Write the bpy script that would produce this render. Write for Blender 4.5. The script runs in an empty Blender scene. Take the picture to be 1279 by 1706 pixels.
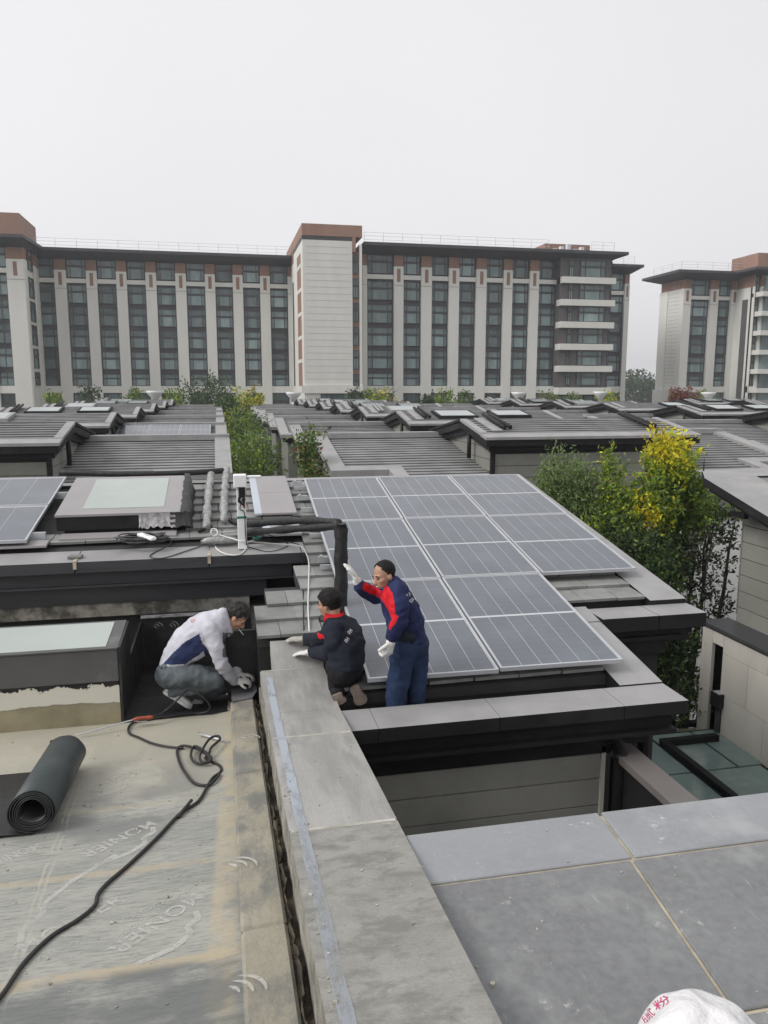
import bpy, math, random
from math import sin, cos, tan, pi, radians as R
from mathutils import Vector, Matrix, noise as mnoise

scene = bpy.context.scene
COL = scene.collection
H = 9.0                                   # eye height above the ground; z below is written relative to the eye
random.seed(7)

# ------------------------------------------------------------------ camera, sky, sun, exposure
F_PX, PITCH, YAW = 1290.0, R(9.0), R(12.0)
cam = bpy.data.cameras.new('camera'); cam_ob = bpy.data.objects.new('camera', cam); COL.objects.link(cam_ob)
cam.sensor_fit = 'HORIZONTAL'; cam.sensor_width = 36.0; cam.lens = 36.0 * F_PX / 1279.0
cam_ob.location = (0, 0, H); cam_ob.rotation_euler = (pi / 2 - PITCH, 0, -YAW)
cam.clip_start = 0.05; cam.clip_end = 3000
scene.camera = cam_ob

HAZE = 0.0008
SUN_EL, SUN_AZ = R(42), R(258)            # azimuth clockwise from +Y: the bright part of the overcast lies to the left
world = bpy.data.worlds.new('World'); scene.world = world; world.use_nodes = True
wn, wl = world.node_tree.nodes, world.node_tree.links
wn.clear()
w_out = wn.new('ShaderNodeOutputWorld'); w_bg = wn.new('ShaderNodeBackground')
w_sky = wn.new('ShaderNodeTexSky'); w_sky.sky_type = 'NISHITA'; w_sky.sun_disc = False
w_sky.sun_elevation = SUN_EL; w_sky.sun_rotation = SUN_AZ; w_sky.dust_density = 6.0; w_sky.air_density = 1.0
w_hsv = wn.new('ShaderNodeHueSaturation'); w_hsv.inputs['Saturation'].default_value = 0.06; w_hsv.inputs['Value'].default_value = 0.8
w_mix = wn.new('ShaderNodeMix'); w_mix.data_type = 'RGBA'; w_mix.inputs[0].default_value = 0.72
w_cl = wn.new('ShaderNodeTexNoise'); w_cl.inputs['Scale'].default_value = 1.3; w_cl.inputs['Detail'].default_value = 3
w_ramp = wn.new('ShaderNodeValToRGB')
w_ramp.color_ramp.elements[0].position = 0.3; w_ramp.color_ramp.elements[0].color = (7.9, 7.92, 8.2, 1)
w_ramp.color_ramp.elements[1].position = 0.75; w_ramp.color_ramp.elements[1].color = (8.75, 8.65, 8.8, 1)
w_tc = wn.new('ShaderNodeTexCoord')
wl.new(w_tc.outputs['Generated'], w_cl.inputs['Vector']); wl.new(w_cl.outputs['Fac'], w_ramp.inputs['Fac'])
wl.new(w_sky.outputs['Color'], w_hsv.inputs['Color']); wl.new(w_hsv.outputs['Color'], w_mix.inputs[6])
w_sep = wn.new('ShaderNodeSeparateXYZ'); wl.new(w_tc.outputs['Generated'], w_sep.inputs[0])      # the cloud deck is a little thinner, brighter, towards the sun's side
w_gr = wn.new('ShaderNodeMath'); w_gr.operation = 'MULTIPLY_ADD'; w_gr.inputs[1].default_value = -0.085; w_gr.inputs[2].default_value = 1.015; wl.new(w_sep.outputs[0], w_gr.inputs[0])
w_mul = wn.new('ShaderNodeVectorMath'); w_mul.operation = 'SCALE'; wl.new(w_ramp.outputs['Color'], w_mul.inputs[0]); wl.new(w_gr.outputs[0], w_mul.inputs['Scale'])
wl.new(w_mul.outputs[0], w_mix.inputs[7]); wl.new(w_mix.outputs[2], w_bg.inputs['Color'])
w_bg.inputs['Strength'].default_value = 0.1; wl.new(w_bg.outputs[0], w_out.inputs['Surface'])

sun = bpy.data.lights.new('sun', 'SUN'); sun.energy = 1.4; sun.angle = R(25); sun.color = (1.0, 0.975, 0.94)
sun_ob = bpy.data.objects.new('sun', sun); COL.objects.link(sun_ob)
sd = Vector((sin(SUN_AZ) * cos(SUN_EL), cos(SUN_AZ) * cos(SUN_EL), sin(SUN_EL)))
sun_ob.rotation_euler = sd.to_track_quat('Z', 'Y').to_euler(); sun_ob.location = (0, -20, 60)

vs = scene.view_settings
vs.view_transform = 'Standard'; vs.look = 'None'; vs.exposure = 0.36; vs.gamma = 1.0; vs.use_curve_mapping = False
try:
    scene.cycles.use_denoising = True
    scene.cycles.max_bounces = 6; scene.cycles.diffuse_bounces = 3; scene.cycles.glossy_bounces = 3
    scene.cycles.transparent_max_bounces = 8; scene.cycles.caustics_reflective = False; scene.cycles.caustics_refractive = False
except Exception:
    pass

# ------------------------------------------------------------------ helpers: survey of the place (pixel ray met with a known plane)
def ray(x, y):
    r, u, f = x - 639.5, 853.0 - y, F_PX
    fw = f * cos(PITCH) + u * sin(PITCH); up = u * cos(PITCH) - f * sin(PITCH)
    return Vector((fw * sin(YAW) + r * cos(YAW), fw * cos(YAW) - r * sin(YAW), up)) / fw
def aY(x, y, Y): r = ray(x, y); return r * (Y / r.y)
def aZ(x, y, z): r = ray(x, y); return r * (z / r.z)
def aX(x, y, X): r = ray(x, y); return r * (X / r.x)
def aP(x, y, p0, n): r = ray(x, y); return r * (n.dot(p0) / n.dot(r))

# ------------------------------------------------------------------ helpers: meshes and objects
ORG = {}                                  # object name -> where its mesh's zero lies in the world
class MB:
    def __init__(s): s.v = []; s.f = []; s.m = []; s.sm = []
    def add(s, vs, fs, m=0, smooth=False):
        o = len(s.v); s.v += [tuple(p) for p in vs]
        for f in fs: s.f.append(tuple(i + o for i in f)); s.m.append(m); s.sm.append(smooth)
        return s
    def quad(s, a, b, c, d, m=0): return s.add([a, b, c, d], [(0, 1, 2, 3)], m)
    def box(s, x0, x1, y0, y1, z0, z1, m=0):
        v = [(x0, y0, z0), (x1, y0, z0), (x1, y1, z0), (x0, y1, z0), (x0, y0, z1), (x1, y0, z1), (x1, y1, z1), (x0, y1, z1)]
        return s.add(v, [(3, 2, 1, 0), (4, 5, 6, 7), (0, 1, 5, 4), (1, 2, 6, 5), (2, 3, 7, 6), (3, 0, 4, 7)], m)
    def hexa(s, bot, top, m=0):
        n = len(bot)
        fs = [tuple(reversed(range(n))), tuple(range(n, 2 * n))] + [(i, (i + 1) % n, n + (i + 1) % n, n + i) for i in range(n)]
        return s.add(list(bot) + list(top), fs, m)
    def slab(s, top, th, m=0):
        """a slab under a polygon (counter-clockwise from above), th thick straight down"""
        return s.hexa([(p[0], p[1], p[2] - th) for p in top], top, m)
    def tube(s, pts, r, n=8, m=0, cap=True, smooth=True, sec=None):
        pts = [Vector(p) for p in pts]; k = len(pts)
        rs = r if isinstance(r, (list, tuple)) else [r] * k
        vs, fs = [], []
        t0 = (pts[1] - pts[0]).normalized()
        ref = Vector((0, 0, 1)) if abs(t0.z) < .9 else Vector((1, 0, 0))
        u = t0.cross(ref).normalized()
        for i in range(k):
            t = ((pts[min(i + 1, k - 1)] - pts[max(i - 1, 0)])).normalized()
            u = (u - t * u.dot(t)).normalized(); w = t.cross(u)
            for j in range(n):
                a = 2 * pi * j / n
                vs.append(pts[i] + (u * cos(a) + w * sin(a)) * rs[i])
        for i in range(k - 1):
            for j in range(n):
                fs.append((i * n + j, i * n + (j + 1) % n, (i + 1) * n + (j + 1) % n, (i + 1) * n + j))
        if cap: fs.append(tuple(reversed(range(n)))); fs.append(tuple(range((k - 1) * n, k * n)))
        return s.add(vs, fs, m, smooth)
    def loft(s, rings, m=0, cap=True, smooth=True):
        n = len(rings[0]); vs = [p for r in rings for p in r]; fs = []
        for i in range(len(rings) - 1):
            for j in range(n):
                fs.append((i * n + j, i * n + (j + 1) % n, (i + 1) * n + (j + 1) % n, (i + 1) * n + j))
        if cap: fs.append(tuple(reversed(range(n)))); fs.append(tuple(range((len(rings) - 1) * n, len(rings) * n)))
        return s.add(vs, fs, m, smooth)
    def mesh(s, name, mats, off=(0, 0, 0), zadd=H):
        me = bpy.data.meshes.new(name)
        me.from_pydata([(x - off[0], y - off[1], z + zadd - off[2]) for x, y, z in s.v], [], s.f)
        for m in (mats if isinstance(mats, (list, tuple)) else [mats]): me.materials.append(m)
        me.polygons.foreach_set('material_index', s.m); me.polygons.foreach_set('use_smooth', s.sm)
        me.update(); return me
    def build(s, name, mats, parent=None, loc=None, bevel=0, zadd=H):
        """ONE object. parent: its thing (or part); loc: origin for a thing that is one mesh"""
        off = ORG[parent.name] if parent is not None else (loc or (0, 0, 0))
        me = s.mesh(name, mats, off, zadd)
        o = bpy.data.objects.new(name, me); COL.objects.link(o)
        if parent is not None: o.parent = parent
        else: o.location = off
        ORG[o.name] = off
        if bevel:
            b = o.modifiers.new('bevel', 'BEVEL'); b.width = bevel; b.segments = 1; b.limit_method = 'ANGLE'
        return o
def thing(name, label, cat, loc=(0, 0, 0), group=None):
    """an Empty at the thing's base (loc in world metres) that parents its parts"""
    o = bpy.data.objects.new(name, None); COL.objects.link(o); o.location = loc; o.empty_display_size = .2
    ORG[o.name] = tuple(loc); return tag(o, label, cat, group)
def tag(o, label=None, cat=None, group=None, kind=None):
    if label: o['label'] = label
    if cat: o['category'] = cat
    if group: o['group'] = group
    if kind: o['kind'] = kind
    return o
def inst(name, mesh, parent, loc, rot=None):
    o = bpy.data.objects.new(name, mesh); COL.objects.link(o); o.parent = parent; o.location = loc
    if rot: o.rotation_euler = rot
    ORG[o.name] = ORG[parent.name]
    return o
CH = {}
def copy_tree(o, parent=None):
    c = o.copy(); COL.objects.link(c)
    if parent is not None: c.parent = parent
    for k in KIDS.get(o.name, ()): copy_tree(k, c)
    return c
KIDS = {}
def index_kids():
    KIDS.clear()
    for o in COL.objects:
        if o.parent is not None: KIDS.setdefault(o.parent.name, []).append(o)

# ------------------------------------------------------------------ materials
def new_mat(name):
    m = bpy.data.materials.new(name); m.use_nodes = True
    nt = m.node_tree; return m, nt.nodes, nt.links, nt.nodes['Principled BSDF']
def mth(n, l, op, a, b=None, c=None):
    x = n.new('ShaderNodeMath'); x.operation = op
    for i, q in enumerate((a, b, c)):
        if q is None: continue
        if isinstance(q, (int, float)): x.inputs[i].default_value = q
        else: l.new(q, x.inputs[i])
    return x.outputs[0]
def mixc(n, l, f, a, b, mode='MIX'):
    x = n.new('ShaderNodeMix'); x.data_type = 'RGBA'; x.blend_type = mode
    for i, q in ((0, f), (6, a), (7, b)):
        if isinstance(q, (int, float)): x.inputs[i].default_value = q
        elif isinstance(q, (tuple, list)): x.inputs[i].default_value = (*q[:3], 1)
        else: l.new(q, x.inputs[i])
    return x.outputs[2]
def noise_(n, l, vec, scale, detail=5, rough=.6, dist=0):
    x = n.new('ShaderNodeTexNoise'); x.inputs['Scale'].default_value = scale; x.inputs['Detail'].default_value = detail
    x.inputs['Roughness'].default_value = rough; x.inputs['Distortion'].default_value = dist
    l.new(vec, x.inputs['Vector']); return x.outputs['Fac']
def ramp_(n, l, f, p0, p1):
    x = n.new('ShaderNodeMapRange'); x.interpolation_type = 'SMOOTHSTEP'; x.inputs[1].default_value = p0; x.inputs[2].default_value = p1
    l.new(f, x.inputs[0]); return x.outputs[0]
def vec_(n, l, stretch=(1, 1, 1)):
    g = n.new('ShaderNodeNewGeometry'); mp = n.new('ShaderNodeMapping'); mp.inputs['Scale'].default_value = stretch
    l.new(g.outputs['Position'], mp.inputs['Vector']); return mp.outputs['Vector']
def PBR(name, col, rough=.6, var=.15, scale=3., bump=.15, bscale=40., metal=0., spec=.5, stain=None, stain_at=(.5, .7), stain_scale=1.2,
        stretch=(1, 1, 1), rnd=0., coat=0., fine=0., bdist=.01, rvar=.0, chips=None):
    m, n, l, b = new_mat(name)
    v = vec_(n, l, stretch)
    f = noise_(n, l, v, scale)
    lo = tuple(max(0, c * (1 - var)) for c in col); hi = tuple(min(1, c * (1 + var)) for c in col)
    c = mixc(n, l, ramp_(n, l, f, .3, .7), lo, hi)
    if fine:
        c = mixc(n, l, fine, c, mixc(n, l, noise_(n, l, v, scale * 23, 3), tuple(x * .45 for x in col), tuple(min(1, x * 1.5) for x in col)))
    if stain:
        c = mixc(n, l, ramp_(n, l, noise_(n, l, v, stain_scale, 7, .65), *stain_at), c, stain)
    if chips:
        c = mixc(n, l, mth(n, l, 'MULTIPLY', mth(n, l, 'MULTIPLY', ramp_(n, l, noise_(n, l, v, 3.1, 2), .58, .68), ramp_(n, l, noise_(n, l, v, 17, 6, .7), .56, .66)), .8), c, chips)
        c = mixc(n, l, mth(n, l, 'MULTIPLY', ramp_(n, l, noise_(n, l, vec_(n, l, (9, 1.4, 1)), 3.3, 6, .75, .8), .6, .72), .3), c, chips)
    if rnd:
        oi = n.new('ShaderNodeObjectInfo')
        c = mixc(n, l, 1.0, c, mixc(n, l, oi.outputs['Random'], (1 - rnd,) * 3, (1 + rnd,) * 3), 'MULTIPLY')
    l.new(c, b.inputs['Base Color'])
    b.inputs['Roughness'].default_value = rough; b.inputs['Metallic'].default_value = metal
    b.inputs['Specular IOR Level'].default_value = spec; b.inputs['Coat Weight'].default_value = coat; b.inputs['Coat Roughness'].default_value = .08
    if rvar:
        l.new(mth(n, l, 'MULTIPLY_ADD', noise_(n, l, v, scale * 1.7, 4), rvar * 2, rough - rvar), b.inputs['Roughness'])
    if bump:
        bp = n.new('ShaderNodeBump'); bp.inputs['Strength'].default_value = bump; bp.inputs['Distance'].default_value = bdist
        l.new(noise_(n, l, v, bscale, 4), bp.inputs['Height']); l.new(bp.outputs['Normal'], b.inputs['Normal'])
    return m

M = {}
M['coping'] = PBR('zinc coping', (.285, .28, .278), .5, .12, 2.2, .08, 60, stain=(.34, .335, .32), stain_at=(.5, .75), fine=.12, rvar=.1)
M['coping_dark'] = PBR('dark fascia metal', (.017, .0165, .017), .6, .2, 2, .05, 30, spec=.18, stain=(.032, .032, .035), stain_scale=.8)
M['slab'] = PBR('blue grey stone slab', (.178, .182, .184), .5, .2, 1.1, .2, 70, stain=(.255, .26, .255), stain_at=(.48, .7), stain_scale=3.2, fine=.6, rvar=.16, chips=(.5, .5, .48))
M['slab_edge'] = PBR('paler stone slab', (.255, .262, .274), .46, .1, 1.5, .1, 70, stain=(.33, .335, .34), stain_at=(.5, .75), stain_scale=2.0, fine=.2, chips=(.55, .55, .53))
M['grout'] = PBR('tan grout', (.42, .37, .28), .9, .25, 8, .4, 60)
M['tile'] = PBR('grey slate tile', (.235, .238, .228), .62, .18, 5, .2, 60, stain=(.31, .31, .29), stain_at=(.55, .75), rnd=.14, fine=.25)
M['tile_far'] = PBR('weathered grey tile', (.198, .198, .197), .65, .18, 1.5, .1, 30, stain=(.255, .255, .252), stain_scale=.6, rnd=.1)
M['riser_shade'] = PBR('painted shade on tile risers', (.05, .05, .05), .8)  # shade under each tile course, put into the riser colour
M['underlay'] = PBR('dark roof underlay', (.03, .03, .03), .8)
M['siding_lightened'] = PBR('lightened grey siding board', (.30, .298, .27), .7, .08, 2, .15, 90, fine=.2, rnd=.05, stain=(.22, .22, .2), stain_at=(.55, .8))  # same siding, colour raised to make up for the dim light well
M['siding'] = PBR('olive grey siding board', (.215, .213, .187), .7, .08, 2, .15, 90, fine=.15, rnd=.06, stain=(.16, .16, .145), stain_at=(.55, .8))
M['siding_gap'] = PBR('dark joint', (.02, .02, .02), .9)
M['stone'] = PBR('cream stone panel', (.62, .59, .53), .7, .07, 1.5, .08, 60, rnd=.06, fine=.08, stain=(.52, .48, .42), stain_at=(.55, .85), stretch=(1, 1, .3))
M['fascia_grey'] = PBR('grey blue fascia metal', (.055, .056, .061), .5, .2, 1.5, .05, 30, spec=.35, stain=(.05, .05, .052), stain_scale=1.5, stretch=(.4, 1, 3))
M['black'] = PBR('black painted metal', (.010, .010, .011), .55, .3, 3, .05, 30, spec=.2)
M['pipe'] = PBR('dark brown pipe', (.014, .0125, .0125), .5, .2, 3, .05, 30, spec=.25)
M['glass_green'] = PBR('greenish laminated glass', (.36, .405, .375), .16, .06, .8, 0, 30, spec=.5, stain=(.4, .45, .41), stain_at=(.45, .8), stain_scale=1.0)
M['ground'] = PBR('paving and soil', (.16, .155, .13), .9, .25, .4, .2, 10, stain=(.06, .085, .04), stain_at=(.45, .6), stain_scale=.12)

# ------------------------------------------------------------------ ground
gb = MB(); gb.quad((-1500, -400, 0), (1500, -400, 0), (1500, 2500, 0), (-1500, 2500, 0))
tag(gb.build('ground', M['ground'], zadd=0), kind='structure', label='paved and planted ground between the houses')

# ------------------------------------------------------------------ villas in rows
PT = tan(R(9.8))
WS, WB, LA, LB = 4.15, 5.5, 4.25, 5.3
VW = 2 * WS + WB
ZR = H - 1.3                                  # ridge height of a villa's side roof
def courses(mb, x0, x1, y0, y1, zf, step=.255, m=0, lip=.027):
    k = max(1, round((y1 - y0) / step)); d = (y1 - y0) / k
    for i in range(k):
        a, b = y0 + i * d, y0 + (i + 1) * d
        mb.quad((x0, a, zf(a) + lip), (x1, a, zf(a) + lip), (x1, b, zf(b)), (x0, b, zf(b)), m)
        mb.quad((x0, a, zf(a)), (x1, a, zf(a)), (x1, a, zf(a) + lip - .012), (x0, a, zf(a) + lip - .012), 1); mb.quad((x0, a, zf(a) + lip - .012), (x1, a, zf(a) + lip - .012), (x1, a, zf(a) + lip), (x0, a, zf(a) + lip), m)
def side_roof(root, flip):
    fx = (lambda x: VW - x) if flip else (lambda x: x)
    def bx(mb, xa, xb, ya, yb, zt, th, m=0):          # sloped slab between y lines, top height zt(y)
        xs = sorted((fx(xa), fx(xb)))
        mb.slab([(xs[0], ya, zt(ya)), (xs[1], ya, zt(ya)), (xs[1], yb, zt(yb)), (xs[0], yb, zt(yb))], th, m)
    pl = lambda y: ZR + y * PT
    t = MB()
    xs = sorted((fx(.42), fx(1.5))); courses(t, xs[0], xs[1], -LA + .6, -.5, lambda y: pl(y) - .1)
    xs = sorted((fx(1.5), fx(WS))); courses(t, xs[0], xs[1], -LB + .6, -.5, lambda y: pl(y) - .1)
    tag(t.build('tile_courses', [M['tile_far'], M['riser_shade']], root, zadd=0), kind='stuff')
    c = MB(); bx(c, 0, WS - .02, -.5, 0, lambda y: ZR, .16); c.build('ridge_coping', M['coping'], root, zadd=0)
    c = MB(); bx(c, 0, .42, -LA, -.5, pl, .16); c.build('verge_coping', M['coping'], root, zadd=0)
    c = MB(); bx(c, .42, 1.5, -LA, -LA + .4, pl, .16); c.build('eave_coping', M['coping'], root, zadd=0)
    c = MB(); bx(c, 1.5, 1.9, -LB, -LA + .4, pl, .16); c.build('verge_coping', M['coping'], root, zadd=0)
    c = MB(); bx(c, 1.9, WS - .02, -LB, -LB + .4, pl, .16); c.build('eave_coping', M['coping'], root, zadd=0)
    d = MB()                                          # dark stepped fascia and the gutter floor under the copings
    bx(d, .12, WS - .03, -LA + .12, -.1, lambda y: pl(y) - .164, .22)
    bx(d, 1.62, WS - .03, -LB + .12, -LA + .1, lambda y: pl(y) - .168, .22)
    d.build('fascia', M['coping_dark'], root, zadd=0)
    w = MB(); xs = sorted((fx(.35), fx(WS - .05)))
    w.hexa([(xs[0], -LA + .35, 0), (xs[1], -LA + .35, 0), (xs[1], -.12, 0), (xs[0], -.12, 0)],
           [(xs[0], -LA + .35, pl(-LA + .35) - .39), (xs[1], -LA + .35, pl(-LA + .35) - .39), (xs[1], -.12, pl(-.12) - .39), (xs[0], -.12, pl(-.12) - .39)])
    xs = sorted((fx(1.85), fx(WS - .06)))
    w.hexa([(xs[0], -LB + .35, 0), (xs[1], -LB + .35, 0), (xs[1], -LA + .348, 0), (xs[0], -LA + .348, 0)],
           [(xs[0], -LB + .35, pl(-LB + .35) - .395), (xs[1], -LB + .35, pl(-LB + .35) - .395), (xs[1], -LA + .348, pl(-LA + .348) - .395), (xs[0], -LA + .348, pl(-LA + .348) - .395)])
    w.build('wall', M['siding'], root, zadd=0)
EY, RY, BY = -4.95, -2.75, .5                         # block: front eave, ridge, rear eave
ZE, ZG = H - 1.2, H - .83
BA, BB = WS, WS + WB
def block(root):
    fr = lambda y: ZE + (y - EY) * (ZG - ZE) / (RY - EY)
    bk = lambda y: ZG + (y - RY) * (ZR + .02 - ZG) / (BY - RY)
    x0, x1 = BA - .3, BB + .3
    def sl(mb, xa, xb, ya, yb, zf, dz, th):
        mb.slab([(xa, ya, zf(ya) + dz), (xb, ya, zf(ya) + dz), (xb, yb, zf(yb) + dz), (xa, yb, zf(yb) + dz)], th)
    t = MB(); courses(t, x0 + .2, x1 - .2, EY + .45, RY, lambda y: fr(y) - .02)
    sl(t, x0 + .2, x1 - .2, RY, BY - .3, bk, 0, .05)
    tag(t.build('tile_courses', [M['tile_far'], M['riser_shade']], root, zadd=0), kind='stuff')
    c = MB(); sl(c, x0, x1, EY, EY + .45, fr, .0, .07); c.build('eave_coping', M['coping'], root, zadd=0)
    for xa, xb in ((x0, x0 + .2), (x1 - .2, x1)):
        c = MB(); sl(c, xa, xb, EY + .45, RY, fr, .02, .07); c.build('verge_coping', M['coping'], root, zadd=0)
        c = MB(); sl(c, xa, xb, RY, BY, bk, .02, .07); c.build('verge_coping', M['coping_dark'], root, zadd=0)
    d = MB()                                          # two dark steps under the roof edge
    sl(d, x0 + .03, x1 - .03, EY + .04, RY, fr, -.073, .17); sl(d, x0 + .03, x1 - .03, RY, BY - .04, bk, -.073, .17)
    sl(d, x0 + .16, x1 - .16, EY + .2, RY, fr, -.245, .16); sl(d, x0 + .16, x1 - .16, RY, BY - .2, bk, -.245, .16)
    d.build('fascia', M['coping_dark'], root, zadd=0)
    ya, yb = EY + .32, BY - .35
    w = MB()
    prof = [(ya, 0), (yb, 0), (yb, bk(yb) - .4), (RY, ZG - .4), (ya, fr(ya) - .4)]
    w.hexa([(BA, y, z) for y, z in prof], [(BB, y, z) for y, z in prof])
    w.build('wall', M['siding_gap'], root, zadd=0)
    # siding boards: front wall and both gables, each board its own piece
    z = ZE - .42; bh = .31; me = None
    for i in range(9):
        zt = ZE - .46 - i * bh
        if me is None:
            b = MB(); b.box(0, WB - .02, -.025, 0, -bh + .014, 0); me = b.mesh('siding_board', M['siding'], zadd=0)
        inst('siding_board', me, root, (BA + .01, ya, zt))
    for sgn, X in ((-1, BA), (1, BB)):
        for i in range(5):
            zt = ZE - .30 - i * bh + .31; zb = zt - bh + .014
            def span(zz):                             # y-range of the gable under the fascia at height zz, above the side roof
                lo = ya + .0; hi = yb
                if zz > fr(ya) - .4: lo = EY + (zz + .4 - ZE) * (RY - EY) / (ZG - ZE)
                if zz > bk(yb) - .4: hi = RY + (zz + .4 - ZG) * (BY - RY) / (ZR + .02 - ZG)
                if zz > ZG - .41: lo = hi = RY
                hi2 = (zz - ZR + .12) / PT
                return lo, max(lo, min(hi, hi2 if zz < ZR - .05 else hi))
            a, bb = span(zb), span(zt)
            if a[1] - a[0] < .05: continue
            b = MB(); xx = sorted((X, X + sgn * .025))
            b.hexa([(xx[0], a[0], zb), (xx[1], a[0], zb), (xx[1], a[1], zb), (xx[0], a[1], zb)],
                   [(xx[0], bb[0], zt), (xx[1], bb[0], zt), (xx[1], bb[1], zt), (xx[0], bb[1], zt)])
            b.build('siding_board', M['siding'], root, zadd=0)
        p = MB(); xx = X + sgn * .2
        p.tube([(xx, RY - .55, ZG - .36), (xx, RY - .55, ZR + (RY - .55) * PT)], .06, 8); p.build('downpipe', M['pipe'], root, zadd=0)
    for X in (BA, BB):
        p = MB(); p.box(X - .055, X + .055, ya - .06, ya + .05, 0, ZE - .41); p.build('corner_post', M['coping_dark'], root, zadd=0)
def roof_extras(root, kind):
    fr = lambda y: ZE + (y - EY) * (ZG - ZE) / (RY - EY)
    def sky_(x0, x1, y0, y1, name='skylight'):
        s = MB(); s.hexa([(x0, y0, fr(y0) - .02), (x1, y0, fr(y0) - .02), (x1, y1, fr(y1) - .02), (x0, y1, fr(y1) - .02)],
                         [(x0, y0, fr(y0) + .11), (x1, y0, fr(y0) + .11), (x1, y1, fr(y1) + .09), (x0, y1, fr(y1) + .09)])
        o = s.build(name, M['coping_dark'] if kind % 2 else M['coping'], root, zadd=0)
        g = MB(); q = lambda y: fr(y) + .115 + (y - y0) / (y1 - y0) * -.02
        g.slab([(x0 + .1, y0 + .1, q(y0 + .1)), (x1 - .1, y0 + .1, q(y0 + .1)), (x1 - .1, y1 - .1, q(y1 - .1)), (x0 + .1, y1 - .1, q(y1 - .1))], .02)
        g.build('glass_pane', M['sky_glass'], o, zadd=0)
    if kind in (0, 1, 2): sky_(BA + 1.0, BA + 2.5, EY + .75, RY - .25)
    if kind in (1, 3): sky_(BB - 2.3, BB - .9, EY + .8, RY - .3)
    for xx in (BA + .45, BA + .62, BB - .85, BB - .68)[slice(0, 4) if kind == 4 else (slice(2, 4) if kind == 3 else slice(0, 2))]:
        p = MB(); p.tube([(xx, y, fr(y) + .1) for y in (EY + .7, EY + 1.2, RY - .3, RY + .2)], .055, 8)
        p.build('roof_pipe', M['pipe'] if kind != 2 else M['foil'], root, zadd=0)
    s = MB(); s.slab([(BA + .1, EY + .6, fr(EY + .6) + .04), (BA + .38, EY + .6, fr(EY + .6) + .04), (BA + .38, RY, fr(RY) + .04), (BA + .1, RY, fr(RY) + .04)], .03)
    s.build('flashing_sheet', M['coping'], root, zadd=0)
M['sky_glass'] = PBR('roof window glass', (.33, .36, .36), .12, .05, 1, 0, 30)
M['foil'] = PBR('grey foil pipe wrap', (.33, .33, .32), .45, .35, 14, .8, 22, metal=.25, bdist=.02)
VNAME = {}
protos = []
for kind in range(5):
    r = thing('villa', 'x', 'house', (0, 0, 0), 'villas in rows behind the solar panel house')
    side_roof(r, False); side_roof(r, True); block(r); roof_extras(r, kind); protos.append(r)
index_kids()
used = set()
def place_villa(kind, x_left, y_ridge, label, dz=0):
    r = protos[kind] if kind not in used else copy_tree(protos[kind])
    used.add(kind); r.location = (x_left, y_ridge, dz); r['label'] = label; return r
XL, XR = 2.75, 0.3 - VW
VILLAS = [
 (4, XL, 23.6, 'dark eaved villa directly behind the solar roof with long siding wall under its eave'),
 (1, XL, 31.6, 'villa in the second row on the far side of the alley trees'),
 (2, XL, 39.8, 'villa in the third row to the right of the alley trees'),
 (1, XL, 47.2, 'villa in the fourth row to the right of the alley trees'),
 (0, XL, 54.4, 'villa in the fifth row to the right of the alley trees'),
 (1, XL, 62.0, 'villa in the sixth row to the right of the alley trees'),
 (2, XL, 69.5, 'villa in the row nearest the apartment tower'),
 (2, XR, 23.7, 'ribbed grey roof villa behind the skylight with pipes at its gable'),
 (0, XR, 32.1, 'villa with a solar array on its roof left of the alley trees'),
 (1, XR, 41.0, 'villa in the third row left of the alley trees'),
 (0, XR, 50.5, 'villa in the fourth row left of the alley trees'),
 (1, XR, 60.5, 'villa in the fifth row left of the alley trees'),
 (2, XR, 69.5, 'villa left of the alley closest to the apartment block'),
]
XR2, XL2, XL3 = XL + VW + 2.6, XR - VW - 2.4, XL + 2 * VW + 5.2
VILLAS += [
 (3, XL + VW + 2.0, 30.6, 'villa with two roof windows showing right of the long siding wall'),
 (1, XR2, 38.8, 'low gabled villa in front of the gap between the apartment blocks'),
 (3, XR2, 46.6, 'villa in front of the striped balcony end of the apartment block'),
 (0, XR2, 54.0, 'villa in the fifth row below the right wing piers of the apartments'),
 (1, XR2, 62.0, 'villa with pale roof lights below the right wing of the apartments'),
 (2, XR2, 69.5, 'farthest villa below the right wing of the apartments'),
 (0, XL3, 39.5, 'villa at the right margin under the second apartment block'),
 (1, XL3, 47.5, 'villa below the corner of the second apartment block'),
 (3, XL3, 55.5, 'villa roof below the red leaved tree'),
 (1, XL3, 63.5, 'villa between the treeline and the second apartment block'),
 (0, XL3 + VW + 2.6, 57.0, 'far villa under the terracotta penthouse of the second block'),
 (0, XL2, 34.5, 'villa at the left margin in the second row'),
 (1, XL2, 43.5, 'villa at the left margin in the third row'),
 (2, XL2, 53.0, 'villa at the left margin below the corner pier of the apartments'),
 (0, XL2, 63.0, 'villa at the left margin farthest from the solar roof'),
]
villa_objs = [place_villa(*v) for v in VILLAS]

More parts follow.
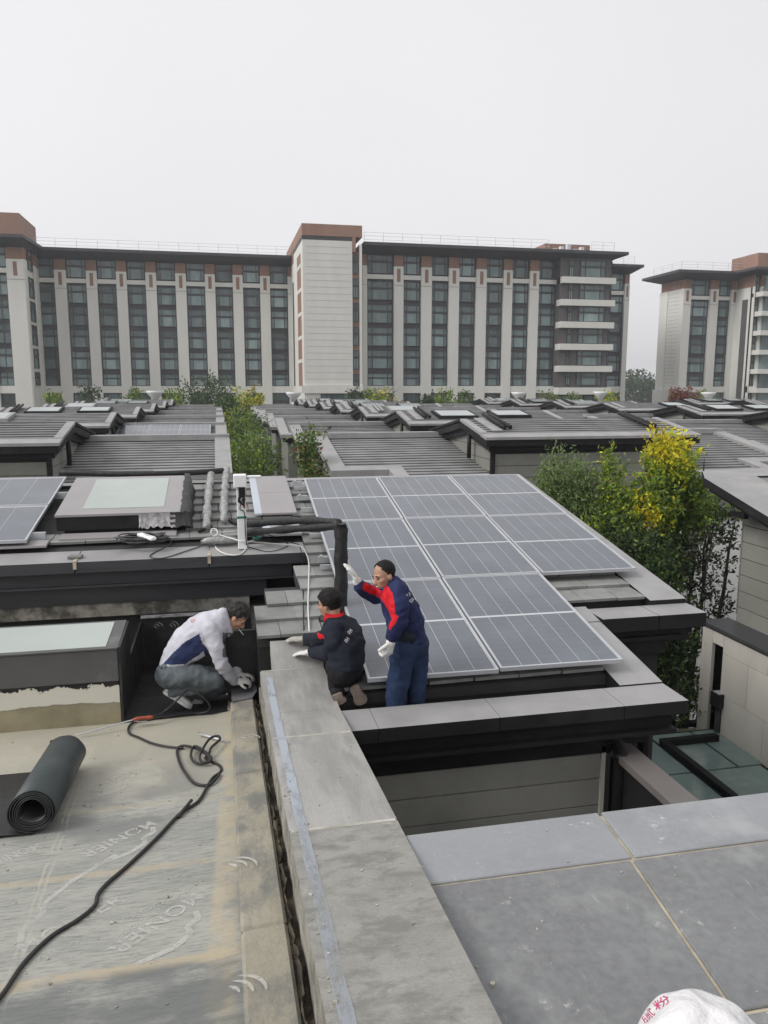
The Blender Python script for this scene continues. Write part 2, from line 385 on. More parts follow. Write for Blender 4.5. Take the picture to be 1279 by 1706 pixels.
# ------------------------------------------------------------------ apartment blocks
M['pier'] = PBR('cream stone cladding', (.69, .68, .64), .75, .05, .5, .04, 20, stain=(.58, .55, .50), stain_at=(.5, .9), stain_scale=.25, stretch=(1, 1, .25))
M['cream_line'] = PBR('recessed joint', (.46, .44, .4), .9, 0, 1, 0)
M['terracotta'] = PBR('terracotta panel', (.29, .165, .12), .7, .1, .6, .04, 20, stretch=(1, 1, .2))
M['apt_dark'] = PBR('charcoal spandrel', (.055, .053, .056), .6, .12, .5, .02, 20)
M['apt_frame'] = PBR('dark window frame', (.05, .05, .052), .5, .1, 1, 0)
M['apt_wall'] = PBR('grey brown wall', (.1, .092, .092), .7, .08, .6, .02, 20)
M['eave'] = PBR('dark eave', (.05, .05, .058), .6, .08, .4, .02, 10)
def glass_mat(name, c, rough, rnd):
    m, n, l, b = new_mat(name); oi = n.new('ShaderNodeObjectInfo'); v = vec_(n, l, (1, 1, .35))
    f = noise_(n, l, v, .9, 3)
    cc = mixc(n, l, ramp_(n, l, f, .35, .65), tuple(x * .75 for x in c), c)
    cc = mixc(n, l, 1., cc, mixc(n, l, oi.outputs['Random'], (1 - rnd,) * 3, (1 + rnd,) * 3), 'MULTIPLY')
    l.new(cc, b.inputs['Base Color']); b.inputs['Roughness'].default_value = rough; b.inputs['Specular IOR Level'].default_value = .5
    return m
M['pane'] = glass_mat('dark window glass', (.145, .19, .195), .08, .55)
M['pane_curtained'] = glass_mat('curtained window glass', (.22, .29, .285), .1, .5)  # paler tone of a curtain behind the glass
M['rail'] = PBR('pale roof railing', (.66, .66, .67), .6, 0, 1, 0)
WCACHE = {}
def window(root, X0, X1, Y, z0, z1, axis='x', facing=-1):
    """a framed window in the plane Y (axis x) or X=Y (axis y); frame with its pane as sub-part"""
    w, h = round(X1 - X0, 2), round(z1 - z0, 2); key = (w, h)
    if key not in WCACHE:
        f = MB(); t = .07
        zr = h * .56; cols = 3 if w > 1.6 else 2
        xs = [0, w * .2, w * .8, w] if cols == 3 else [0, w * .5, w]
        f.box(0, w, -.06, .06, 0, t); f.box(0, w, -.06, .06, h - t, h)
        f.box(0, w, -.05, .055, zr, zr + h * .12)
        for x in xs: f.box(min(max(x - t / 2, 0), w - t), min(max(x - t / 2, 0), w - t) + t, -.058, .05, t, h - t)
        p = MB()
        for i in range(len(xs) - 1):
            mi = 1 if (cols == 3 and i == 1) or cols == 2 else 0
            p.quad((xs[i], .03, .05), (xs[i + 1], .03, .05), (xs[i + 1], .03, zr), (xs[i], .03, zr), mi)
        p.quad((0, .03, zr + h * .11), (w, .03, zr + h * .11), (w, .03, h - .05), (0, .03, h - .05), 0)
        WCACHE[key] = (f.mesh('window', M['apt_frame'], zadd=0), p.mesh('pane', [M['pane'], M['pane_curtained']], zadd=0))
    fm, pm = WCACHE[key]
    if axis == 'x': loc, rot = (X0, Y, z0 + H), None
    elif facing < 0: loc, rot = (Y, X1, z0 + H), (0, 0, -pi / 2)
    else: loc, rot = (Y, X0, z0 + H), (0, 0, pi / 2)
    o = ORG[root.name]
    a = inst('window', fm, root, (loc[0] - o[0], loc[1] - o[1], loc[2] - o[2]), rot)
    return inst('pane', pm, a, (0, 0, 0))
ZL = lambda py: aY(665, py, 100).z
Z_EAVE, Z_SOF = 18.0, 16.9
Z_TW1, Z_TW0 = ZL(424), ZL(456)              # top storey windows
Z_BR0 = ZL(444)                              # bottom of the terracotta heads
Z_LOW = ZL(468)
Z_BAND1, Z_BAND0 = ZL(643), ZL(655)
FL = (Z_LOW - Z_BAND1) / 4.6
BOT = -H
def pier(root, xa, xb, Y, inset=True, inset_mat='terracotta', ztop=None):
    b = MB(); b.box(xa, xb, Y, Y + 1.0, BOT, Z_BR0); b.build('pier', M['pier'], root)
    b = MB(); b.box(xa + .02, xb - .02, Y + .12, Y + 1.0, Z_BR0 + .002, Z_SOF + .4); b.build('terracotta_panel', M['terracotta'], root)
    if inset:
        c = (xa + xb) / 2; w = min(.22, (xb - xa) * .18)
        b = MB(); b.box(c - w, c + w, Y - .04, Y + .05, ZL(470), ZL(448)); b.build('terracotta_inset', M['terracotta'], root)
    b = MB(); b.box(xa - .03, xb + .03, Y - .05, Y + .02, ZL(476), ZL(475)); b.build('string_course', M['cream_line'], root)
def bay(root, xa, xb, Y):
    b = MB(); b.box(xa, xb, Y + .55, Y + .9, BOT, Z_SOF + .4); b.build('spandrel_wall', M['apt_dark'], root)
    window(root, xa + .08, xb - .08, Y + .45, Z_TW0, Z_TW1)
    b = MB(); b.box(xa, xb, Y + .2, Y + .54, ZL(465.5), ZL(458)); b.build('band', M['pier'], root)
    z = Z_LOW
    for i in range(5):
        zb = z - FL
        if zb < Z_BAND1 - .2: zb = Z_BAND1 + .02; window(root, xa + .08, xb - .08, Y + .45, zb, z - .12); break
        window(root, xa + .08, xb - .08, Y + .45, zb + FL * .17, z - .05)
        z = zb
    b = MB(); b.box(xa, xb, Y + .1, Y + .54, Z_BAND0, Z_BAND1); b.build('band', M['pier'], root)
    window(root, xa + .08, xb - .08, Y + .45, Z_BAND0 - 3.2, Z_BAND0 - .05)
def eave(root, pts, th=.38):
    """pts: outline (rel z at the top)"""
    b = MB(); b.slab([(x, y, Z_EAVE) for x, y in pts], th)
    b.build('eave', M['eave'], root)
def railing(root, x0, x1, Y, z=None, h=1.3):
    z = Z_EAVE if z is None else z; r = MB()
    n = max(2, int(abs(x1 - x0) / 2.4))
    for i in range(n + 1):
        x = x0 + (x1 - x0) * i / n; r.box(x - .02, x + .02, Y - .02, Y + .02, z, z + h)
    for q in (.45, .9, 1.3): r.box(min(x0, x1), max(x0, x1), Y - .02, Y + .02, z + h * q / 1.3 - .025, z + h * q / 1.3)
    r.build('roof_railing', M['rail'], root)
def railing_y(root, X, y0, y1, z=None, h=1.3):
    z = Z_EAVE if z is None else z; r = MB()
    n = max(2, int(abs(y1 - y0) / 2.4))
    for i in range(n + 1):
        y = y0 + (y1 - y0) * i / n; r.box(X - .03, X + .03, y - .03, y + .03, z, z + h)
    for q in (.45, .9, 1.3): r.box(X - .02, X + .02, y0, y1, z + h * q / 1.3 - .04, z + h * q / 1.3)
    r.build('roof_railing', M['rail'], root)
xat = lambda px, Y: aY(px, 500, Y).x

apt = thing('apartment_building', 'long pale apartment block with cream piers and a windowless cream tower', 'apartment building', (20, 106, 0))
YR_, YL_, YT_ = 100.0, 112.0, 97.0
# right wing
gl = [(611.5, 656), (672, 701.7), (719, 747.7), (764.5, 793), (810, 838.5), (853, 882), (897, 927)]
for i, (a, b) in enumerate(gl):
    bay(apt, xat(a, YR_), xat(b, YR_), YR_)
    if i: pier(apt, xat(gl[i - 1][1], YR_), xat(a, YR_), YR_)
pier(apt, xat(604, YR_), xat(611.5, YR_), YR_, False)
xe = xat(1045, 97.6)
eave(apt, [(xat(604, YR_) - .2, YR_ - 2.2), (xe, YR_ - 2.2), (xe, YR_ + 8), (xat(604, YR_) - .2, YR_ + 8)])
b = MB(); xa, xb = xat(604, YR_), xat(1022, YR_)
b.hexa([(xa, YR_ + .9, BOT), (xb, YR_ + .9, BOT), (xb, YR_ + 14, BOT), (xa, YR_ + 14, BOT)], [(xa, YR_ + .9, Z_EAVE - .4), (xb, YR_ + .9, Z_EAVE - .4), (xb, YR_ + 14, Z_EAVE - .4), (xa, YR_ + 14, Z_EAVE - .4)])
b.hexa([(xa, YR_ + .05, Z_SOF), (xe - 2, YR_ + .05, Z_SOF), (xe - 2, YR_ + 8, Z_SOF), (xa, YR_ + 8, Z_SOF)], [(xa, YR_ - 2, Z_EAVE - .39), (xe - .2, YR_ - 2, Z_EAVE - .39), (xe - .2, YR_ + 8, Z_EAVE - .39), (xa, YR_ + 8, Z_EAVE - .39)])
b.build('soffit', M['eave'], apt)
railing(apt, xat(604, YR_), xat(905, YR_), YR_ - 1.2); railing(apt, xat(975, YR_), xat(1012, YR_), YR_ - 1.2)
# striped balcony end
yb_ = YR_ - .9
xa, xb = xat(927, YR_), xat(1014, yb_)
b = MB(); b.box(xa, xb, yb_, YR_ + .9, BOT, Z_SOF + .3); b.build('wall', M['apt_wall'], apt)
zs = [ZL(465.5)] + [ZL(465.5) - FL * (i + 1) for i in range(4)]
for i, z in enumerate(zs):
    b = MB(); x0 = xa - .05 if i else xa
    b.box(x0, xb + .55, yb_ - .75, YR_ - .02, z - .02, z + .78); b.build('balcony_band', M['pier'], apt)
    zt = z + FL if i else Z_SOF
    window(apt, xat(959, YR_), xat(1001, YR_), yb_ - .12, z + .85, zt - .1 if i else zt)
    window(apt, xat(941, YR_), xat(948, YR_), yb_ - .12, z + .85, zt - .1 if i else zt)
    window(apt, xb + .01, xb + .5, yb_ + .4, z + .85, zt - .1 if i else zt)
window(apt, xat(959, YR_), xat(1001, YR_), yb_ - .12, Z_BAND1 + .1, zs[-1] - .1)
window(apt, xat(941, YR_), xat(948, YR_), yb_ - .12, Z_BAND1 + .1, zs[-1] - .1)
b = MB(); b.box(xa - .05, xb + .5, yb_ - .7, YR_ - .02, Z_BAND0 - .2, Z_BAND1 - .2); b.build('balcony_band', M['pier'], apt)
for i in range(4): window(apt, xa + .4 + i * 1.8, xa + 2.1 + i * 1.8, yb_ - .12, Z_BAND0 - 3.4, Z_BAND0 - .3)
# end piece set back at the corner
YE_ = 109.0
bay(apt, xat(1012, YE_), xat(1040, YE_), YE_); pier(apt, xat(1040, YE_), xat(1048, YE_), YE_)
b = MB(); xa, xb, xt = xat(1012, YE_), xat(1047.8, YE_), xat(1070, YE_ - 2)
b.box(xa, xb, YE_ + .9, YE_ + 10, BOT, Z_EAVE - .4)
b.hexa([(xa, YE_ + .03, Z_SOF), (xb, YE_ + .03, Z_SOF), (xb, YE_ + 8, Z_SOF), (xa, YE_ + 8, Z_SOF)], [(xa, YE_ - 1.9, Z_EAVE - .39), (xt - .1, YE_ - 1.9, Z_EAVE - .39), (xt - .1, YE_ + 8, Z_EAVE - .39), (xa, YE_ + 8, Z_EAVE - .39)])
b.build('wall', M['eave'], apt)
eave(apt, [(xa - 1, YE_ - 2), (xt, YE_ - 2), (xt, YE_ + 8), (xa - 1, YE_ + 8)]); railing(apt, xa, xb, YE_ - 1)
# terracotta plant room on the right wing
b = MB(); b.box(xat(905, 107), xat(979, 107), 107, 113, Z_EAVE - .2, aY(940, 407, 107).z); b.build('plant_room', M['terracotta'], apt)
for k in range(5):
    b = MB(); x = xat(920 + k * 11, 101.5); b.box(x - .25, x + .25, 101, 101.6, Z_EAVE, Z_EAVE + .7 + .3 * (k % 3)); b.build('roof_unit', M['rail'], apt)
# tower
tx0, tx1 = aY(505, 500, YT_).x, aY(603.5, 500, YT_).x
ztt = aY(505, 372, YT_).z; zcr = aY(505, 399, YT_).z; zdk = aY(505, 392, YT_).z
xs0, xs1 = aY(587, 500, YT_).x, aY(599, 500, YT_).x
tyb = 118.0
b = MB(); b.box(tx0, xs0, YT_, tyb, BOT, zcr); b.build('tower_wall', M['pier'], apt)
j = MB()
for i in range(1, 34):
    z = BOT + (zcr - BOT) * i / 34; j.box(tx0 + .35, xs0 - .2, YT_ - .012, YT_ + .01, z, z + .05)
tag(j.build('wall_joint', M['cream_line'], apt), kind='stuff')
b = MB(); b.box(tx0 - .02, xs0 + .01, YT_ + .02, tyb, zcr + .002, zdk); b.build('parapet_recess', M['apt_dark'], apt)
b = MB(); b.box(tx0 - .05, tx1, YT_ - .05, tyb, zdk + .003, ztt); b.box(xs0 + .02, tx1 - .8, YT_ - .04, YT_ + 2, aY(590, 420, YT_).z, zdk); b.build('terracotta_crown', M['terracotta'], apt)
b = MB(); b.box(xs0 + .005, xs1, YT_ + .4, YT_ + 6, BOT, aY(590, 420, YT_).z); b.build('stair_wall', M['terracotta'], apt)
zz = aY(590, 423, YT_).z
for i in range(6):
    window(apt, xs0 + .1, xs1 - .1, YT_ + .3, zz - FL * i - FL * .8, zz - FL * i)
b = MB(); b.box(xs1 + .01, tx1 - .02, YT_, YT_ + 6, BOT, zdk - .8); b.build('pier', M['pier'], apt)
b = MB(); b.box(tx0 - .4, tx1, YT_ - .25, YT_ + .05, Z_BAND0, Z_BAND1); b.build('band', M['pier'], apt)
for i in range(5): window(apt, xat(532, YT_) + i * 1.4, xat(532, YT_) + i * 1.4 + 1.35, YT_ - .05, Z_BAND0 - 3, Z_BAND0 - .05)
# tower's narrow flank with terracotta and glass strips
def flank(y0, y1, mat, z0, z1, dx=.03, name='flank_strip'):
    q = MB(); q.box(tx0 - dx, tx0 + .1, y0, y1, z0, z1); q.build(name, M[mat], apt)
flank(YT_ + 2.2, YT_ + 6.5, 'terracotta', Z_BAND1, zcr - 1.2); flank(YT_ + 11.5, YT_ + 13.0, 'apt_dark', Z_BAND1, zcr - 3.5, .04)
for i in range(5): flank(YT_ + 2.1, YT_ + 6.6, 'pier', Z_BAND1 + FL * (i + 1), Z_BAND1 + FL * (i + 1) + .45, .06)
flank(YT_ + 11.0, YT_ + 15, 'terracotta', zcr - 1, ztt - .5, .08); flank(YT_ + 12, YT_ + 14, 'apt_dark', zcr - .6, zcr + .6, .1)
# left wing
z1 = lambda zx, o=0: o + zx / 2.9744
gL = [(175, 275), (333, 432), (485, 580), (632, 725), (778, 872), (925, 1018), (1068, 1155), (1205, 1290)]
gL = [(z1(a), z1(b)) for a, b in gL] + [(z1(60, 430), z1(148, 430))]
for i, (a, b) in enumerate(gL):
    bay(apt, xat(a, YL_), xat(b, YL_), YL_)
    if i: pier(apt, xat(gL[i - 1][1], YL_), xat(a, YL_), YL_)
pier(apt, xat(gL[-1][1], YL_), xat(492, YL_), YL_, False)
xa, xb = xat(40, YL_), tx0 + .5
eave(apt, [(xa, YL_ - 2.2), (xb, YL_ - 2.2), (xb, YL_ + 8), (xa, YL_ + 8)])
b = MB(); b.box(xa, xb, YL_ + .9, YL_ + 14, BOT, Z_EAVE - .4)
b.hexa([(xa, YL_ + .05, Z_SOF), (xb, YL_ + .05, Z_SOF), (xb, YL_ + 8, Z_SOF), (xa, YL_ + 8, Z_SOF)], [(xa, YL_ - 2, Z_EAVE - .39), (xb, YL_ - 2, Z_EAVE - .39), (xb, YL_ + 8, Z_EAVE - .39), (xa, YL_ + 8, Z_EAVE - .39)])
b.build('soffit', M['eave'], apt); railing(apt, xat(66, YL_), xb, YL_ - 1.2)
# corner block at the left margin
YC_ = 104.0
xc = xat(43.5, YC_)
pier(apt, xat(14, YC_), xc, YC_); bay(apt, xat(-12, YC_), xat(14, YC_), YC_); pier(apt, xat(-26, YC_), xat(-12, YC_), YC_); bay(apt, xat(-60, YC_), xat(-26, YC_), YC_)
b = MB(); b.box(xat(-60, YC_), xc - .05, YC_ + .95, YL_ + 12, BOT, Z_EAVE - .4); b.build('wall', M['pier'], apt)
b = MB(); b.box(xat(-60, YC_), xc, YC_ + .9, YL_, Z_BR0 + .005, Z_SOF + .3); b.build('terracotta_panel', M['terracotta'], apt)
window(apt, YC_ + 1.6, YC_ + 4.6, xc + .03, Z_TW0, Z_TW1, 'y', 1)
for i in range(5): window(apt, YC_ + 1.6, YC_ + 4.6, xc + .03, Z_LOW - FL * (i + 1) + .45 if i < 4 else Z_BAND1 + .05, Z_LOW - FL * i, 'y', 1)
xt = aY(37, 385, YC_ - 2.2).x
eave(apt, [(xat(-60, YC_), YC_ - 2.2), (xt, YC_ - 2.2), (xt + 1.4, YL_ + 8), (xat(-60, YC_), YL_ + 8)])
b = MB(); b.hexa([(xat(-60, YC_), YC_ + .02, Z_SOF), (xc, YC_ + .02, Z_SOF), (xc, YL_, Z_SOF), (xat(-60, YC_), YL_, Z_SOF)], [(xat(-60, YC_), YC_ - 2, Z_EAVE - .39), (xt - .1, YC_ - 2, Z_EAVE - .39), (xt - .1, YL_, Z_EAVE - .39), (xat(-60, YC_), YL_, Z_EAVE - .39)]); b.build('soffit', M['eave'], apt)
b = MB(); b.box(xat(-60, YC_), aY(33, 378, YC_ + .2).x, YC_ + .2, YC_ + 9, Z_EAVE + .02, aY(33, 355, YC_ + .2).z); b.build('plant_room', M['terracotta'], apt)
for i in range(2):
    b = MB(); b.box(xc - .01, xc + .12, YC_ + .1 + i * 4.8, YC_ + 1.3 + i * 5.2, BOT, Z_BR0); b.build('pier', M['pier'], apt)

# second block on the right
ap2 = thing('apartment_building', 'second cream apartment block standing apart beyond the treeline gap', 'apartment building', (85, 115, 0))
Y2 = 112.0
x0 = xat(1138, Y2)
pier(ap2, x0, xat(1151, Y2), Y2); bay(ap2, xat(1151, Y2), xat(1183, Y2), Y2); pier(ap2, xat(1183, Y2), xat(1196.5, Y2), Y2)
bay(ap2, xat(1196.5, Y2), xat(1218, Y2), Y2); pier(ap2, xat(1218, Y2), xat(1229, Y2), Y2)
yend = x0 / (ray(1097, 560).x / ray(1097, 560).y)
b = MB(); b.box(x0 + .02, xat(1235, Y2), Y2 + .95, yend, BOT, Z_SOF); b.build('wall', M['pier'], ap2)
b = MB(); b.box(x0 - .02, x0 + .5, Y2 + 1, yend - .2, Z_BR0 + .02, Z_SOF + .3); b.build('terracotta_panel', M['terracotta'], ap2)
b = MB(); b.box(x0 - .12, x0 + .3, yend - 2.2, yend + .1, BOT, Z_BR0); b.build('pier', M['pier'], ap2)
b = MB(); b.box(x0 - .5, x0 + .3, Y2 - .4, yend + .2, BOT, Z_BAND1 - .5); b.build('plinth', M['pier'], ap2)
j = MB()
for i in range(1, 26):
    z = Z_BAND1 + (Z_BR0 - Z_BAND1) * i / 26; j.box(x0 - .004, x0 + .1, Y2 + 1.2, yend - 2.3, z, z + .05)
tag(j.build('wall_joint', M['cream_line'], ap2), kind='stuff')
x3 = aY(1221, 560, Y2).x
eave(ap2, [(x0 - 2.4, Y2 - 2.2), (x3, Y2 - 2.2), (x3, yend + 2), (x0 - 2.4, yend + 2)])
b = MB(); b.hexa([(x0, Y2 + .04, Z_SOF), (x3, Y2 + .04, Z_SOF), (x3, yend, Z_SOF), (x0, yend, Z_SOF)], [(x0 - 2.3, Y2 - 2.1, Z_EAVE - .39), (x3, Y2 - 2.1, Z_EAVE - .39), (x3, yend + 1.9, Z_EAVE - .39), (x0 - 2.3, yend + 1.9, Z_EAVE - .39)]); b.build('soffit', M['eave'], ap2)
railing(ap2, x0 - 1.5, x3, Y2 - 1.4); railing_y(ap2, x0 - 1.5, Y2 - 1.4, yend)
# forward wing of the second block
y3 = x3 / (ray(1248, 560).x / ray(1248, 560).y)
b = MB(); b.box(x3, x3 + 40, y3, Y2 + 20, BOT, Z_SOF + .3); b.build('wall', M['pier'], ap2)
b = MB(); b.box(x3 - .03, x3 + .3, y3 + .1, Y2 - .05, Z_BR0, Z_SOF + .28); b.build('terracotta_panel', M['terracotta'], ap2)
b = MB(); b.box(x3 - .05, x3 + .3, y3 + .9, y3 + 2.2, BOT, Z_LOW); b.build('dark_slot', M['apt_wall'], ap2)
bay(ap2, aY(1256, 500, y3 - .6).x, aY(1267, 500, y3 - .6).x, y3 - .6)
pier(ap2, x3 + .02, aY(1256, 500, y3 - .6).x, y3 - .6, False); pier(ap2, aY(1267, 500, y3 - .6).x, aY(1272, 500, y3 - .6).x, y3 - .6)
for i in range(7):
    z = Z_TW0 - FL * i
    b = MB(); b.box(aY(1269, 500, y3 - 2).x, x3 + 30, y3 - 2.2, y3 - .05, z - .7, z); b.build('balcony_band', M['pier'], ap2)
    b = MB(); b.box(aY(1274, 500, y3 - 1).x, x3 + 30, y3 - 1.0, y3 - .03, z, z + FL - .7); b.build('balcony_glass', M['pane'], ap2)
eave(ap2, [(x3 - 2, y3 - 3.2), (x3 + 40, y3 - 3.2), (x3 + 40, Y2 + 6), (x3 - 2, Y2 + 6)])
p0 = aY(1232, 443, Y2 - 1)
b = MB(); b.box(p0.x, p0.x + 2, Y2 - 1, Y2 + 1, Z_EAVE + .02, aY(1232, 429, Y2 - 1).z)
b.box(aY(1262, 440, y3).x, x3 + 20, y3, Y2 - 1.02, Z_EAVE + .03, aY(1262, 421, y3).z)
b.hexa([(p0.x, Y2 - 1.01, Z_EAVE + .02), (aY(1262, 440, y3).x, y3, Z_EAVE + .02), (x3 + 10, y3 + .1, Z_EAVE + .02), (x3 + 10, Y2 - 1.01, Z_EAVE + .02)],
       [(p0.x, Y2 - 1.01, aY(1232, 429, Y2 - 1).z - .01), (aY(1262, 440, y3).x, y3, aY(1262, 421, y3).z - .01), (x3 + 10, y3 + .1, aY(1262, 421, y3).z - .01), (x3 + 10, Y2 - 1.01, aY(1232, 429, Y2 - 1).z - .01)])
b.build('plant_room', M['terracotta'], ap2)

# ------------------------------------------------------------------ the solar panel house
def slab2(mb, top, th, mt=0, ms=1):
    n = len(top); bot = [(p[0], p[1], p[2] - th) for p in top]
    o = list(bot) + list(top)
    mb.add(o, [tuple(range(n, 2 * n))], mt)
    mb.add(o, [tuple(reversed(range(n)))] + [(i, (i + 1) % n, n + (i + 1) % n, n + i) for i in range(n)], ms)
CM = [M['coping'], M['coping_dark']]
TZ = lambda y: -2.456 + (y - 5.919) * PT                     # the tiled plane, relative to the eye
def cop(root, name, x0, x1, y0, y1, zf, th=.14, x0b=None, x1b=None):
    c = MB(); x0b = x0 if x0b is None else x0b; x1b = x1 if x1b is None else x1b
    slab2(c, [(x0, y0, zf(y0)), (x1, y0, zf(y0)), (x1b, y1, zf(y1)), (x0b, y1, zf(y1))], th)
    return c.build(name, CM, root, bevel=.006)
sh = thing('solar_house', 'tiled house carrying the big solar array with dark stepped eaves and pale copings', 'house', (1, 9, 0))
flat = lambda z: (lambda y: z)
for a, b in ((.62, 1.094), (1.097, 2.054), (2.057, 3.104)): cop(sh, 'eave_coping', a, b, 5.34, 5.72, flat(-2.5), .115)
cop(sh, 'eave_coping', 3.107, 3.67, 5.34, 5.72, flat(-2.5), .115)
cop(sh, 'verge_coping', 3.27, 3.67, 5.727, 6.86, lambda y: TZ(y) + .0, .14)
cop(sh, 'eave_coping', 3.68, 4.30, 6.83, 7.2, flat(-2.262), .15); cop(sh, 'eave_coping', 4.307, 4.84, 6.83, 7.2, flat(-2.262), .15)
cop(sh, 'verge_coping', 3.275, 3.672, 6.867, 7.2, lambda y: TZ(y) + .003, .13)
for a, b in ((7.207, 9.0), (9.007, 10.8), (10.807, 12.0)): cop(sh, 'verge_coping', 4.42, 4.84, a, b, lambda y: TZ(y) + .02, .15)
for a, b in ((-4.4, -1.62), (-1.61, -.16), (-.15, .97)):
    cop(sh, 'eave_coping', a, b, 8.95, 9.42, lambda y: -1.9 + (y - 8.95) * .07, .13).data.materials[1] = M['fascia_grey']
for X in (-1.615, -.155):
    s = MB(); s.box(X - .018, X + .018, 8.935, 9.40, -1.98, -1.885); s.build('sealant_joint', M['grout'], sh)
cop(sh, 'ridge_coping', -4.4, 4.4, 12.0, 12.35, flat(-1.40), .12)
# dark stepped fascias
f = MB()
f.box(.9, 3.6, 5.46, 5.6, -2.76, -2.62); f.box(.88, 3.62, 5.40, 5.62, -2.80, -2.765); f.box(.9, 3.45, 5.55, 5.75, -2.93, -2.805)
f.box(3.5, 3.62, 5.6, 6.9, -2.76, -2.655)
f.build('fascia', M['coping_dark'], sh)
f = MB(); f.box(3.6, 4.76, 6.95, 7.1, -2.50, -2.415); f.box(3.6, 4.62, 6.91, 7.12, -2.545, -2.505); f.box(3.6, 4.5, 7.0, 7.2, -2.72, -2.55)
f.box(4.5, 4.76, 7.0, 11.8, -2.6, -2.4); f.build('fascia', M['coping_dark'], sh)
f = MB(); f.box(-4.4, .80, 9.06, 9.42, -2.19, -2.035); f.box(-4.4, .83, 9.02, 9.3, -2.215, -2.193); f.build('fascia', M['fascia_grey'], sh)
f = MB(); f.box(-4.4, .50, 9.14, 9.42, -2.44, -2.218); f.build('fascia', M['fascia_grey'], sh)
# gutter floor behind the front copings, wall under
for q in ((.88, 3.27, 5.6, 6.02, -3.02, -2.94), (3.68, 4.42, 7.2, 7.42, -2.75, -2.7)):
    g = MB(); g.box(*q); g.build('gutter', M['coping_dark'], sh)
for q in ((.88, 3.27, 6.0, 6.03, -2.94, -2.52), (3.68, 4.42, 7.40, 7.43, -2.7, -2.27)):
    g = MB(); g.box(*q); g.build('gutter_back', M['underlay'], sh)
w = MB()
for xa, xb, ya, yb in ((.972, 4.45, 7.06, 11.9), (.3, .97, 7.06, 7.74), (.3, .97, 9.43, 11.9)):
    w.hexa([(xa, ya, -9), (xb, ya, -9), (xb, yb, -9), (xa, yb, -9)], [(xa, ya, TZ(ya) - .12), (xb, ya, TZ(ya) - .12), (xb, yb, TZ(yb) - .12), (xa, yb, TZ(yb) - .12)])
w.box(.302, .968, 7.742, 9.428, -9, -2.56)
w.hexa([(.88, 5.66, -9), (3.1, 5.66, -9), (3.1, 7.055, -9), (.88, 7.055, -9)], [(.88, 5.66, -3.03), (3.1, 5.66, -3.03), (3.1, 7.055, -3.03), (.88, 7.055, -3.03)])
w.hexa([(.88, 6.03, -3.02), (3.4, 6.03, -3.02), (3.4, 7.055, -3.02), (.88, 7.055, -3.02)], [(.88, 6.03, TZ(6.03) - .14), (3.4, 6.03, TZ(6.03) - .14), (3.4, 7.055, TZ(7.055) - .14), (.88, 7.055, TZ(7.055) - .14)])
w.hexa([(-4.4, 9.25, -9), (.297, 9.25, -9), (.297, 11.9, -9), (-4.4, 11.9, -9)], [(-4.4, 9.25, -2.42), (.297, 9.25, -2.42), (.297, 11.9, -1.6), (-4.4, 11.9, -1.6)])
w.build('wall', M['siding_gap'], sh)
u = MB()
for x0, x1, y0 in ((.972, 3.27, 5.97), (3.272, 4.42, 7.38)): u.slab([(x0, y0, TZ(y0) - .035), (x1, y0, TZ(y0) - .035), (x1, 12, TZ(12) - .035), (x0, 12, TZ(12) - .035)], .09)
for x0, x1, y0, y1 in ((.872, .97, 5.97, 7.048), (.29, .418, 7.05, 7.75), (.42, .778, 7.05, 8.15), (.78, .97, 7.05, 8.62), (.29, .97, 9.44, 12)):
    u.slab([(x0, y0, TZ(y0) - .036), (x1, y0, TZ(y0) - .036), (x1, y1, TZ(y1) - .036), (x0, y1, TZ(y1) - .036)], .09)
u.slab([(-4.4, 9.4, TZ(9.4) - .036), (.288, 9.4, TZ(9.4) - .036), (.288, 12, TZ(12) - .036), (-4.4, 12, TZ(12) - .036)], .09)
u.build('roof_deck', M['underlay'], sh)
# every roof tile that shows is a piece of its own
TST, TW = .335, .40
tmeshes = []
random.seed(3)
for k in range(3):
    b = MB(); w_ = TW - .006 - .004 * k
    b.hexa([(0, 0, 0), (w_, .003 * k, 0), (w_, TST + .05, -.03), (0, TST + .05, -.03)], [(0, 0, .03), (w_, .003 * k, .03), (w_, TST + .05, -.008), (0, TST + .05, -.008)])
    tmeshes.append(b.mesh('roof_tile', M['tile'], zadd=0))
ntile = 0
def tile_row(y, x0, x1, off):
    global ntile
    x = x0 - TW + off
    while x < x1:
        a, bb = max(x, x0), min(x + TW, x1)
        if bb - a > .06:
            if bb - a > TW - .01: me = tmeshes[random.randrange(3)]
            else:
                q = MB(); ww = bb - a - .005
                q.hexa([(0, 0, 0), (ww, 0, 0), (ww, TST + .05, -.03), (0, TST + .05, -.03)], [(0, 0, .03), (ww, 0, .03), (ww, TST + .05, -.008), (0, TST + .05, -.008)])
                me = q.mesh('roof_tile', M['tile'], zadd=0)
            ang = math.atan(PT)
            inst('roof_tile', me, sh, (a - 1, y - 9, TZ(y) + H + random.uniform(0, .005)), (ang, 0, random.uniform(-.006, .006))); ntile += 1
        x += TW
i = 0; y = 5.97
while y < 11.9:
    off = .2 * (i % 2) + random.uniform(-.02, .02)
    if y < 6.9: tile_row(y, .87, 3.27 if y < 6.2 else 1.5, off)
    elif y < 9.3: tile_row(y, .29 if y < 7.5 else (.42 if y < 7.85 else (.78 if y < 8.35 else .975)), 1.62, off)
    else: tile_row(y, -.45 if y > 9.7 else -4.2, 1.72, off)
    if 7.2 < y < 8.3: tile_row(y, 3.30, 4.41, off)
    y += TST * cos(R(9.8)); i += 1
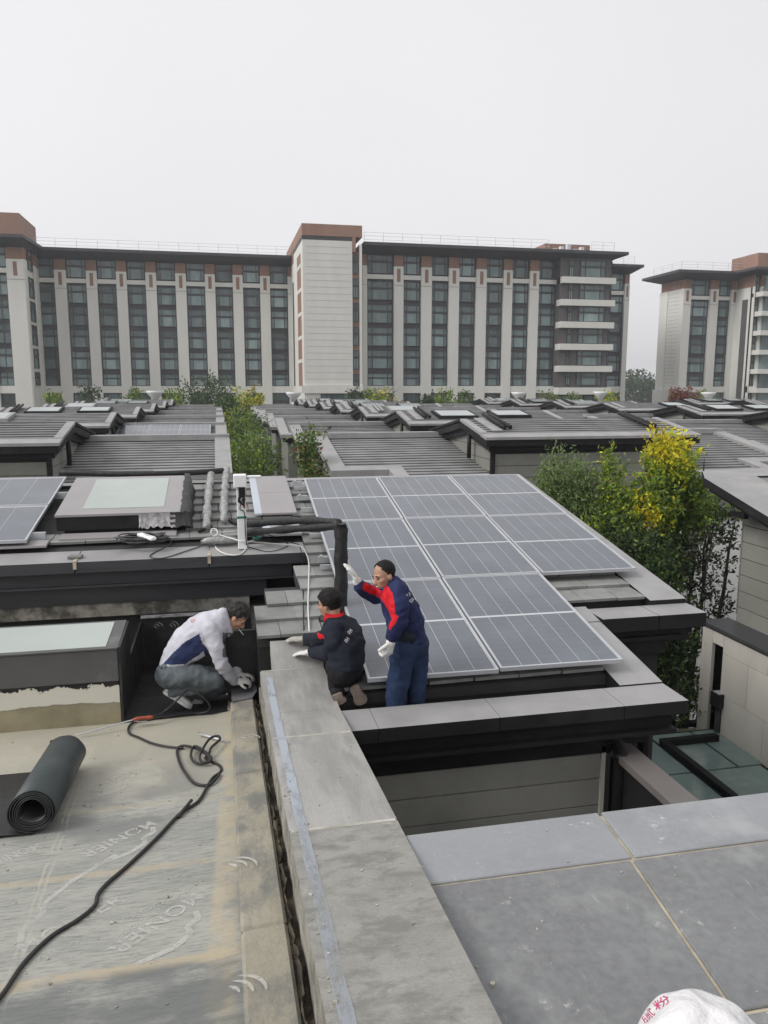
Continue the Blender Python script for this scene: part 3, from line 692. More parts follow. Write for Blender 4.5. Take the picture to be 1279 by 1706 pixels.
# siding boards of the lower front wall
bz = [-2.93, -3.02, -3.262, -3.504, -3.746, -3.99, -4.24, -4.49, -4.74, -5.0, -5.25, -5.5]
for k in range(len(bz) - 1):
    b = MB(); b.box(.88, 3.06, 5.62, 5.655, bz[k + 1] + .012, bz[k]); b.build('siding_board', M['siding_lightened'], sh)
b = MB(); b.box(.88, 3.10, 5.656, 5.659, -9, -2.93); b.build('wall_backing', M['siding_gap'], sh)
b = MB(); b.box(3.064, 3.10, 5.60, 5.64, -6, -2.95); b.build('corner_trim', M['stone'], sh)
p = MB(); p.tube([(3.0, 5.62, -2.86), (3.1, 5.55, -2.86), (3.155, 5.53, -2.87), (3.185, 5.52, -2.93), (3.19, 5.52, -3.05), (3.19, 5.52, -8.9)], .052, 12)
p.tube([(3.19, 5.52, -2.99), (3.19, 5.52, -3.06)], .06, 12); p.build('downpipe', M['pipe'], sh)
for x in (3.52, 3.66):
    b = MB(); b.box(x, x + .05, 5.95, 6.05, -4.2, -2.8); b.build('eave_post', M['black'], sh)
b = MB(); b.box(3.25, 3.40, 5.75, 5.95, -3.05, -2.83); b.build('wall_end', M['stone'], sh)
# concrete band and dark wall under the raised eave
b = MB(); b.box(-4.4, .295, 9.16, 9.248, -2.60, -2.445)
b.build('concrete_band', PBR('stained concrete', (.3, .285, .25), .85, .3, 3, .4, 30, stain=(.07, .065, .055), stain_at=(.42, .6), stain_scale=2.2), sh)
# flat cover sheets on the tiles
def sheet(x0, x1, y0, y1, dz=.075, mat='coping', name='cover_sheet'):
    b = MB(); b.slab([(x0, y0, TZ(y0) + dz), (x1, y0, TZ(y0) + dz), (x1, y1, TZ(y1) + dz), (x0, y1, TZ(y1) + dz)], .03); return b.build(name, M[mat], sh, bevel=.004)
M['sheet'] = PBR('mauve grey sheet metal', (.29, .275, .275), .42, .06, 1.2, .05, 20, fine=.08)
M['tape'] = PBR('pale tape', (.46, .5, .54), .5, .05, 1, 0)
sheet(.47, .99, 10.25, 11.15, .085, 'sheet'); sheet(.47, .99, 11.16, 12.0, .085, 'sheet'); sheet(.43, .53, 10.24, 11.98, .09, 'tape', 'tape_strip')
sheet(.52, .97, 9.45, 9.95, .085, 'sheet'); sheet(.5, .6, 9.46, 9.9, .09, 'tape', 'tape_strip')
sheet(-4.2, -2.0, 9.44, 9.62, .06, 'sheet'); sheet(-1.9, -.55, 9.66, 9.84, .05, 'sheet')
# the roof window on the raised part
b = MB(); zq = lambda y: -1.54 + (y - 9.9) * .175
x0, x1, y0, y1 = -1.97, -.46, 9.9, 11.5
b.hexa([(x0, y0, TZ(y0) + .06), (x1, y0, TZ(y0) + .06), (x1, y1, TZ(y1) + .06), (x0, y1, TZ(y1) + .06)], [(x0, y0, zq(y0)), (x1, y0, zq(y0)), (x1, y1, zq(y1)), (x0, y1, zq(y1))])
sk = b.build('skylight', M['coping_dark'], sh, bevel=.006)
b = MB(); slab2(b, [(x0 - .01, y0 - .01, zq(y0) + .03), (x1 + .01, y0 - .01, zq(y0) + .03), (x1 + .01, y1 + .01, zq(y1) + .03), (x0 - .01, y1 + .01, zq(y1) + .03)], .027, 0, 0)
b.build('frame', M['sheet'], sk)
b = MB(); b.slab([(x0 + .28, y0 + .2, zq(y0 + .2) + .036), (x1 - .25, y0 + .2, zq(y0 + .2) + .036), (x1 - .25, y1 - .12, zq(y1 - .12) + .036), (x0 + .28, y1 - .12, zq(y1 - .12) + .036)], .005)
b.build('glass_pane', M['glass_green'], sk)
b = MB(); b.hexa([(x0 + .08, y0 + .06, TZ(y0)), (x1 - .08, y0 + .06, TZ(y0)), (x1 - .08, y1 - .05, TZ(y1)), (x0 + .08, y1 - .05, TZ(y1))], [(x0 + .08, y0 + .06, TZ(y0) + .07), (x1 - .08, y0 + .06, TZ(y0) + .07), (x1 - .08, y1 - .05, TZ(y1) + .07), (x0 + .08, y1 - .05, TZ(y1) + .07)]); b.build('curb', M['coping_dark'], sk)
M['membrane_black'] = PBR('black bitumen membrane', (.016, .016, .017), .5, .35, 4, .25, 25, stain=(.04, .04, .042), stain_at=(.5, .75), stain_scale=2.5, rvar=.15)
M['torn'] = PBR('wrinkled grey film', (.3, .29, .29), .3, .35, 14, .9, 18, bdist=.03)
b = MB()
random.seed(5)
n = 26
for k in range(n + 1):                                    # ragged black flashing strip along the roof window's side
    t = k / n; y = y0 - .02 + (y1 - y0 + .1) * t; wv = random.uniform(.02, .05)
    b.v += [(x1 - .03 - random.uniform(0, .02), y, zq(y) + .042), (x1 + .02 + wv * .4, y, zq(y) + .036), (x1 + .035 + wv, y, zq(y) - .12 + random.uniform(-.02, .02)), (x1 + .06 + wv, y, TZ(y) + .04)]
for k in range(n):
    for j in range(3):
        b.f.append((k * 4 + j, k * 4 + j + 1, k * 4 + j + 5, k * 4 + j + 4)); b.m.append(0); b.sm.append(True)
b.build('flashing', M['membrane_black'], sk)
b = MB(); n, mrow = 30, 7                                 # crumpled film hanging over the front corner
for k in range(n + 1):
    x = -1.0 + .62 * k / n; tail = .75 + .25 * mnoise.noise((k * .35, 2, 0)) + .12 * random.random()
    for j in range(mrow):
        f = j / (mrow - 1) * tail; yy = y0 - .02 - .12 * f ** 2; zz = zq(y0) + .025 - .21 * f
        d = .022 * mnoise.noise((x * 16, f * 7, 0)) + .014 * mnoise.noise((x * 37, f * 13, 4))
        b.v.append((x + d * .5, yy - abs(d) * 1.1, zz + d * .4))
for k in range(n):
    for j in range(mrow - 1): b.f.append((k * mrow + j, (k + 1) * mrow + j, (k + 1) * mrow + j + 1, k * mrow + j + 1)); b.m.append(0 if k < 18 + 3 * (j % 2) else 1); b.sm.append(True)
b.build('film_patch', [M['torn'], M['membrane_black']], sk)

# ------------------------------------------------------------------ the solar panels
M['cell'] = None
def cell_mat():
    m, n, l, b = new_mat('solar cells'); tc = n.new('ShaderNodeTexCoord'); sp = n.new('ShaderNodeSeparateXYZ'); l.new(tc.outputs['Object'], sp.inputs[0])
    fy = mth(n, l, 'FRACT', mth(n, l, 'MULTIPLY', sp.outputs[1], 1 / .0955))
    ln = mth(n, l, 'LESS_THAN', mth(n, l, 'ABSOLUTE', mth(n, l, 'SUBTRACT', fy, .5)), .035)
    fx = mth(n, l, 'FRACT', mth(n, l, 'MULTIPLY', sp.outputs[0], 1 / .0186))
    bb = mth(n, l, 'LESS_THAN', mth(n, l, 'ABSOLUTE', mth(n, l, 'SUBTRACT', fx, .5)), .05)
    v = vec_(n, l); base = mixc(n, l, ramp_(n, l, noise_(n, l, v, 1.3, 3), .35, .65), (.026, .033, .047), (.04, .048, .064))
    oi = n.new('ShaderNodeObjectInfo')
    base = mixc(n, l, mth(n, l, 'MULTIPLY', oi.outputs['Random'], .25), base, (.045, .05, .058))
    c = mixc(n, l, mth(n, l, 'MULTIPLY', ln, .25), base, (.2, .21, .22)); c = mixc(n, l, mth(n, l, 'MULTIPLY', bb, .22), c, (.16, .17, .18))
    # a thin even film of dust
    c = mixc(n, l, mth(n, l, 'MULTIPLY_ADD', ramp_(n, l, noise_(n, l, v, 2.1, 5), .4, .75), .1, .22), c, (.29, .32, .365))
    l.new(c, b.inputs['Base Color']); b.inputs['Roughness'].default_value = .34; b.inputs['Specular IOR Level'].default_value = .5
    b.inputs['Coat Weight'].default_value = .35; b.inputs['Coat Roughness'].default_value = .12
    return m
M['cell'] = cell_mat()
M['alu'] = PBR('aluminium frame', (.52, .53, .55), .38, .05, 3, .02, 30, metal=.35)
M['backsheet'] = PBR('white backsheet under glass', (.5, .51, .53), .35, .03, 3, 0)
PWx, PLy, PTh = 1.118, 1.93, .035
def panel_meshes(w, l, across, halves):
    f = MB(); t = .018
    f.box(0, w, 0, t, -PTh, .002); f.box(0, w, l - t, l, -PTh, .002); f.box(0, t, t, l - t, -PTh, .002); f.box(w - t, w, t, l - t, -PTh, .002)
    b = MB(); b.box(t, w - t, t, l - t, -.012, -.006)
    cw = (w - 2 * t - .012) / across; hl = (l - 2 * t - .03) / halves
    c = MB(); g = .0052; c.box(-cw / 2 + g / 2, cw / 2 - g / 2, -hl / 2 + .008, hl / 2 - .008, -.0062, -.005)
    return f.mesh('frame', M['alu'], zadd=0), b.mesh('backsheet', M['backsheet'], zadd=0), c.mesh('cell_strip', M['cell'], zadd=0), cw, hl, t
def make_panel(label, origin_pt, w, l, across, halves, group, ms, pitch=R(9.8), yaw=0):
    r = thing('solar_module', label, 'solar panel', (origin_pt[0], origin_pt[1], origin_pt[2] + H), group)
    r.rotation_euler = (pitch, 0, yaw)
    fm, bm, cm, cw, hl, t = ms
    inst('frame', fm, r, (0, 0, 0)); inst('backsheet', bm, r, (0, 0, 0))
    for i in range(across):
        for j in range(halves):
            inst('cell_strip', cm, r, (t + .006 + cw * (i + .5), t + .005 + (.02 if halves == 2 and j else 0) + hl * (j + .5), 0))
    return r
ms6 = panel_meshes(PWx, PLy, 6, 2)
P0 = Vector((1.121, 5.905, -2.326)); ux = Vector((1.0, -.015, 0)); uy = Vector((.022, cos(R(9.8)), sin(R(9.8))))
rown = ['bottom', 'middle', 'top']; coln = ['column beside the black pipe', 'centre column', 'column beside the garden trees']
for c in range(3):
    for r_ in range(3):
        if c == 2 and r_ == 0: continue
        o = P0 + ux * (c * 1.14) + uy * (r_ * 1.943 + (.02 if c else 0) + (-.02 if c == 2 else 0))
        make_panel('solar panel of the big array, %s row, %s' % (rown[r_], coln[c]), o, PWx, PLy, 6, 2, 'solar panels on the tiled roof', ms6, yaw=-.017)
msl = panel_meshes(2.2, 1.31, 6, 1)
for k in range(2):
    o = Vector((-4.41, 9.43 + k * 1.335 * cos(R(9.8)), -1.716 + k * 1.335 * sin(R(9.8))))
    make_panel('solar panel left of the skylight, %s of the two' % ('lower' if k == 0 else 'upper'), o, 2.2, 1.31, 6, 1, 'solar panels left of the skylight', msl)
# mounting clamps and rails belong to the house
for r_ in range(6):
    y = 6.4 + r_ * 1.0
    b = MB(); b.box(1.06, 4.55 if y > 7.9 else 3.42, y, y + .04, TZ(y) + .05, TZ(y) + .09); b.build('mounting_rail', M['alu'], sh)
for y in (8.6, 9.55, 10.9, 7.0, 11.6): 
    b = MB(); b.box(1.06, 1.2, y - .03, y + .03, TZ(y) + .04, TZ(y) + .11); b.box(1.08, 1.11, y - .04, y + .04, TZ(y) + .1, TZ(y) + .125); b.build('clamp', M['alu'], sh)
for k in range(2):
    b = MB(); y = 9.7 + k * 1.6; b.box(-2.24, -2.06, y, y + .06, TZ(y) + .03, TZ(y) + .12); b.build('clamp', M['alu'], sh)

# ------------------------------------------------------------------ the terrace in front (where the photograph is taken)
SC = tan(R(6.2))
CZ = lambda y: -2.5 - (y - 5.785) * SC                        # parapet top
MZ = lambda y: CZ(y) - .36                                    # membrane floor
te = thing('terrace_house', 'near flat roof of dusty membrane with a wide stone parapet and slabs', 'house', (0, 3, 0))
def membrane_mat():
    m, n, l, b = new_mat('dusty bitumen membrane'); g = n.new('ShaderNodeNewGeometry'); sp = n.new('ShaderNodeSeparateXYZ'); P = g.outputs['Position']; l.new(P, sp.inputs[0])
    X, Y = sp.outputs[0], sp.outputs[1]
    v1 = vec_(n, l, (.6, 2.6, 1))
    c = mixc(n, l, ramp_(n, l, noise_(n, l, v1, 1.5, 6), .32, .68), (.27, .272, .25), (.38, .375, .335))
    c = mixc(n, l, mth(n, l, 'MULTIPLY', ramp_(n, l, noise_(n, l, vec_(n, l, (5, 34, 5)), 2.0, 5, .7), .42, .72), .7), c, (.14, .15, .138))
    c = mixc(n, l, mth(n, l, 'MULTIPLY', ramp_(n, l, noise_(n, l, P, .75, 5, .6, .6), .5, .62), .75), c, (.17, .175, .168))
    far = mth(n, l, 'MULTIPLY', ramp_(n, l, mth(n, l, 'ADD', Y, mth(n, l, 'MULTIPLY', noise_(n, l, P, 2, 4), 1.5)), 5.6, 7.2), .7)
    c = mixc(n, l, far, c, (.43, .40, .31))
    wob = mth(n, l, 'MULTIPLY_ADD', noise_(n, l, P, 5, 4), .06, -.03)
    br = ramp_(n, l, noise_(n, l, P, 5, 6, .7), .36, .58)
    def strip(co, at, w, col, amt):
        nonlocal c
        d = mth(n, l, 'ABSOLUTE', mth(n, l, 'SUBTRACT', mth(n, l, 'ADD', co, wob), at))
        f = mth(n, l, 'SUBTRACT', 1., ramp_(n, l, d, w * .55, w * 1.1))
        c = mixc(n, l, mth(n, l, 'MULTIPLY', mth(n, l, 'MULTIPLY', f, br), amt), c, col)
    sl = lambda k: mth(n, l, 'MULTIPLY_ADD', X, k, Y)
    tan_ = (.43, .36, .245)
    strip(sl(-.02), 3.32, .05, tan_, .7); strip(sl(.0), 4.23, .04, tan_, .5); strip(sl(0), 5.12, .05, (.42, .37, .27), .4); strip(sl(0), 5.95, .05, (.42, .38, .3), .3)
    strip(mth(n, l, 'MULTIPLY_ADD', Y, -.03, X), -.16, .08, tan_, .6)
    for a in (-.99, -.955): strip(mth(n, l, 'MULTIPLY_ADD', Y, .045, X), a + .14, .01, (.42, .40, .33), .5)
    dk = mth(n, l, 'MULTIPLY', ramp_(n, l, mth(n, l, 'SUBTRACT', 3.28, Y), -.05, .02), ramp_(n, l, noise_(n, l, vec_(n, l, (1, 2, 1)), 2.2, 6, .65), .3, .6))
    c = mixc(n, l, mth(n, l, 'MULTIPLY', dk, .75), c, (.105, .115, .115))
    scr = ramp_(n, l, noise_(n, l, vec_(n, l, (3, 9, 3)), 9, 8, .75, 1.2), .64, .72)
    c = mixc(n, l, mth(n, l, 'MULTIPLY', scr, .5), c, (.5, .49, .43))
    l.new(c, b.inputs['Base Color']); b.inputs['Roughness'].default_value = .78
    bp = n.new('ShaderNodeBump'); bp.inputs['Strength'].default_value = .35; bp.inputs['Distance'].default_value = .006
    l.new(mth(n, l, 'ADD', noise_(n, l, P, 18, 5), noise_(n, l, vec_(n, l, (10, 60, 10)), 3, 3)), bp.inputs['Height']); l.new(bp.outputs['Normal'], b.inputs['Normal'])
    return m
M['membrane'] = membrane_mat()
b = MB(); n = 30                                          # gently uneven roof skin
random.seed(11)
x0, x1, y0, y1 = -5.0, .032, .3, 9.2
for i in range(n + 1):
    for j in range(n + 1):
        x = x0 + (x1 - x0) * i / n; y = y0 + (y1 - y0) * j / n
        b.v.append((x, y, MZ(y) + .0016 * mnoise.noise((x * 1.7, y * 1.7, 3)) + .02 * max(0, 1 - (x1 - x) / .12) ** 2))
for i in range(n):
    for j in range(n):
        k = i * (n + 1) + j; b.f.append((k, k + n + 1, k + n + 2, k + 1)); b.m.append(0); b.sm.append(True)
b.build('membrane_floor', M['membrane'], te)
M['kerb'] = PBR('dusty tan membrane upstand', (.285, .262, .205), .8, .25, 2.5, .4, 35, stain=(.165, .165, .148), stain_at=(.45, .62), stain_scale=2.6, stretch=(1.4, .8, 1), fine=.4, chips=(.42, .39, .32))
KZ = lambda y: MZ(y) + .12
for a, bb in ((.3, 3.3), (3.305, 5.2), (5.205, 7.0)):
    k_ = MB(); k_.slab([(.025, a, KZ(a)), (.238, a, KZ(a) + .015), (.238, bb, KZ(bb) + .015), (.025, bb, KZ(bb))], .3)
    k_.build('kerb', M['kerb'], te, bevel=.015)
M['crevice'] = PBR('dirt and torn flashing', (.055, .047, .033), .95, .5, 10, 1., 40, stain=(.16, .13, .085), stain_at=(.45, .65), stain_scale=7, bdist=.03)
b = MB(); b.slab([(.24, .3, KZ(.3) - .015), (.288, .3, KZ(.3) - .015), (.288, 6.9, KZ(6.9) - .015), (.24, 6.9, KZ(6.9) - .015)], .2); b.build('crevice', M['crevice'], te)
random.seed(21)
b = MB()                                                  # ragged flashing lip standing in the crevice
yy = [.3 + .06 * i for i in range(111)]
for i, y in enumerate(yy):
    xo = .243 + random.uniform(0, .025); zo = KZ(y) + random.uniform(.0, .07)
    b.v += [(xo - .004, y, KZ(y) - .05), (xo, y, zo)]
for i in range(len(yy) - 1): b.f.append((2 * i, 2 * i + 2, 2 * i + 3, 2 * i + 1)); b.m.append(0); b.sm.append(False)
b.build('flashing', M['crevice'], te)
M['par_dirty'] = PBR('dirty weathered parapet stone', (.275, .268, .245), .75, .2, 3, .5, 45, stain=(.19, .187, .17), stain_at=(.45, .66), stain_scale=5.5, stretch=(1, 1.8, 1), fine=.5, bdist=.008, chips=(.42, .4, .35))
M['par_clean'] = PBR('grey parapet stone', (.34, .333, .318), .5, .16, 2, .2, 60, stain=(.255, .25, .235), stain_at=(.42, .64), stain_scale=2.4, stretch=(2.2, .5, 1), fine=.3, rvar=.12, chips=(.47, .45, .4))
M['par_edge'] = PBR('rough concrete edge', (.27, .255, .215), .9, .3, 6, .8, 30, stain=(.1, .095, .08), stain_at=(.5, .7), stain_scale=5, bdist=.015)
XL_, XR_ = .292, .868
def par(y0, y1, mat, zf=CZ, xl=XL_, xr=XR_):
    b = MB(); slab2(b, [(xl, y0, zf(y0)), (xr, y0, zf(y0)), (xr, y1, zf(y1)), (xl, y1, zf(y1))], .12, 0, 1)
    return b.build('parapet_stone', [M[mat], M['par_edge']], te, bevel=.008)
par(.3, 3.745, 'par_dirty'); par(3.752, 5.2, 'par_clean'); par(5.207, 5.785, 'par_clean', xl=XL_)
z5 = lambda y: -2.5
par(5.787, 6.72, 'par_clean', z5)
zr5 = lambda y: -2.5 + (y - 6.727) * .85
par(6.727, 6.96, 'par_clean', zr5, .40)
M['joint'] = PBR('pale joint filler', (.40, .385, .34), .8, .2, 9)
for y in (3.7485, 5.2035, 6.7235): g = MB(); g.slab([(XL_ + .01, y - .013, (CZ(y) if y < 5.8 else -2.5) + .003), (XR_ - .01, y - .013, (CZ(y) if y < 5.8 else -2.5) + .003), (XR_ - .01, y + .013, (CZ(y) if y < 5.8 else -2.5) + .001), (XL_ + .01, y + .013, (CZ(y) if y < 5.8 else -2.5) + .001)], .05); g.build('joint', M['joint'], te)
M['blue_strip'] = PBR('bluish white sealant strip', (.37, .40, .435), .6, .15, 4, .2, 40, stain=(.28, .28, .26), stain_at=(.42, .62), stain_scale=2.2, fine=.3)
m_, n_, l_, b_ = new_mat('worn sealant strip'); b_.inputs['Base Color'].default_value = (.37, .405, .445, 1); b_.inputs['Roughness'].default_value = .6
g_ = n_.new('ShaderNodeNewGeometry'); s_ = n_.new('ShaderNodeSeparateXYZ'); l_.new(g_.outputs['Position'], s_.inputs[0])
wear_ = mth(n_, l_, 'ADD', ramp_(n_, l_, noise_(n_, l_, vec_(n_, l_, (3, 1, 1)), 4.5, 7, .7), .32, .6), ramp_(n_, l_, s_.outputs[1], 3.0, 5.2))
l_.new(mth(n_, l_, 'MINIMUM', mth(n_, l_, 'MULTIPLY', wear_, .6), .95), b_.inputs['Alpha']); M['blue_strip'] = m_
b = MB(); random.seed(9); ys = [.4 + .15 * i for i in range(42)]
for i, y in enumerate(ys):
    z = (CZ(y) if y < 5.785 else -2.5) + .004
    b.v += [(.335 + random.uniform(-.002, .002), y, z), (.392 + random.uniform(-.003, .003), y, z)]
for i in range(len(ys) - 1): b.f.append((2 * i, 2 * i + 1, 2 * i + 3, 2 * i + 2)); b.m.append(0); b.sm.append(False)
b.build('sealant_strip', M['blue_strip'], te)
b = MB(); b.hexa([(.29, .3, -9), (.86, .3, -9), (.86, 7.0, -9), (.29, 7.0, -9)], [(.29, .3, CZ(.3) - .125), (.86, .3, CZ(.3) - .125), (.86, 7.0, CZ(7.0) - .125), (.29, 7.0, CZ(7.0) - .125)])
b.build('parapet_wall', M['par_edge'], te)
b = MB(); b.box(-5, .28, .3, 9.1, -9, -3.35); b.build('wall', M['siding'], te)
# stone slabs to the right of the parapet, recessed tan grout between them
SZ = -2.27
b = MB(); b.box(.87, 4.4, .9, 3.555, SZ - .16, SZ - .012); b.build('grout_bed', M['grout'], te)
def slab_(pts, mat, nm='stone_slab'):
    b = MB(); b.slab([(x, y, SZ) for x, y in pts], .1); return b.build(nm, M[mat], te, bevel=.005)
slab_([(.874, 3.17), (1.915, 3.165), (1.945, 3.575), (.874, 3.58)], 'slab_edge')
slab_([(1.935, 3.165), (3.25, 3.16), (3.25, 3.57), (1.965, 3.575)], 'slab_edge')
slab_([(3.27, 3.16), (4.4, 3.16), (4.4, 3.57), (3.27, 3.57)], 'slab_edge')
slab_([(.874, 2.22), (1.785, 2.215), (1.895, 3.145), (.874, 3.15)], 'slab')
slab_([(1.805, 2.215), (2.75, 2.21), (2.86, 3.142), (1.915, 3.145)], 'slab')
slab_([(2.77, 2.21), (4.4, 2.21), (4.4, 3.14), (2.88, 3.142)], 'slab')
slab_([(.874, .9), (1.70, .9), (1.783, 2.195), (.874, 2.2)], 'slab'); slab_([(1.72, .9), (2.7, .9), (2.748, 2.19), (1.803, 2.195)], 'slab'); slab_([(2.72, .9), (4.4, .9), (4.4, 2.19), (2.768, 2.19)], 'slab')
b = MB(); b.box(.87, 4.4, .9, 3.5, -9, SZ - .165); b.build('wall', M['siding'], te)
b = MB(); b.box(.95, 3.1, 3.52, 5.6, -6.05, -6.0); b.build('light_well_floor', M['membrane_black'], te)

# low wall with brown coping beyond the light well
lw = thing('low_wall', 'low wall with a flat brownish coping running from the drainpipe towards the slabs', 'wall', (3.25, 4.8, 0))
b = MB(); slab2(b, [(3.16, 3.62, -3.0), (3.40, 3.62, -3.0), (3.37, 5.74, -3.0), (3.15, 5.74, -3.0)], .06, 0, 0); b.build('coping', PBR('brown grey coping', (.15, .137, .13), .6, .08, 2, .1, 50), lw)
b = MB(); b.box(3.2, 3.34, 3.62, 5.70, -9, -3.062); b.build('wall', M['coping_dark'], lw)

# ------------------------------------------------------------------ house beyond the garden on the right
dh = thing('garden_house', 'siding clad house at the right margin with a thick grey roof edge', 'house', (8.3, 9, 0))
dz = lambda y: -1.38 + (y - 10.9) * .253
b = MB(); slab2(b, [(7.5, 5.5, dz(5.5)), (8.45, 5.5, dz(5.5)), (8.45, 10.9, dz(10.9)), (7.5, 10.9, dz(10.9))], .13); b.build('verge_coping', CM, dh, bevel=.006)
b = MB(); slab2(b, [(7.52, 10.905, dz(10.9)), (14.2, 10.905, dz(10.9)), (14.2, 11.6, dz(10.9) + .02), (7.95, 11.6, dz(10.9) + .02)], .13); b.build('ridge_coping', CM, dh, bevel=.006)
b = MB(); courses(b, 8.45, 14, 5.5, 10.9, lambda y: dz(y) - .03); tag(b.build('tile_courses', M['tile_far'], dh), kind='stuff')
b = MB()
for dx, t0, t1 in ((.08, .133, .2), (.2, .203, .265)):
    b.slab([(7.5 + dx, 5.6, dz(5.6) - t0), (8.6, 5.6, dz(5.6) - t0), (8.6, 10.86, dz(10.86) - t0), (7.5 + dx, 10.86, dz(10.86) - t0)], t1 - t0)
b.build('fascia', M['coping_dark'], dh)
b = MB(); b.box(7.68, 7.75, 10.1, 10.44, -1.93, -1.85); b.build('downpipe', M['pipe'], dh)
w = MB(); w.hexa([(7.975, 5.6, -9), (14, 5.6, -9), (14, 10.5, -9), (7.975, 10.5, -9)], [(7.975, 5.6, dz(5.6) - .25), (14, 5.6, dz(5.6) - .25), (14, 10.5, dz(10.5) - .25), (7.975, 10.5, dz(10.5) - .25)])
w.build('wall', M['siding_gap'], dh)
z = -1.70 + .131; k = 0
while z > -4.2:
    zb = z - .262
    ylo = lambda zz: max(5.6, 10.9 + (zz + .36 + 1.38) / .253)
    a, c = ylo(zb) if False else 5.6, 5.6
    # the board's top is cut by the sloping roof edge: start where the fascia clears it
    yt = min(10.44, max(5.6, 10.9 + (z + .27 + 1.38) / .253 - .0)); yb2 = min(10.44, max(5.6, 10.9 + (zb + .27 + 1.38) / .253))
    b = MB(); b.hexa([(7.95, yb2, zb + .012), (7.974, yb2, zb + .012), (7.974, 10.46, zb + .012), (7.95, 10.46, zb + .012)], [(7.95, yt, z), (7.974, yt, z), (7.974, 10.46, z), (7.95, 10.46, z)])
    b.build('siding_board', M['siding'], dh); z = zb
for k in range(6):
    b = MB(); zt = -1.9 - k * .272; b.box(7.95, 10.5, 10.475, 10.497, zt - .26, zt); b.build('siding_board', M['siding'], dh)
# stone garden wall
sw = thing('stone_wall', 'cream stone panel wall with a black cap and a dark drainpipe slot', 'wall', (7.6, 8, 0))
b = MB(); b.box(7.45, 7.96, 4.5, 10.66, -3.70, -3.64); b.build('cap', M['fascia_grey'], sw, bevel=.006)
b = MB(); b.box(7.56, 7.94, 4.5, 10.13, -9, -3.725); b.box(7.56, 7.94, 10.4, 10.6, -9, -3.725); b.box(7.78, 7.94, 10.131, 10.399, -9, -3.726); b.build('core', M['black'], sw)
random.seed(4)
zrow = [-3.74, -4.02, -4.69, -5.36, -6.03, -6.70, -7.37]
for i in range(len(zrow) - 1):
    y = 10.6
    b = MB(); b.box(7.5, 7.555, 10.40, 10.6, zrow[i + 1] + .006, zrow[i]); b.build('stone_panel', M['stone'], sw)
    lo = 10.13; st = .47 * (i % 2)
    if i == 0: 
        b = MB(); b.box(7.5, 7.555, 10.135, 10.395, -3.93, zrow[0]); b.build('stone_panel', M['stone'], sw)
    ylist = [10.128] + [10.128 - (.6 if i % 2 else 1.0) - .98 * q for q in range(6)]
    for q in range(len(ylist) - 1):
        b = MB(); b.box(7.5, 7.555, ylist[q + 1] + .006, ylist[q], zrow[i + 1] + .006, zrow[i]); b.build('stone_panel', M['stone'], sw)
b = MB(); b.box(7.5, 7.56, 10.598, 10.66, -9, -3.73); b.build('corner_trim', M['stone'], sw)
b = MB(); b.box(7.50, 7.555, 10.135, 10.395, -7.4, -5.62); b.build('stone_panel', M['stone'], sw)
b = MB(); b.tube([(7.50, 10.12, -4.85), (7.50, 10.12, -9)], .06, 10); b.box(7.40, 7.56, 10.02, 10.22, -4.88, -4.66)
b.build('downpipe', M['pipe'], sw); b = MB(); b.box(7.42, 7.54, 10.04, 10.2, -4.658, -4.65); b.build('hopper_rim', M['alu'], sw)
# sunroom roof below, planting bed
sr = thing('glass_roof', 'sunroom roof of greenish glass panes down between the house and the stone wall', 'glass roof', (6.5, 9.3, 0))
M['pane_green'] = PBR('green tinted glass roof', (.17, .23, .215), .1, .2, .8, 0, stain=(.27, .32, .3), stain_at=(.5, .7), stain_scale=1)
for (xa, xb, ya, yb) in ((5.4, 6.32, 9.05, 10.2), (6.36, 7.05, 9.9, 10.2), (6.36, 7.05, 9.05, 9.86), (5.4, 6.32, 7.6, 9.01), (6.36, 7.4, 7.6, 9.01), (7.09, 7.48, 9.05, 10.2)):
    b = MB(); b.box(xa, xb, ya, yb, -5.33, -5.3); b.build('glass_pane', M['pane_green'], sr)
b = MB(); b.box(5.3, 7.5, 7.5, 10.3, -5.42, -5.335); b.box(6.325, 6.355, 7.6, 10.2, -5.334, -5.295); b.build('frame', M['coping_dark'], sr)
b = MB(); b.box(6.35, 6.45, 8.2, 9.9, -5.294, -5.2); b.box(6.45, 7.3, 9.8, 9.9, -5.294, -5.2); b.build('upstand', M['black'], sr)
b = MB(); b.box(5.3, 7.5, 7.55, 10.25, -9, -5.425); b.build('wall', M['siding'], sr)
wl_ = thing('courtyard_wall', 'low pale rendered wall with a dark rail above the sunroom glass', 'wall', (7, 11.0, 0))
b = MB(); b.box(4.9, 9.3, 11.0, 11.2, -9, -5.75); b.build('wall', PBR('olive render', (.26, .25, .17), .9, .15, 2, .2, 30), wl_)
b = MB(); b.box(4.9, 9.3, 10.85, 11.0, -5.56, -5.5); b.build('rail', M['black'], wl_)
ww = thing('white_wall', 'bright white rendered wall seen behind the dark leaved tree', 'wall', (10.5, 15.5, 0))
b = MB(); b.box(9.0, 13, 15.5, 15.7, -9, -2.88); b.build('wall', PBR('white render', (.88, .88, .87), .8, .04, 1, .05, 20), ww)
b = MB(); b.box(9.2, 13, 15.42, 15.75, -2.878, -2.80); b.build('rail', M['black'], ww)
b = MB(); b.box(9.3, 13, 15.6, 15.75, -2.79, -2.2); b.build('parapet', M['siding'], ww)
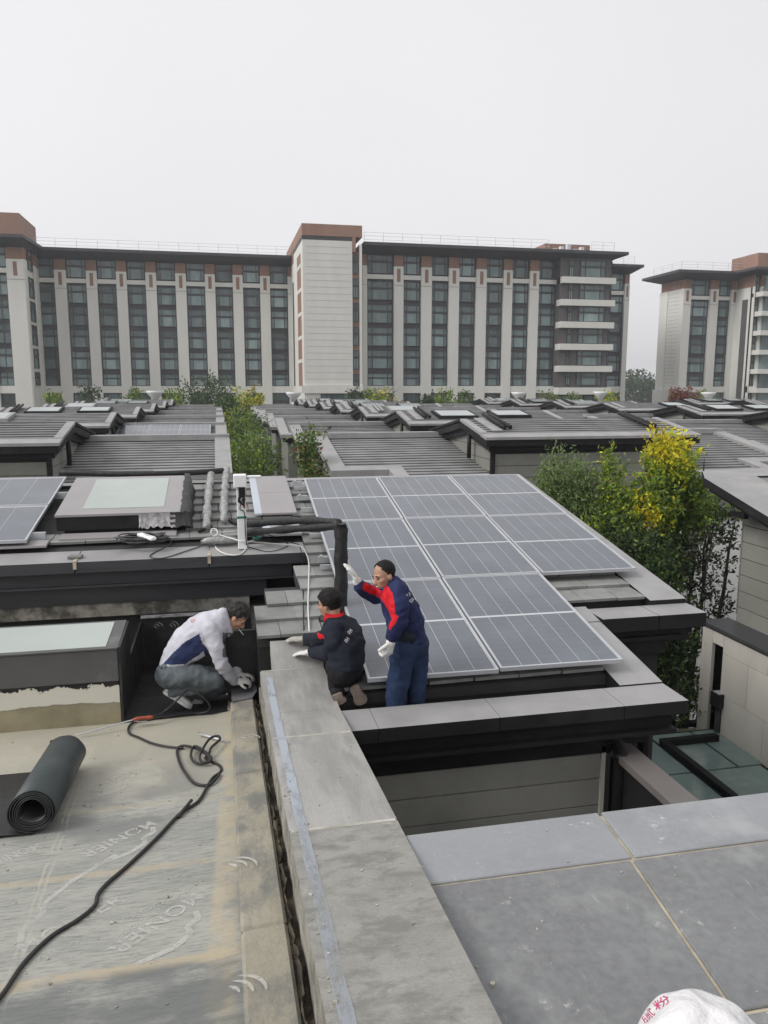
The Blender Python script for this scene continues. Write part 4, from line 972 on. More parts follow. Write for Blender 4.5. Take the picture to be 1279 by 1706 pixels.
# solar arrays on the second left row roof
msf = panel_meshes(PWx, PLy, 6, 2)
for c in range(3):
    for r_ in range(2):
        Y0, X0_ = 32.1 - 4.4 + r_ * 1.95 * cos(R(9.8)), XR + VW - 4.0 + c * 1.14
        make_panel('solar panel on the distant roof left of the alley, %s row, %s' % (('lower', 'upper')[r_], ('next to the gable', 'centre', 'next to the alley')[c]),
                   (X0_, Y0, ZR - H + (Y0 - 32.1) * PT + .05), PWx, PLy, 6, 2, 'solar panels on the distant villa roof', msf)

# ------------------------------------------------------------------ trees and planting
import numpy as np
rng = np.random.default_rng(5)
def leaf_mat(name, col, rnd=.35, trans=.38):
    m, n, l, b = new_mat(name); g = n.new('ShaderNodeNewGeometry')
    v = vec_(n, l)
    f = noise_(n, l, v, 1.1, 3)
    c = mixc(n, l, g.outputs['Random Per Island'], tuple(x * (1 - rnd) for x in col), tuple(min(1, x * (1 + rnd)) for x in col))
    c = mixc(n, l, ramp_(n, l, f, .35, .7), mixc(n, l, .2, c, (.03, .045, .015)), c)
    l.new(c, b.inputs['Base Color']); b.inputs['Roughness'].default_value = .5; b.inputs['Specular IOR Level'].default_value = .35
    t = n.new('ShaderNodeBsdfTranslucent'); l.new(c, t.inputs['Color']); mx = n.new('ShaderNodeMixShader'); mx.inputs[0].default_value = trans
    l.new(b.outputs[0], mx.inputs[1]); l.new(t.outputs[0], mx.inputs[2]); l.new(mx.outputs[0], n['Material Output'].inputs['Surface'])
    return m
LM = {'mid': leaf_mat('mid green leaves', (.155, .235, .055)), 'dark': leaf_mat('dark green leaves', (.055, .095, .038)), 'grey': leaf_mat('grey green leaves', (.24, .31, .14)),
      'lime': leaf_mat('lime leaves', (.32, .43, .05)), 'yellow': leaf_mat('yellow leaves', (.78, .70, .05)), 'gold': leaf_mat('golden leaves', (.72, .54, .03)),
      'purple': leaf_mat('dark purple leaves', (.030, .028, .022), trans=.12), 'red': leaf_mat('red leaves', (.24, .06, .05)), 'rust': leaf_mat('rust leaves', (.33, .16, .04)),
      'far': leaf_mat('distant leaves', (.085, .13, .06))}
M['bark'] = PBR('bark', (.07, .055, .04), .9, .3, 6, .6, 30, stretch=(1, 1, .3), bdist=.01)
def leaves_mesh(P, D, size, aspect, slots, mats):
    """a bent leaf (two triangles folded on the midrib) at each P pointing along D"""
    n = len(P); size = np.asarray(size) * np.ones(n)
    D = D / np.linalg.norm(D, axis=1, keepdims=True)
    r = rng.normal(size=(n, 3)); S = np.cross(D, r); S /= np.linalg.norm(S, axis=1, keepdims=True); N = np.cross(S, D)
    L = size[:, None]; W = L * aspect * .5
    a = P; b = P + D * L * .45 + S * W + N * W * .35; c = P + D * L; d = P + D * L * .45 - S * W + N * W * .35
    V = np.empty((n * 4, 3), np.float32); V[0::4] = a; V[1::4] = b; V[2::4] = c; V[3::4] = d
    me = bpy.data.meshes.new('crown'); me.vertices.add(n * 4); me.vertices.foreach_set('co', V.ravel())
    i = np.arange(n) * 4
    idx = np.stack([i, i + 1, i + 2, i, i + 2, i + 3], 1).ravel().astype(np.int32)
    me.loops.add(n * 6); me.loops.foreach_set('vertex_index', idx)
    me.polygons.add(n * 2); me.polygons.foreach_set('loop_start', (np.arange(n * 2) * 3).astype(np.int32)); me.polygons.foreach_set('loop_total', np.full(n * 2, 3, np.int32))
    for m in mats: me.materials.append(m)
    me.polygons.foreach_set('material_index', np.repeat(slots, 2).astype(np.int32)); me.update(calc_edges=True)
    return me
def tree(name, label, cat, base, blobs, shoots, per, size, aspect, colours, pick, up=.8, slen=(.35, .8), group=None, trunk_r=.06, stems=3, jitter=.25):
    """base (x,y) on the ground; blobs [(centre, radii)] fill the crown with leafy shoots (rel z)"""
    root = thing(name, label, cat, (base[0], base[1], 0), group)
    bl = [np.array(b[0]) for b in blobs]; br = [np.array(b[1]) for b in blobs]
    wts = np.array([np.prod(r) for r in br]); wts /= wts.sum()
    k = rng.choice(len(bl), size=shoots, p=wts)
    u = rng.normal(size=(shoots, 3)); u /= np.linalg.norm(u, axis=1, keepdims=True); rad = rng.uniform(.15, 1, (shoots, 1)) ** .45
    C = np.array(bl)[k] + u * rad * np.array(br)[k]
    dirn = u * np.array([1, 1, .3]) * (1 - up) + np.array([0, 0, 1]) * up + rng.normal(size=(shoots, 3)) * jitter
    dirn /= np.linalg.norm(dirn, axis=1, keepdims=True)
    ln = rng.uniform(*slen, (shoots, 1))
    t = (np.arange(per) + .5) / per
    P = (C[:, None, :] + dirn[:, None, :] * (ln[:, None, :] * (t[None, :, None] - .35))).reshape(-1, 3)
    P += rng.normal(size=P.shape) * size * .3
    D = np.repeat(dirn, per, 0) * .55 + rng.normal(size=(shoots * per, 3)) * .65
    s = size * rng.uniform(.6, 1.25, len(P))
    slots = pick(P, np.repeat(np.arange(shoots), per))
    off = np.array([base[0], base[1], -H])
    me = leaves_mesh(P - off, D, s, aspect, slots, [LM[c] for c in colours])
    o = bpy.data.objects.new('crown', me); COL.objects.link(o); o.parent = root; ORG[o.name] = ORG[root.name]
    # trunk, limbs and the shoots' twigs
    b = MB(); zc = min(c[2] - r[2] * .6 for c, r in zip(bl, br))
    for q in range(stems):
        tgt = bl[q % len(bl)] + rng.normal(size=3) * br[q % len(bl)] * .25
        p0 = Vector((base[0] + rng.uniform(-.1, .1), base[1] + rng.uniform(-.1, .1), -H)); p3 = Vector(tgt.tolist()) + Vector((0, 0, float(br[q % len(bl)][2]) * .55))
        mid = p0.lerp(Vector((float(tgt[0]), float(tgt[1]), float(zc))), .8)
        pts = [p0, p0.lerp(mid, .5) + Vector((rng.uniform(-.1, .1), rng.uniform(-.1, .1), 0)), mid, mid.lerp(p3, .5) + Vector((rng.uniform(-.08, .08), rng.uniform(-.08, .08), 0)), p3]
        b.tube(pts, [trunk_r, trunk_r * .8, trunk_r * .62, trunk_r * .4, trunk_r * .12], 7)
        for z_ in range(5):
            f = rng.uniform(.1, .95); s0 = mid.lerp(p3, f); dd = Vector(rng.normal(size=3).tolist()); dd.z = abs(dd.z) + .5; dd.normalize()
            L_ = float(min(br[q % len(bl)][:2])) * rng.uniform(.6, 1.1)
            b.tube([s0, s0 + dd * L_ * .5 + Vector((0, 0, .05)), s0 + dd * L_ + Vector((0, 0, .2 * L_))], [trunk_r * .3, trunk_r * .2, trunk_r * .06], 5)
    b.build('trunk', M['bark'], root)
    return root
def mixpick(w):
    w = np.array(w) / np.sum(w)
    return lambda P, s: rng.choice(len(w), size=len(P), p=w)
def heightpick(zl, zh, lowslot, highslot, w=.25):
    def f(P, s):
        t = (P[:, 2] - zl) / (zh - zl) + rng.normal(size=len(P)) * w
        return np.where(t > .5, highslot, lowslot)
    return f
def yellowpick(P, s):
    # colours: mid, lime, yellow, gold
    sh = rng.normal(size=s.max() + 1)[s]
    t = (P[:, 2] + 2.0) / 1.1 + sh * .3 - np.abs(P[:, 0] - 8.05) * .55
    low = np.exp(-(((P[:, 0] - 7.55) / .3) ** 2 + ((P[:, 2] + 2.45) / .38) ** 2)) * 1.6
    t = np.maximum(t, low + sh * .25) + rng.normal(size=len(P)) * .16
    return np.where(t > 1.0, 3, np.where(t > .58, 2, np.where(t > .12, 1, 0)))
A3 = lambda px, py, Y: tuple(aY(px, py, Y))
TB = lambda px, py, Y, rx, ry, rz: (A3(px, py, Y), (rx, ry, rz))
tree('garden_tree', 'tall garden tree with bright yellow top beyond the solar roof', 'tree', (8.1, 13.2),
     [TB(1112, 785, 13.1, .40, .5, .62), TB(1138, 850, 13.3, .42, .6, .75), TB(1085, 860, 13.0, .42, .5, .6), TB(1105, 945, 13.2, .5, .6, .5)], 900, 14, .105, .5,
     ['mid', 'lime', 'yellow', 'gold'], yellowpick, slen=(.3, .75), stems=4)
tree('garden_tree', 'grey green feathery tree against the siding wall next to the solar roof edge', 'tree', (6.1, 14),
     [TB(938, 815, 14, .42, .6, .55), TB(915, 835, 14, .4, .5, .35), TB(970, 845, 13.8, .5, .6, .6), TB(1000, 880, 13.5, .5, .6, .5)], 800, 16, .10, .3,
     ['grey', 'mid', 'dark'], mixpick([5, 4, .8]), slen=(.3, .7), stems=4)
tree('garden_tree', 'slim light green tree with a few yellow leaves between the feathery and the yellow trees', 'tree', (7.0, 13.4),
     [TB(1018, 815, 13.4, .22, .3, .6), TB(1030, 870, 13.2, .42, .5, .5), TB(1010, 905, 13.0, .5, .5, .4)], 480, 14, .10, .42,
     ['mid', 'lime', 'yellow', 'dark'], mixpick([5, 4, .7, 1]), slen=(.3, .75), stems=3)
tree('garden_tree', 'dark purple leaved tree before the white wall at the right', 'tree', (8.7, 12.2),
     [TB(1180, 925, 12.2, .40, .5, .5), TB(1170, 1000, 12.2, .42, .5, .45), TB(1205, 890, 12.4, .25, .3, .2)], 120, 12, .105, .45,
     ['purple', 'dark'], mixpick([6, 2]), up=.15, slen=(.25, .6), stems=2, jitter=.9, trunk_r=.022)
tree('garden_tree', 'dark evergreen mass in the garden shade below the roof corner', 'tree', (7.2, 11.6),
     [TB(1065, 960, 12.2, .5, .6, .5), TB(1110, 1075, 11.6, .5, .55, .6), TB(1125, 1150, 11.2, .5, .5, .5), TB(1100, 1120, 11.9, .5, .4, .6), TB(1010, 915, 12.6, .5, .5, .35), TB(1085, 1040, 11.5, .5, .4, .4), TB(1060, 920, 12.6, .6, .6, .4), TB(1095, 1010, 11.8, .35, .5, .4)], 1000, 14, .10, .45,
     ['dark', 'mid', 'purple'], mixpick([6, 3, 1]), up=.5, stems=3, trunk_r=.03)
tree('shrub', 'green shrub under the thick roof edge of the house at the right margin', 'shrub', (9.2, 13.6),
     [TB(1185, 860, 13.4, .3, .4, .35), TB(1222, 850, 13.2, .25, .3, .2)], 70, 12, .11, .4, ['mid', 'dark', 'lime'], mixpick([4, 4, 1]), up=.6, stems=3)
random.seed(2)
b = MB()
# alley between the rows
AL = [
 (424, 745, 28, .95, 'bushy green tree in the alley with whitish twigs', ['mid', 'lime', 'grey'], [6, 1.5, 2]),
 (398, 738, 34, 1.15, 'dark green tree in the alley beside the left row verge', ['mid', 'dark', 'lime'], [5, 2, 1]),
 (412, 710, 42, 1.25, 'round green tree mid way along the alley', ['mid', 'dark', 'lime'], [5, 4, .6]),
 (395, 700, 52, 1.1, 'yellowing green tree far along the alley', ['mid', 'lime', 'rust'], [5, 2, 1]),
 (378, 680, 62, 1.2, 'big dark green tree at the alley end before the apartments', ['dark', 'mid'], [5, 3]),
 (412, 668, 70, 1.5, 'golden yellow tree at the alley end', ['yellow', 'lime', 'rust', 'mid'], [3, 4, 2, 2]),
 (335, 655, 80, 2.3, 'tall bluish green tree rising before the apartment windows left of the alley', ['dark', 'far'], [3, 4]),
 (360, 648, 84, 1.9, 'rounded dark tree beside the golden tree before the apartments', ['dark', 'far'], [4, 3]),
]
for px, py, Y, r, lab, cols, w in AL:
    c = aY(px, py, Y); lowz = -H + 1.2
    bl = [((c.x, Y, c.z - r * .1), (r * .85, r * .85, r * .8)), ((c.x + rng.uniform(-.4, .4) * r, Y - r * .3, c.z - r * 1.2), (r * 1.1, r, r * 1.1))]
    z = c.z - r * 2.2
    while z > -H + 2 and len(bl) < 5: bl.append(((c.x + rng.uniform(-.3, .3) * r, Y - r * .2, z), (r * 1.05, r, r))); z -= r * 1.5
    far_ = Y > 45
    tree('alley_tree', lab, 'tree', (c.x, Y), bl, 300 if far_ else 420, 14 if far_ else 15, .3 if Y > 60 else (.22 if far_ else .15), .5, cols, mixpick(w), up=.55, slen=(.5 * r, 1.0 * r), trunk_r=.1, jitter=.4, group='trees in the alley between the villa rows')
tree('alley_tree', 'slender leafy shrub with bare twigs beside the gutter corner of the villa behind', 'shrub', (2.3, 20.2),
     [TB(510, 760, 20.2, .22, .3, .5), TB(522, 735, 20.4, .14, .2, .4), TB(522, 795, 20.0, .3, .4, .4)], 130, 11, .12, .5, ['mid', 'dark', 'rust', 'grey'], mixpick([5, 3, 1, 1]), up=.7, stems=4, group='trees in the alley between the villa rows')
# trees whose tops show above the far roofs
FT = [
 (88, 664, 90, 1.0, 'small yellow green tree top before the ground floor windows at left', ['lime', 'mid'], [3, 2]),
 (150, 656, 86, 1.2, 'small dark spreading tree before the ground floor windows at left', ['dark'], [1]),
 (224, 660, 88, 1.1, 'thin green tree by the third ground floor window', ['mid', 'lime'], [3, 1]),
 (290, 662, 82, 1.5, 'light green tree before the dark stair window left', ['lime', 'mid'], [2, 3]),
 (592, 657, 88, 1.5, 'dark flat topped pine before the tower foot', ['dark'], [1]),
 (640, 660, 84, 2.0, 'bush with orange and yellow leaves right of the pine', ['mid', 'yellow', 'rust', 'lime'], [3, 2, 1.5, 2]),
 (620, 662, 86, 1.4, 'green leafy bush between the pine and the orange bush', ['mid', 'lime'], [3, 2]),
 (740, 660, 86, 1.5, 'pointed light green tree before the right wing', ['lime', 'mid'], [2, 3]),
 (775, 662, 90, 1.4, 'dark green round tree right of the pointed light tree', ['mid', 'dark'], [3, 2]),
 (712, 666, 88, .9, 'little dark conifer left of the pointed light tree', ['dark'], [1]),
 (915, 662, 84, 1.5, 'olive bush below the first balcony band', ['grey', 'mid', 'rust'], [2, 3, 1]),
 (952, 664, 84, 1.2, 'low olive bush under the balconies', ['grey', 'mid'], [2, 3]),
 (1010, 662, 84, 1.3, 'yellow green tree beside the white canopy under the balconies', ['lime', 'yellow'], [3, 1.5]),
 (1127, 655, 86, .9, 'slim red leaved tree before the second block', ['red', 'rust'], [3, 1]),
 (1145, 657, 86, 1.15, 'broad red leaved tree before the second block', ['red', 'rust'], [4, 1]),
 (1172, 660, 88, 1.3, 'thin pale olive tree before the second block', ['grey', 'lime'], [2, 1]),
]
for px, py, Y, r, lab, cols, w in FT:
    c = aY(px, py, Y)
    tree('park_tree', lab, 'tree', (c.x, Y), [((c.x, Y, c.z - r * .25), (r * .8, r * .8, r * .8)), ((c.x + .2 * r, Y, c.z - r * 1.3), (r * 1.15, r, r * .9))], 130, 12, .30, .55, cols, mixpick(w), up=.4, slen=(.5, 1.0), trunk_r=.1, jitter=.5, group='trees before the apartment blocks')
# far wooded mass in the gap between the blocks: nobody could count it
n = 22000
X0 = aY(1000, 650, 230).x; X1 = aY(1140, 650, 230).x
P = np.stack([rng.uniform(X0 - 25, X1 + 25, n), rng.uniform(222, 250, n), np.zeros(n)], 1)
top = 2.8 + 1.6 * np.sin(P[:, 0] * .21) + 1.2 * np.sin(P[:, 0] * .53 + 1) + .9 * np.sin(P[:, 0] * 1.3 + P[:, 1]) + (P[:, 0] - X0) * .03
P[:, 2] = top - (rng.uniform(0, 1, n) ** 1.7) * (top + H)
me = leaves_mesh(P - np.array([0, 0, -H]), rng.normal(size=(n, 3)) + np.array([0, 0, .4]), rng.uniform(.6, 1.3, n), .6, rng.choice(2, n), [LM['far'], LM['dark']])
me.name = 'treeline'; o = bpy.data.objects.new('treeline', me); COL.objects.link(o); tag(o, 'hazy wooded mass in the gap between the apartment blocks', 'trees', kind='stuff')
# white mushroom canopies standing between the rows and the blocks
M['white_paint'] = PBR('white paint', (.8, .8, .8), .5, .04, 1, 0)
CAN = [(258, 653, 78, 'white funnel canopy near the stair window left of the alley'), (489, 655, 80, 'white funnel canopy at the tower foot'), (864, 655, 80, 'white funnel canopy by the balcony end'),
       (1000, 654, 80, 'white winged canopy below the balconies'), (1180, 655, 80, 'white winged canopy before the second block')]
for px, py, Y, lab in CAN:
    c = aY(px, py, Y); t = thing('canopy', lab, 'canopy', (c.x, Y, 0), 'white canopies before the apartment blocks')
    b = MB(); b.tube([(c.x, Y, -H), (c.x, Y, c.z - .6)], .16, 8); b.build('post', M['white_paint'], t)
    b = MB(); b.loft([[(c.x + q * cos(a), Y + q * sin(a), zz) for a in [2 * pi * i / 12 for i in range(12)]] for q, zz in ((.18, c.z - .9), (.4, c.z - .5), (.75, c.z - .12), (.82, c.z + .1), (.1, c.z + .07))]); b.build('funnel', M['white_paint'], t)

# ------------------------------------------------------------------ work things lying about
def one(mb, name, mats, label, cat, loc, group=None, bevel=0):
    o = mb.build(name, mats, None, loc, bevel); return tag(o, label, cat, group)
def smooth_path(pts, k=6):
    pts = [Vector(p) for p in pts]; out = []
    for i in range(len(pts) - 1):
        p0, p1, p2, p3 = pts[max(i - 1, 0)], pts[i], pts[i + 1], pts[min(i + 2, len(pts) - 1)]
        for j in range(k):
            t = j / k
            out.append(.5 * ((2 * p1) + (p2 - p0) * t + (2 * p0 - 5 * p1 + 4 * p2 - p3) * t * t + (3 * p1 - p0 - 3 * p2 + p3) * t ** 3))
    return out + [pts[-1]]
nM = Vector((0, SC, 1)).normalized(); pM = Vector((0, 5.785, MZ(5.785)))
mem = lambda px, py, h=0.: aP(px, py, pM + Vector((0, 0, h)), nM)
nT = Vector((0, -sin(R(9.8)), cos(R(9.8)))); pT = Vector((0, 5.919, -2.456))
til = lambda px, py, h=0.: aP(px, py, pT + Vector((0, 0, h)), nT)
M['rubber'] = PBR('black rubber hose', (.018, .018, .019), .42, .2, 8, .1, 40)
M['hose_dirty'] = PBR('dusty black cable', (.018, .0175, .017), .55, .3, 6, .1, 40)
# the long cable across the membrane
pp = [(-30, 1690), (5, 1655), (40, 1604), (85, 1560), (130, 1532), (158, 1508), (163, 1490), (180, 1470), (215, 1440), (262, 1395), (300, 1355), (330, 1335), (345, 1310), (355, 1295), (368, 1285), (365, 1275), (350, 1268), (342, 1262)]
cb = MB(); cb.tube(smooth_path([mem(x, y, .012) for x, y in pp]), .0108, 8)
cb.tube(smooth_path([mem(x, y, .014 + h) for x, y, h in ((297, 1361, 0), (305, 1350, .01), (319, 1333, .02))]), .011, 8)
pp2 = [(342, 1262, 0), (348, 1255, .03), (352, 1245, .05), (366, 1232, .05), (362, 1226, .06), (348, 1232, .05), (333, 1258, .03), (338, 1270, .02), (352, 1266, .02), (345, 1255, .03), (325, 1243, .03), (318, 1255, .02), (322, 1268, .01), (335, 1272, .01), (350, 1268, .02),
       (345, 1258, .03), (330, 1248, .02), (305, 1242, .01), (295, 1250, 0), (300, 1272, 0), (312, 1292, 0), (325, 1305, 0), (345, 1308, 0), (358, 1300, .01), (366, 1288, .01)]
cb.tube(smooth_path([mem(x, y, .014 + h) for x, y, h in pp2]), .0105, 8)
one(cb, 'cable', M['hose_dirty'], 'long black cable snaking across the dusty membrane into a tangle', 'cable', (-.6, 4.5, MZ(4.5) + H))
# the gas torch: steel lance, orange grip, black hose
t = thing('gas_torch', 'gas torch with an orange grip lying on the membrane', 'torch', (-.9, 6.85, MZ(6.85) + H))
lp = [mem(110, 1233, .03), mem(128, 1224, .03), mem(150, 1219, .04), mem(185, 1209, .06), mem(222, 1199, .08)]
b = MB(); b.tube(smooth_path(lp[1:]), .0065, 8); b.build('lance', M['alu'], t)
d = (mem(85, 1240, .03) - mem(112, 1232, .03)); p0 = mem(113, 1231, .03)
b = MB(); b.tube([p0, p0 + d * .25, p0 + d * .3, p0 + d], [.012, .014, .025, .03], 12); b.build('burner', M['black'], t)
b = MB(); b.tube([mem(222, 1199, .08), mem(228, 1197.5, .08), mem(250, 1195, .08), mem(256, 1194, .08)], [.012, .018, .018, .012], 10); b.build('grip', PBR('worn orange plastic', (.33, .07, .03), .45, .3, 20, .2, 40, stain=(.12, .03, .02), stain_scale=12), t)
b = MB(); b.tube([mem(224, 1201, .06), mem(232, 1203, .03), mem(245, 1201, .04)], .006, 6); b.build('lever', M['alu'], t)
hz = [(256, 1194, .08), (275, 1184, .1), (295, 1166, .2), (312, 1150, .26), (330, 1156, .22), (348, 1172, .12), (345, 1185, .04), (325, 1189, .015), (290, 1192, .015), (262, 1196, .015), (240, 1200, .015), (222, 1204, .015), (214, 1212, .015), (216, 1222, .015), (230, 1228, .015), (250, 1237, .015), (275, 1243, .015), (305, 1246, .015)]
b = MB(); b.tube(smooth_path([mem(x, y, h) for x, y, h in hz]), .0095, 8); b.build('hose', M['rubber'], t)
b = MB(); b.tube([mem(333, 1223, .02), mem(345, 1226, .02), mem(382, 1237, .02)], [.011, .011, .009], 8); one(b, 'hose_end', M['alu'], 'short steel ended hose piece lying against the kerb', 'hose', tuple(mem(345, 1226) + Vector((0, 0, H))))
# roll of black membrane with its loose tail
t = thing('membrane_roll', 'thick roll of black roofing membrane lying partly unrolled', 'membrane roll', tuple(mem(70, 1340) + Vector((0, 0, H))))
a_, c_ = mem(55, 1392), mem(112, 1285)
ax = (c_ - a_); L = ax.length; ax.normalize()
RR = .15
M['roll_out'] = PBR('dark green grey membrane back', (.032, .042, .042), .5, .25, 3, .15, 60, rvar=.1)
b = MB(); sd_ = ax.cross(nM).normalized()
ctr = a_ + nM * RR
spir = []
n = 150
for i in range(n + 1):
    th = i / n * 2 * pi * 5.2; r = RR * (1 - .48 * (i / n)) * (1 + .015 * sin(th * 1.7))
    spir.append(((-pi / 2) - th, r))
for i, (an, r) in enumerate(spir):
    q = sd_ * (cos(an) * r) + nM * (sin(an) * r * .93 - .006 * cos(an * 2))
    b.v += [tuple(ctr + q), tuple(ctr + q + ax * (L + .03 * sin(i * .3)))]
for i in range(n): b.f.append((2 * i, 2 * i + 2, 2 * i + 3, 2 * i + 1)); b.m.append(0); b.sm.append(True)
ro = b.build('roll', [M['roll_out'], M['membrane_black']], t); so = ro.modifiers.new('thick', 'SOLIDIFY'); so.thickness = .006; so.offset = -1; so.material_offset = 1; so.material_offset_rim = 1
b = MB()                                                  # loose tail to the left
pa = a_ + nM * .006; pc = pa + ax * L
n = 8
for i in range(n + 1):
    f = i / n; wv = .012 * sin(f * 5)
    b.v += [tuple(pa - sd_ * (f * 1.2 if True else 0) * 1.0 + nM * (.004 + abs(wv))), tuple(pc - sd_ * f * 1.2 + nM * (.004 + abs(wv) * .6))]
# keep the tail on the far side of the roll from the kerb
if (b.v[-2][0] - b.v[0][0]) > 0:
    b.v = []
    for i in range(n + 1):
        f = i / n; wv = .012 * sin(f * 5); b.v += [tuple(pa + sd_ * f * 1.2 + nM * (.004 + abs(wv))), tuple(pc + sd_ * f * 1.2 + nM * (.004 + abs(wv) * .6))]
for i in range(n): b.f.append((2 * i, 2 * i + 2, 2 * i + 3, 2 * i + 1)); b.m.append(0); b.sm.append(True)
tl = b.build('loose_tail', M['membrane_black'], t); so = tl.modifiers.new('thick', 'SOLIDIFY'); so.thickness = .005
M['print'] = None
def print_mat(name, col, amt):
    m, n, l, b = new_mat(name); b.inputs['Base Color'].default_value = (*col, 1); b.inputs['Roughness'].default_value = .8
    f = ramp_(n, l, noise_(n, l, vec_(n, l), 16, 6, .7), .25, .55)
    f = mth(n, l, 'MULTIPLY', f, ramp_(n, l, noise_(n, l, vec_(n, l), 2.6, 3), .18, .5))
    l.new(mth(n, l, 'MULTIPLY', f, amt), b.inputs['Alpha']); return m
M['print'] = print_mat('worn white print', (.58, .57, .53), .62); M['print_dim'] = print_mat('faint grey print', (.52, .52, .48), .42); M['print_grey'] = print_mat('grey print on black membrane', (.2, .2, .2), 1.2)
def arcs(mb, c, u, v, n_, r, m=0):
    """a swirl mark of nested crescents in the plane (u, v) at c"""
    for k in range(3):
        r0, r1 = r * (1 - .3 * k), r * (1 - .3 * k - .2)
        o = len(mb.v); K = 14
        for i in range(K + 1):
            a = -.3 + 2.1 * i / K; w = sin(pi * i / K) ** .6
            for q in (r0, r0 + (r1 - r0) * w):
                mb.v.append(tuple(c + u * (q * cos(a) - r * .25 * k) + v * q * sin(a) + n_ * .0022))
        for i in range(K): mb.f.append((o + 2 * i, o + 2 * i + 1, o + 2 * i + 3, o + 2 * i + 2)); mb.m.append(m); mb.sm.append(False)
um, vm = Vector((1, 0, 0)), Vector((0, cos(R(6.2)), -sin(R(6.2))))
b = MB(); arcs(b, mem(12, 1325, .016), um, vm, nM, .12); b.build('print', M['print_grey'], t)
# lettering on the membrane
def text(body, p, q, size, mat, parent, normal, shear=0, gap=1.1, flip=False):
    cu = bpy.data.curves.new('lettering', 'FONT'); cu.body = body; cu.size = 1; cu.offset = .008; cu.space_character = gap; cu.align_x = 'LEFT'; cu.shear = shear
    ob = bpy.data.objects.new('lettering', cu); COL.objects.link(ob)
    dg = bpy.context.evaluated_depsgraph_get(); me = bpy.data.meshes.new_from_object(ob.evaluated_get(dg)); bpy.data.objects.remove(ob); bpy.data.curves.remove(cu)
    xs = [v.co.x for v in me.vertices]; w = (max(xs) - min(xs)) or 1
    u = (q - p); Lw = u.length; u.normalize(); v = normal.cross(u).normalized()
    s = Lw / w; x0 = min(xs)
    o = Vector(ORG[parent.name]) - Vector((0, 0, H))
    for vt in me.vertices: vt.co = p + u * ((vt.co.x - x0) * s) + v * (vt.co.y * size) + normal * .0025 - o
    me.materials.append(mat); ob = bpy.data.objects.new('lettering', me); COL.objects.link(ob); ob.parent = parent; ORG[ob.name] = ORG[parent.name]
    return ob
def zig(p, q, h, normal, parent, mat, sgn=1):
    """the roof-line mark printed over the word"""
    u = (q - p); L_ = u.length; u.normalize(); v = normal.cross(u).normalized() * sgn
    pts = [(0, .0), (.10, .5), (.27, .45), (.36, .95), (.62, .95), (1.0, .35)]
    b = MB(); w = .032
    P = [p + u * (a * L_) + v * (c * h) for a, c in pts]
    for i in range(len(P) - 1):
        d = (P[i + 1] - P[i]).normalized(); s = normal.cross(d) * w * .5
        b.quad(P[i] - s + normal * .0022, P[i + 1] - s + normal * .0022, P[i + 1] + s + normal * .0022, P[i] + s + normal * .0022)
    b.build('print', mat, parent)
text('MONIER', mem(40, 1588), mem(212, 1500), .13, M['print'], te, nM); zig(mem(34, 1570), mem(205, 1425), .12, nM, te, M['print'])
text('AB WATERPROOFING', mem(62, 1604), mem(330, 1480), .06, M['print_dim'], te, nM); text('reinforced rubber roofing', mem(110, 1600), mem(300, 1520), .045, M['print_dim'], te, nM)
text('MONIER', mem(322, 1488), mem(178, 1582), .13, M['print'], te, nM); zig(mem(326, 1518), mem(214, 1604), .12, nM, te, M['print'], 1)
text('AB WATERPROOF', mem(318, 1476), mem(190, 1560), .055, M['print_dim'], te, nM)
text('MONIER', mem(247, 1368), mem(130, 1424), .13, M['print'], te, nM); zig(mem(254, 1378), mem(150, 1440), .12, nM, te, M['print'], 1)
text('MONIER', mem(215, 1284), mem(140, 1318), .13, M['print_dim'], te, nM); zig(mem(218, 1294), mem(158, 1325), .11, nM, te, M['print_dim'], 1)
text('MONIER', mem(60, 1405), mem(-30, 1440), .13, M['print'], te, nM)
nK = nM; pK = Vector((0, 5.785, KZ(5.785)))
kerb_at = lambda px, py: aP(px, py, pK + Vector((0, 0, .012)), nK)
for px, py in ((404, 1650), (398, 1443), (412, 1230)):
    b = MB(); arcs(b, kerb_at(px, py), um, vm, nK, .10); b.build('print', M['print'], te)
# black membrane already laid in the corner: floor sheet, upturned walls
t = thing('membrane_lining', 'new black membrane lining the corner under the eave, floor and upturned walls', 'membrane', (-.5, 7.8, MZ(7.8) + H))
b = MB(); n = 14; random.seed(13)
x0, x1, y0, y1 = -.93, .018, 6.98, 8.9
for i in range(n + 1):
    for j in range(n + 1):
        x = x0 + (x1 - x0) * i / n; y = y0 + (y1 - y0) * j / n + (.05 * (x - x0) if j == 0 else 0)
        b.v.append((x, y, MZ(y) + .016 + .012 * mnoise.noise((x * 4, y * 4, 1))))
for i in range(n):
    for j in range(n): k = i * (n + 1) + j; b.f.append((k, k + n + 1, k + n + 2, k + 1)); b.m.append(0); b.sm.append(True)
b.build('floor_sheet', M['membrane_black'], t)
b = MB(); b.box(-.935, .29, 8.86, 8.9, MZ(8.9) - .1, -2.52); b.build('back_upturn', M['membrane_black'], t)
b = MB(); b.hexa([(-.945, 6.99, MZ(6.99) - .02), (-.925, 6.99, MZ(6.99) - .02), (-.925, 7.72, MZ(7.72) - .02), (-.945, 7.72, MZ(7.72) - .02)], [(-.945, 6.99, -2.275), (-.925, 6.99, -2.275), (-.925, 7.72, -2.25), (-.945, 7.72, -2.25)]); b.box(-.945, -.925, 7.725, 8.85, MZ(8.85) - .05, -2.6)
b.build('side_upturn', M['membrane_black'], t)
b = MB(); b.box(-.93, -.1, 8.84, 8.858, -2.56, -2.53); b.build('lap_edge', M['torn'], t)
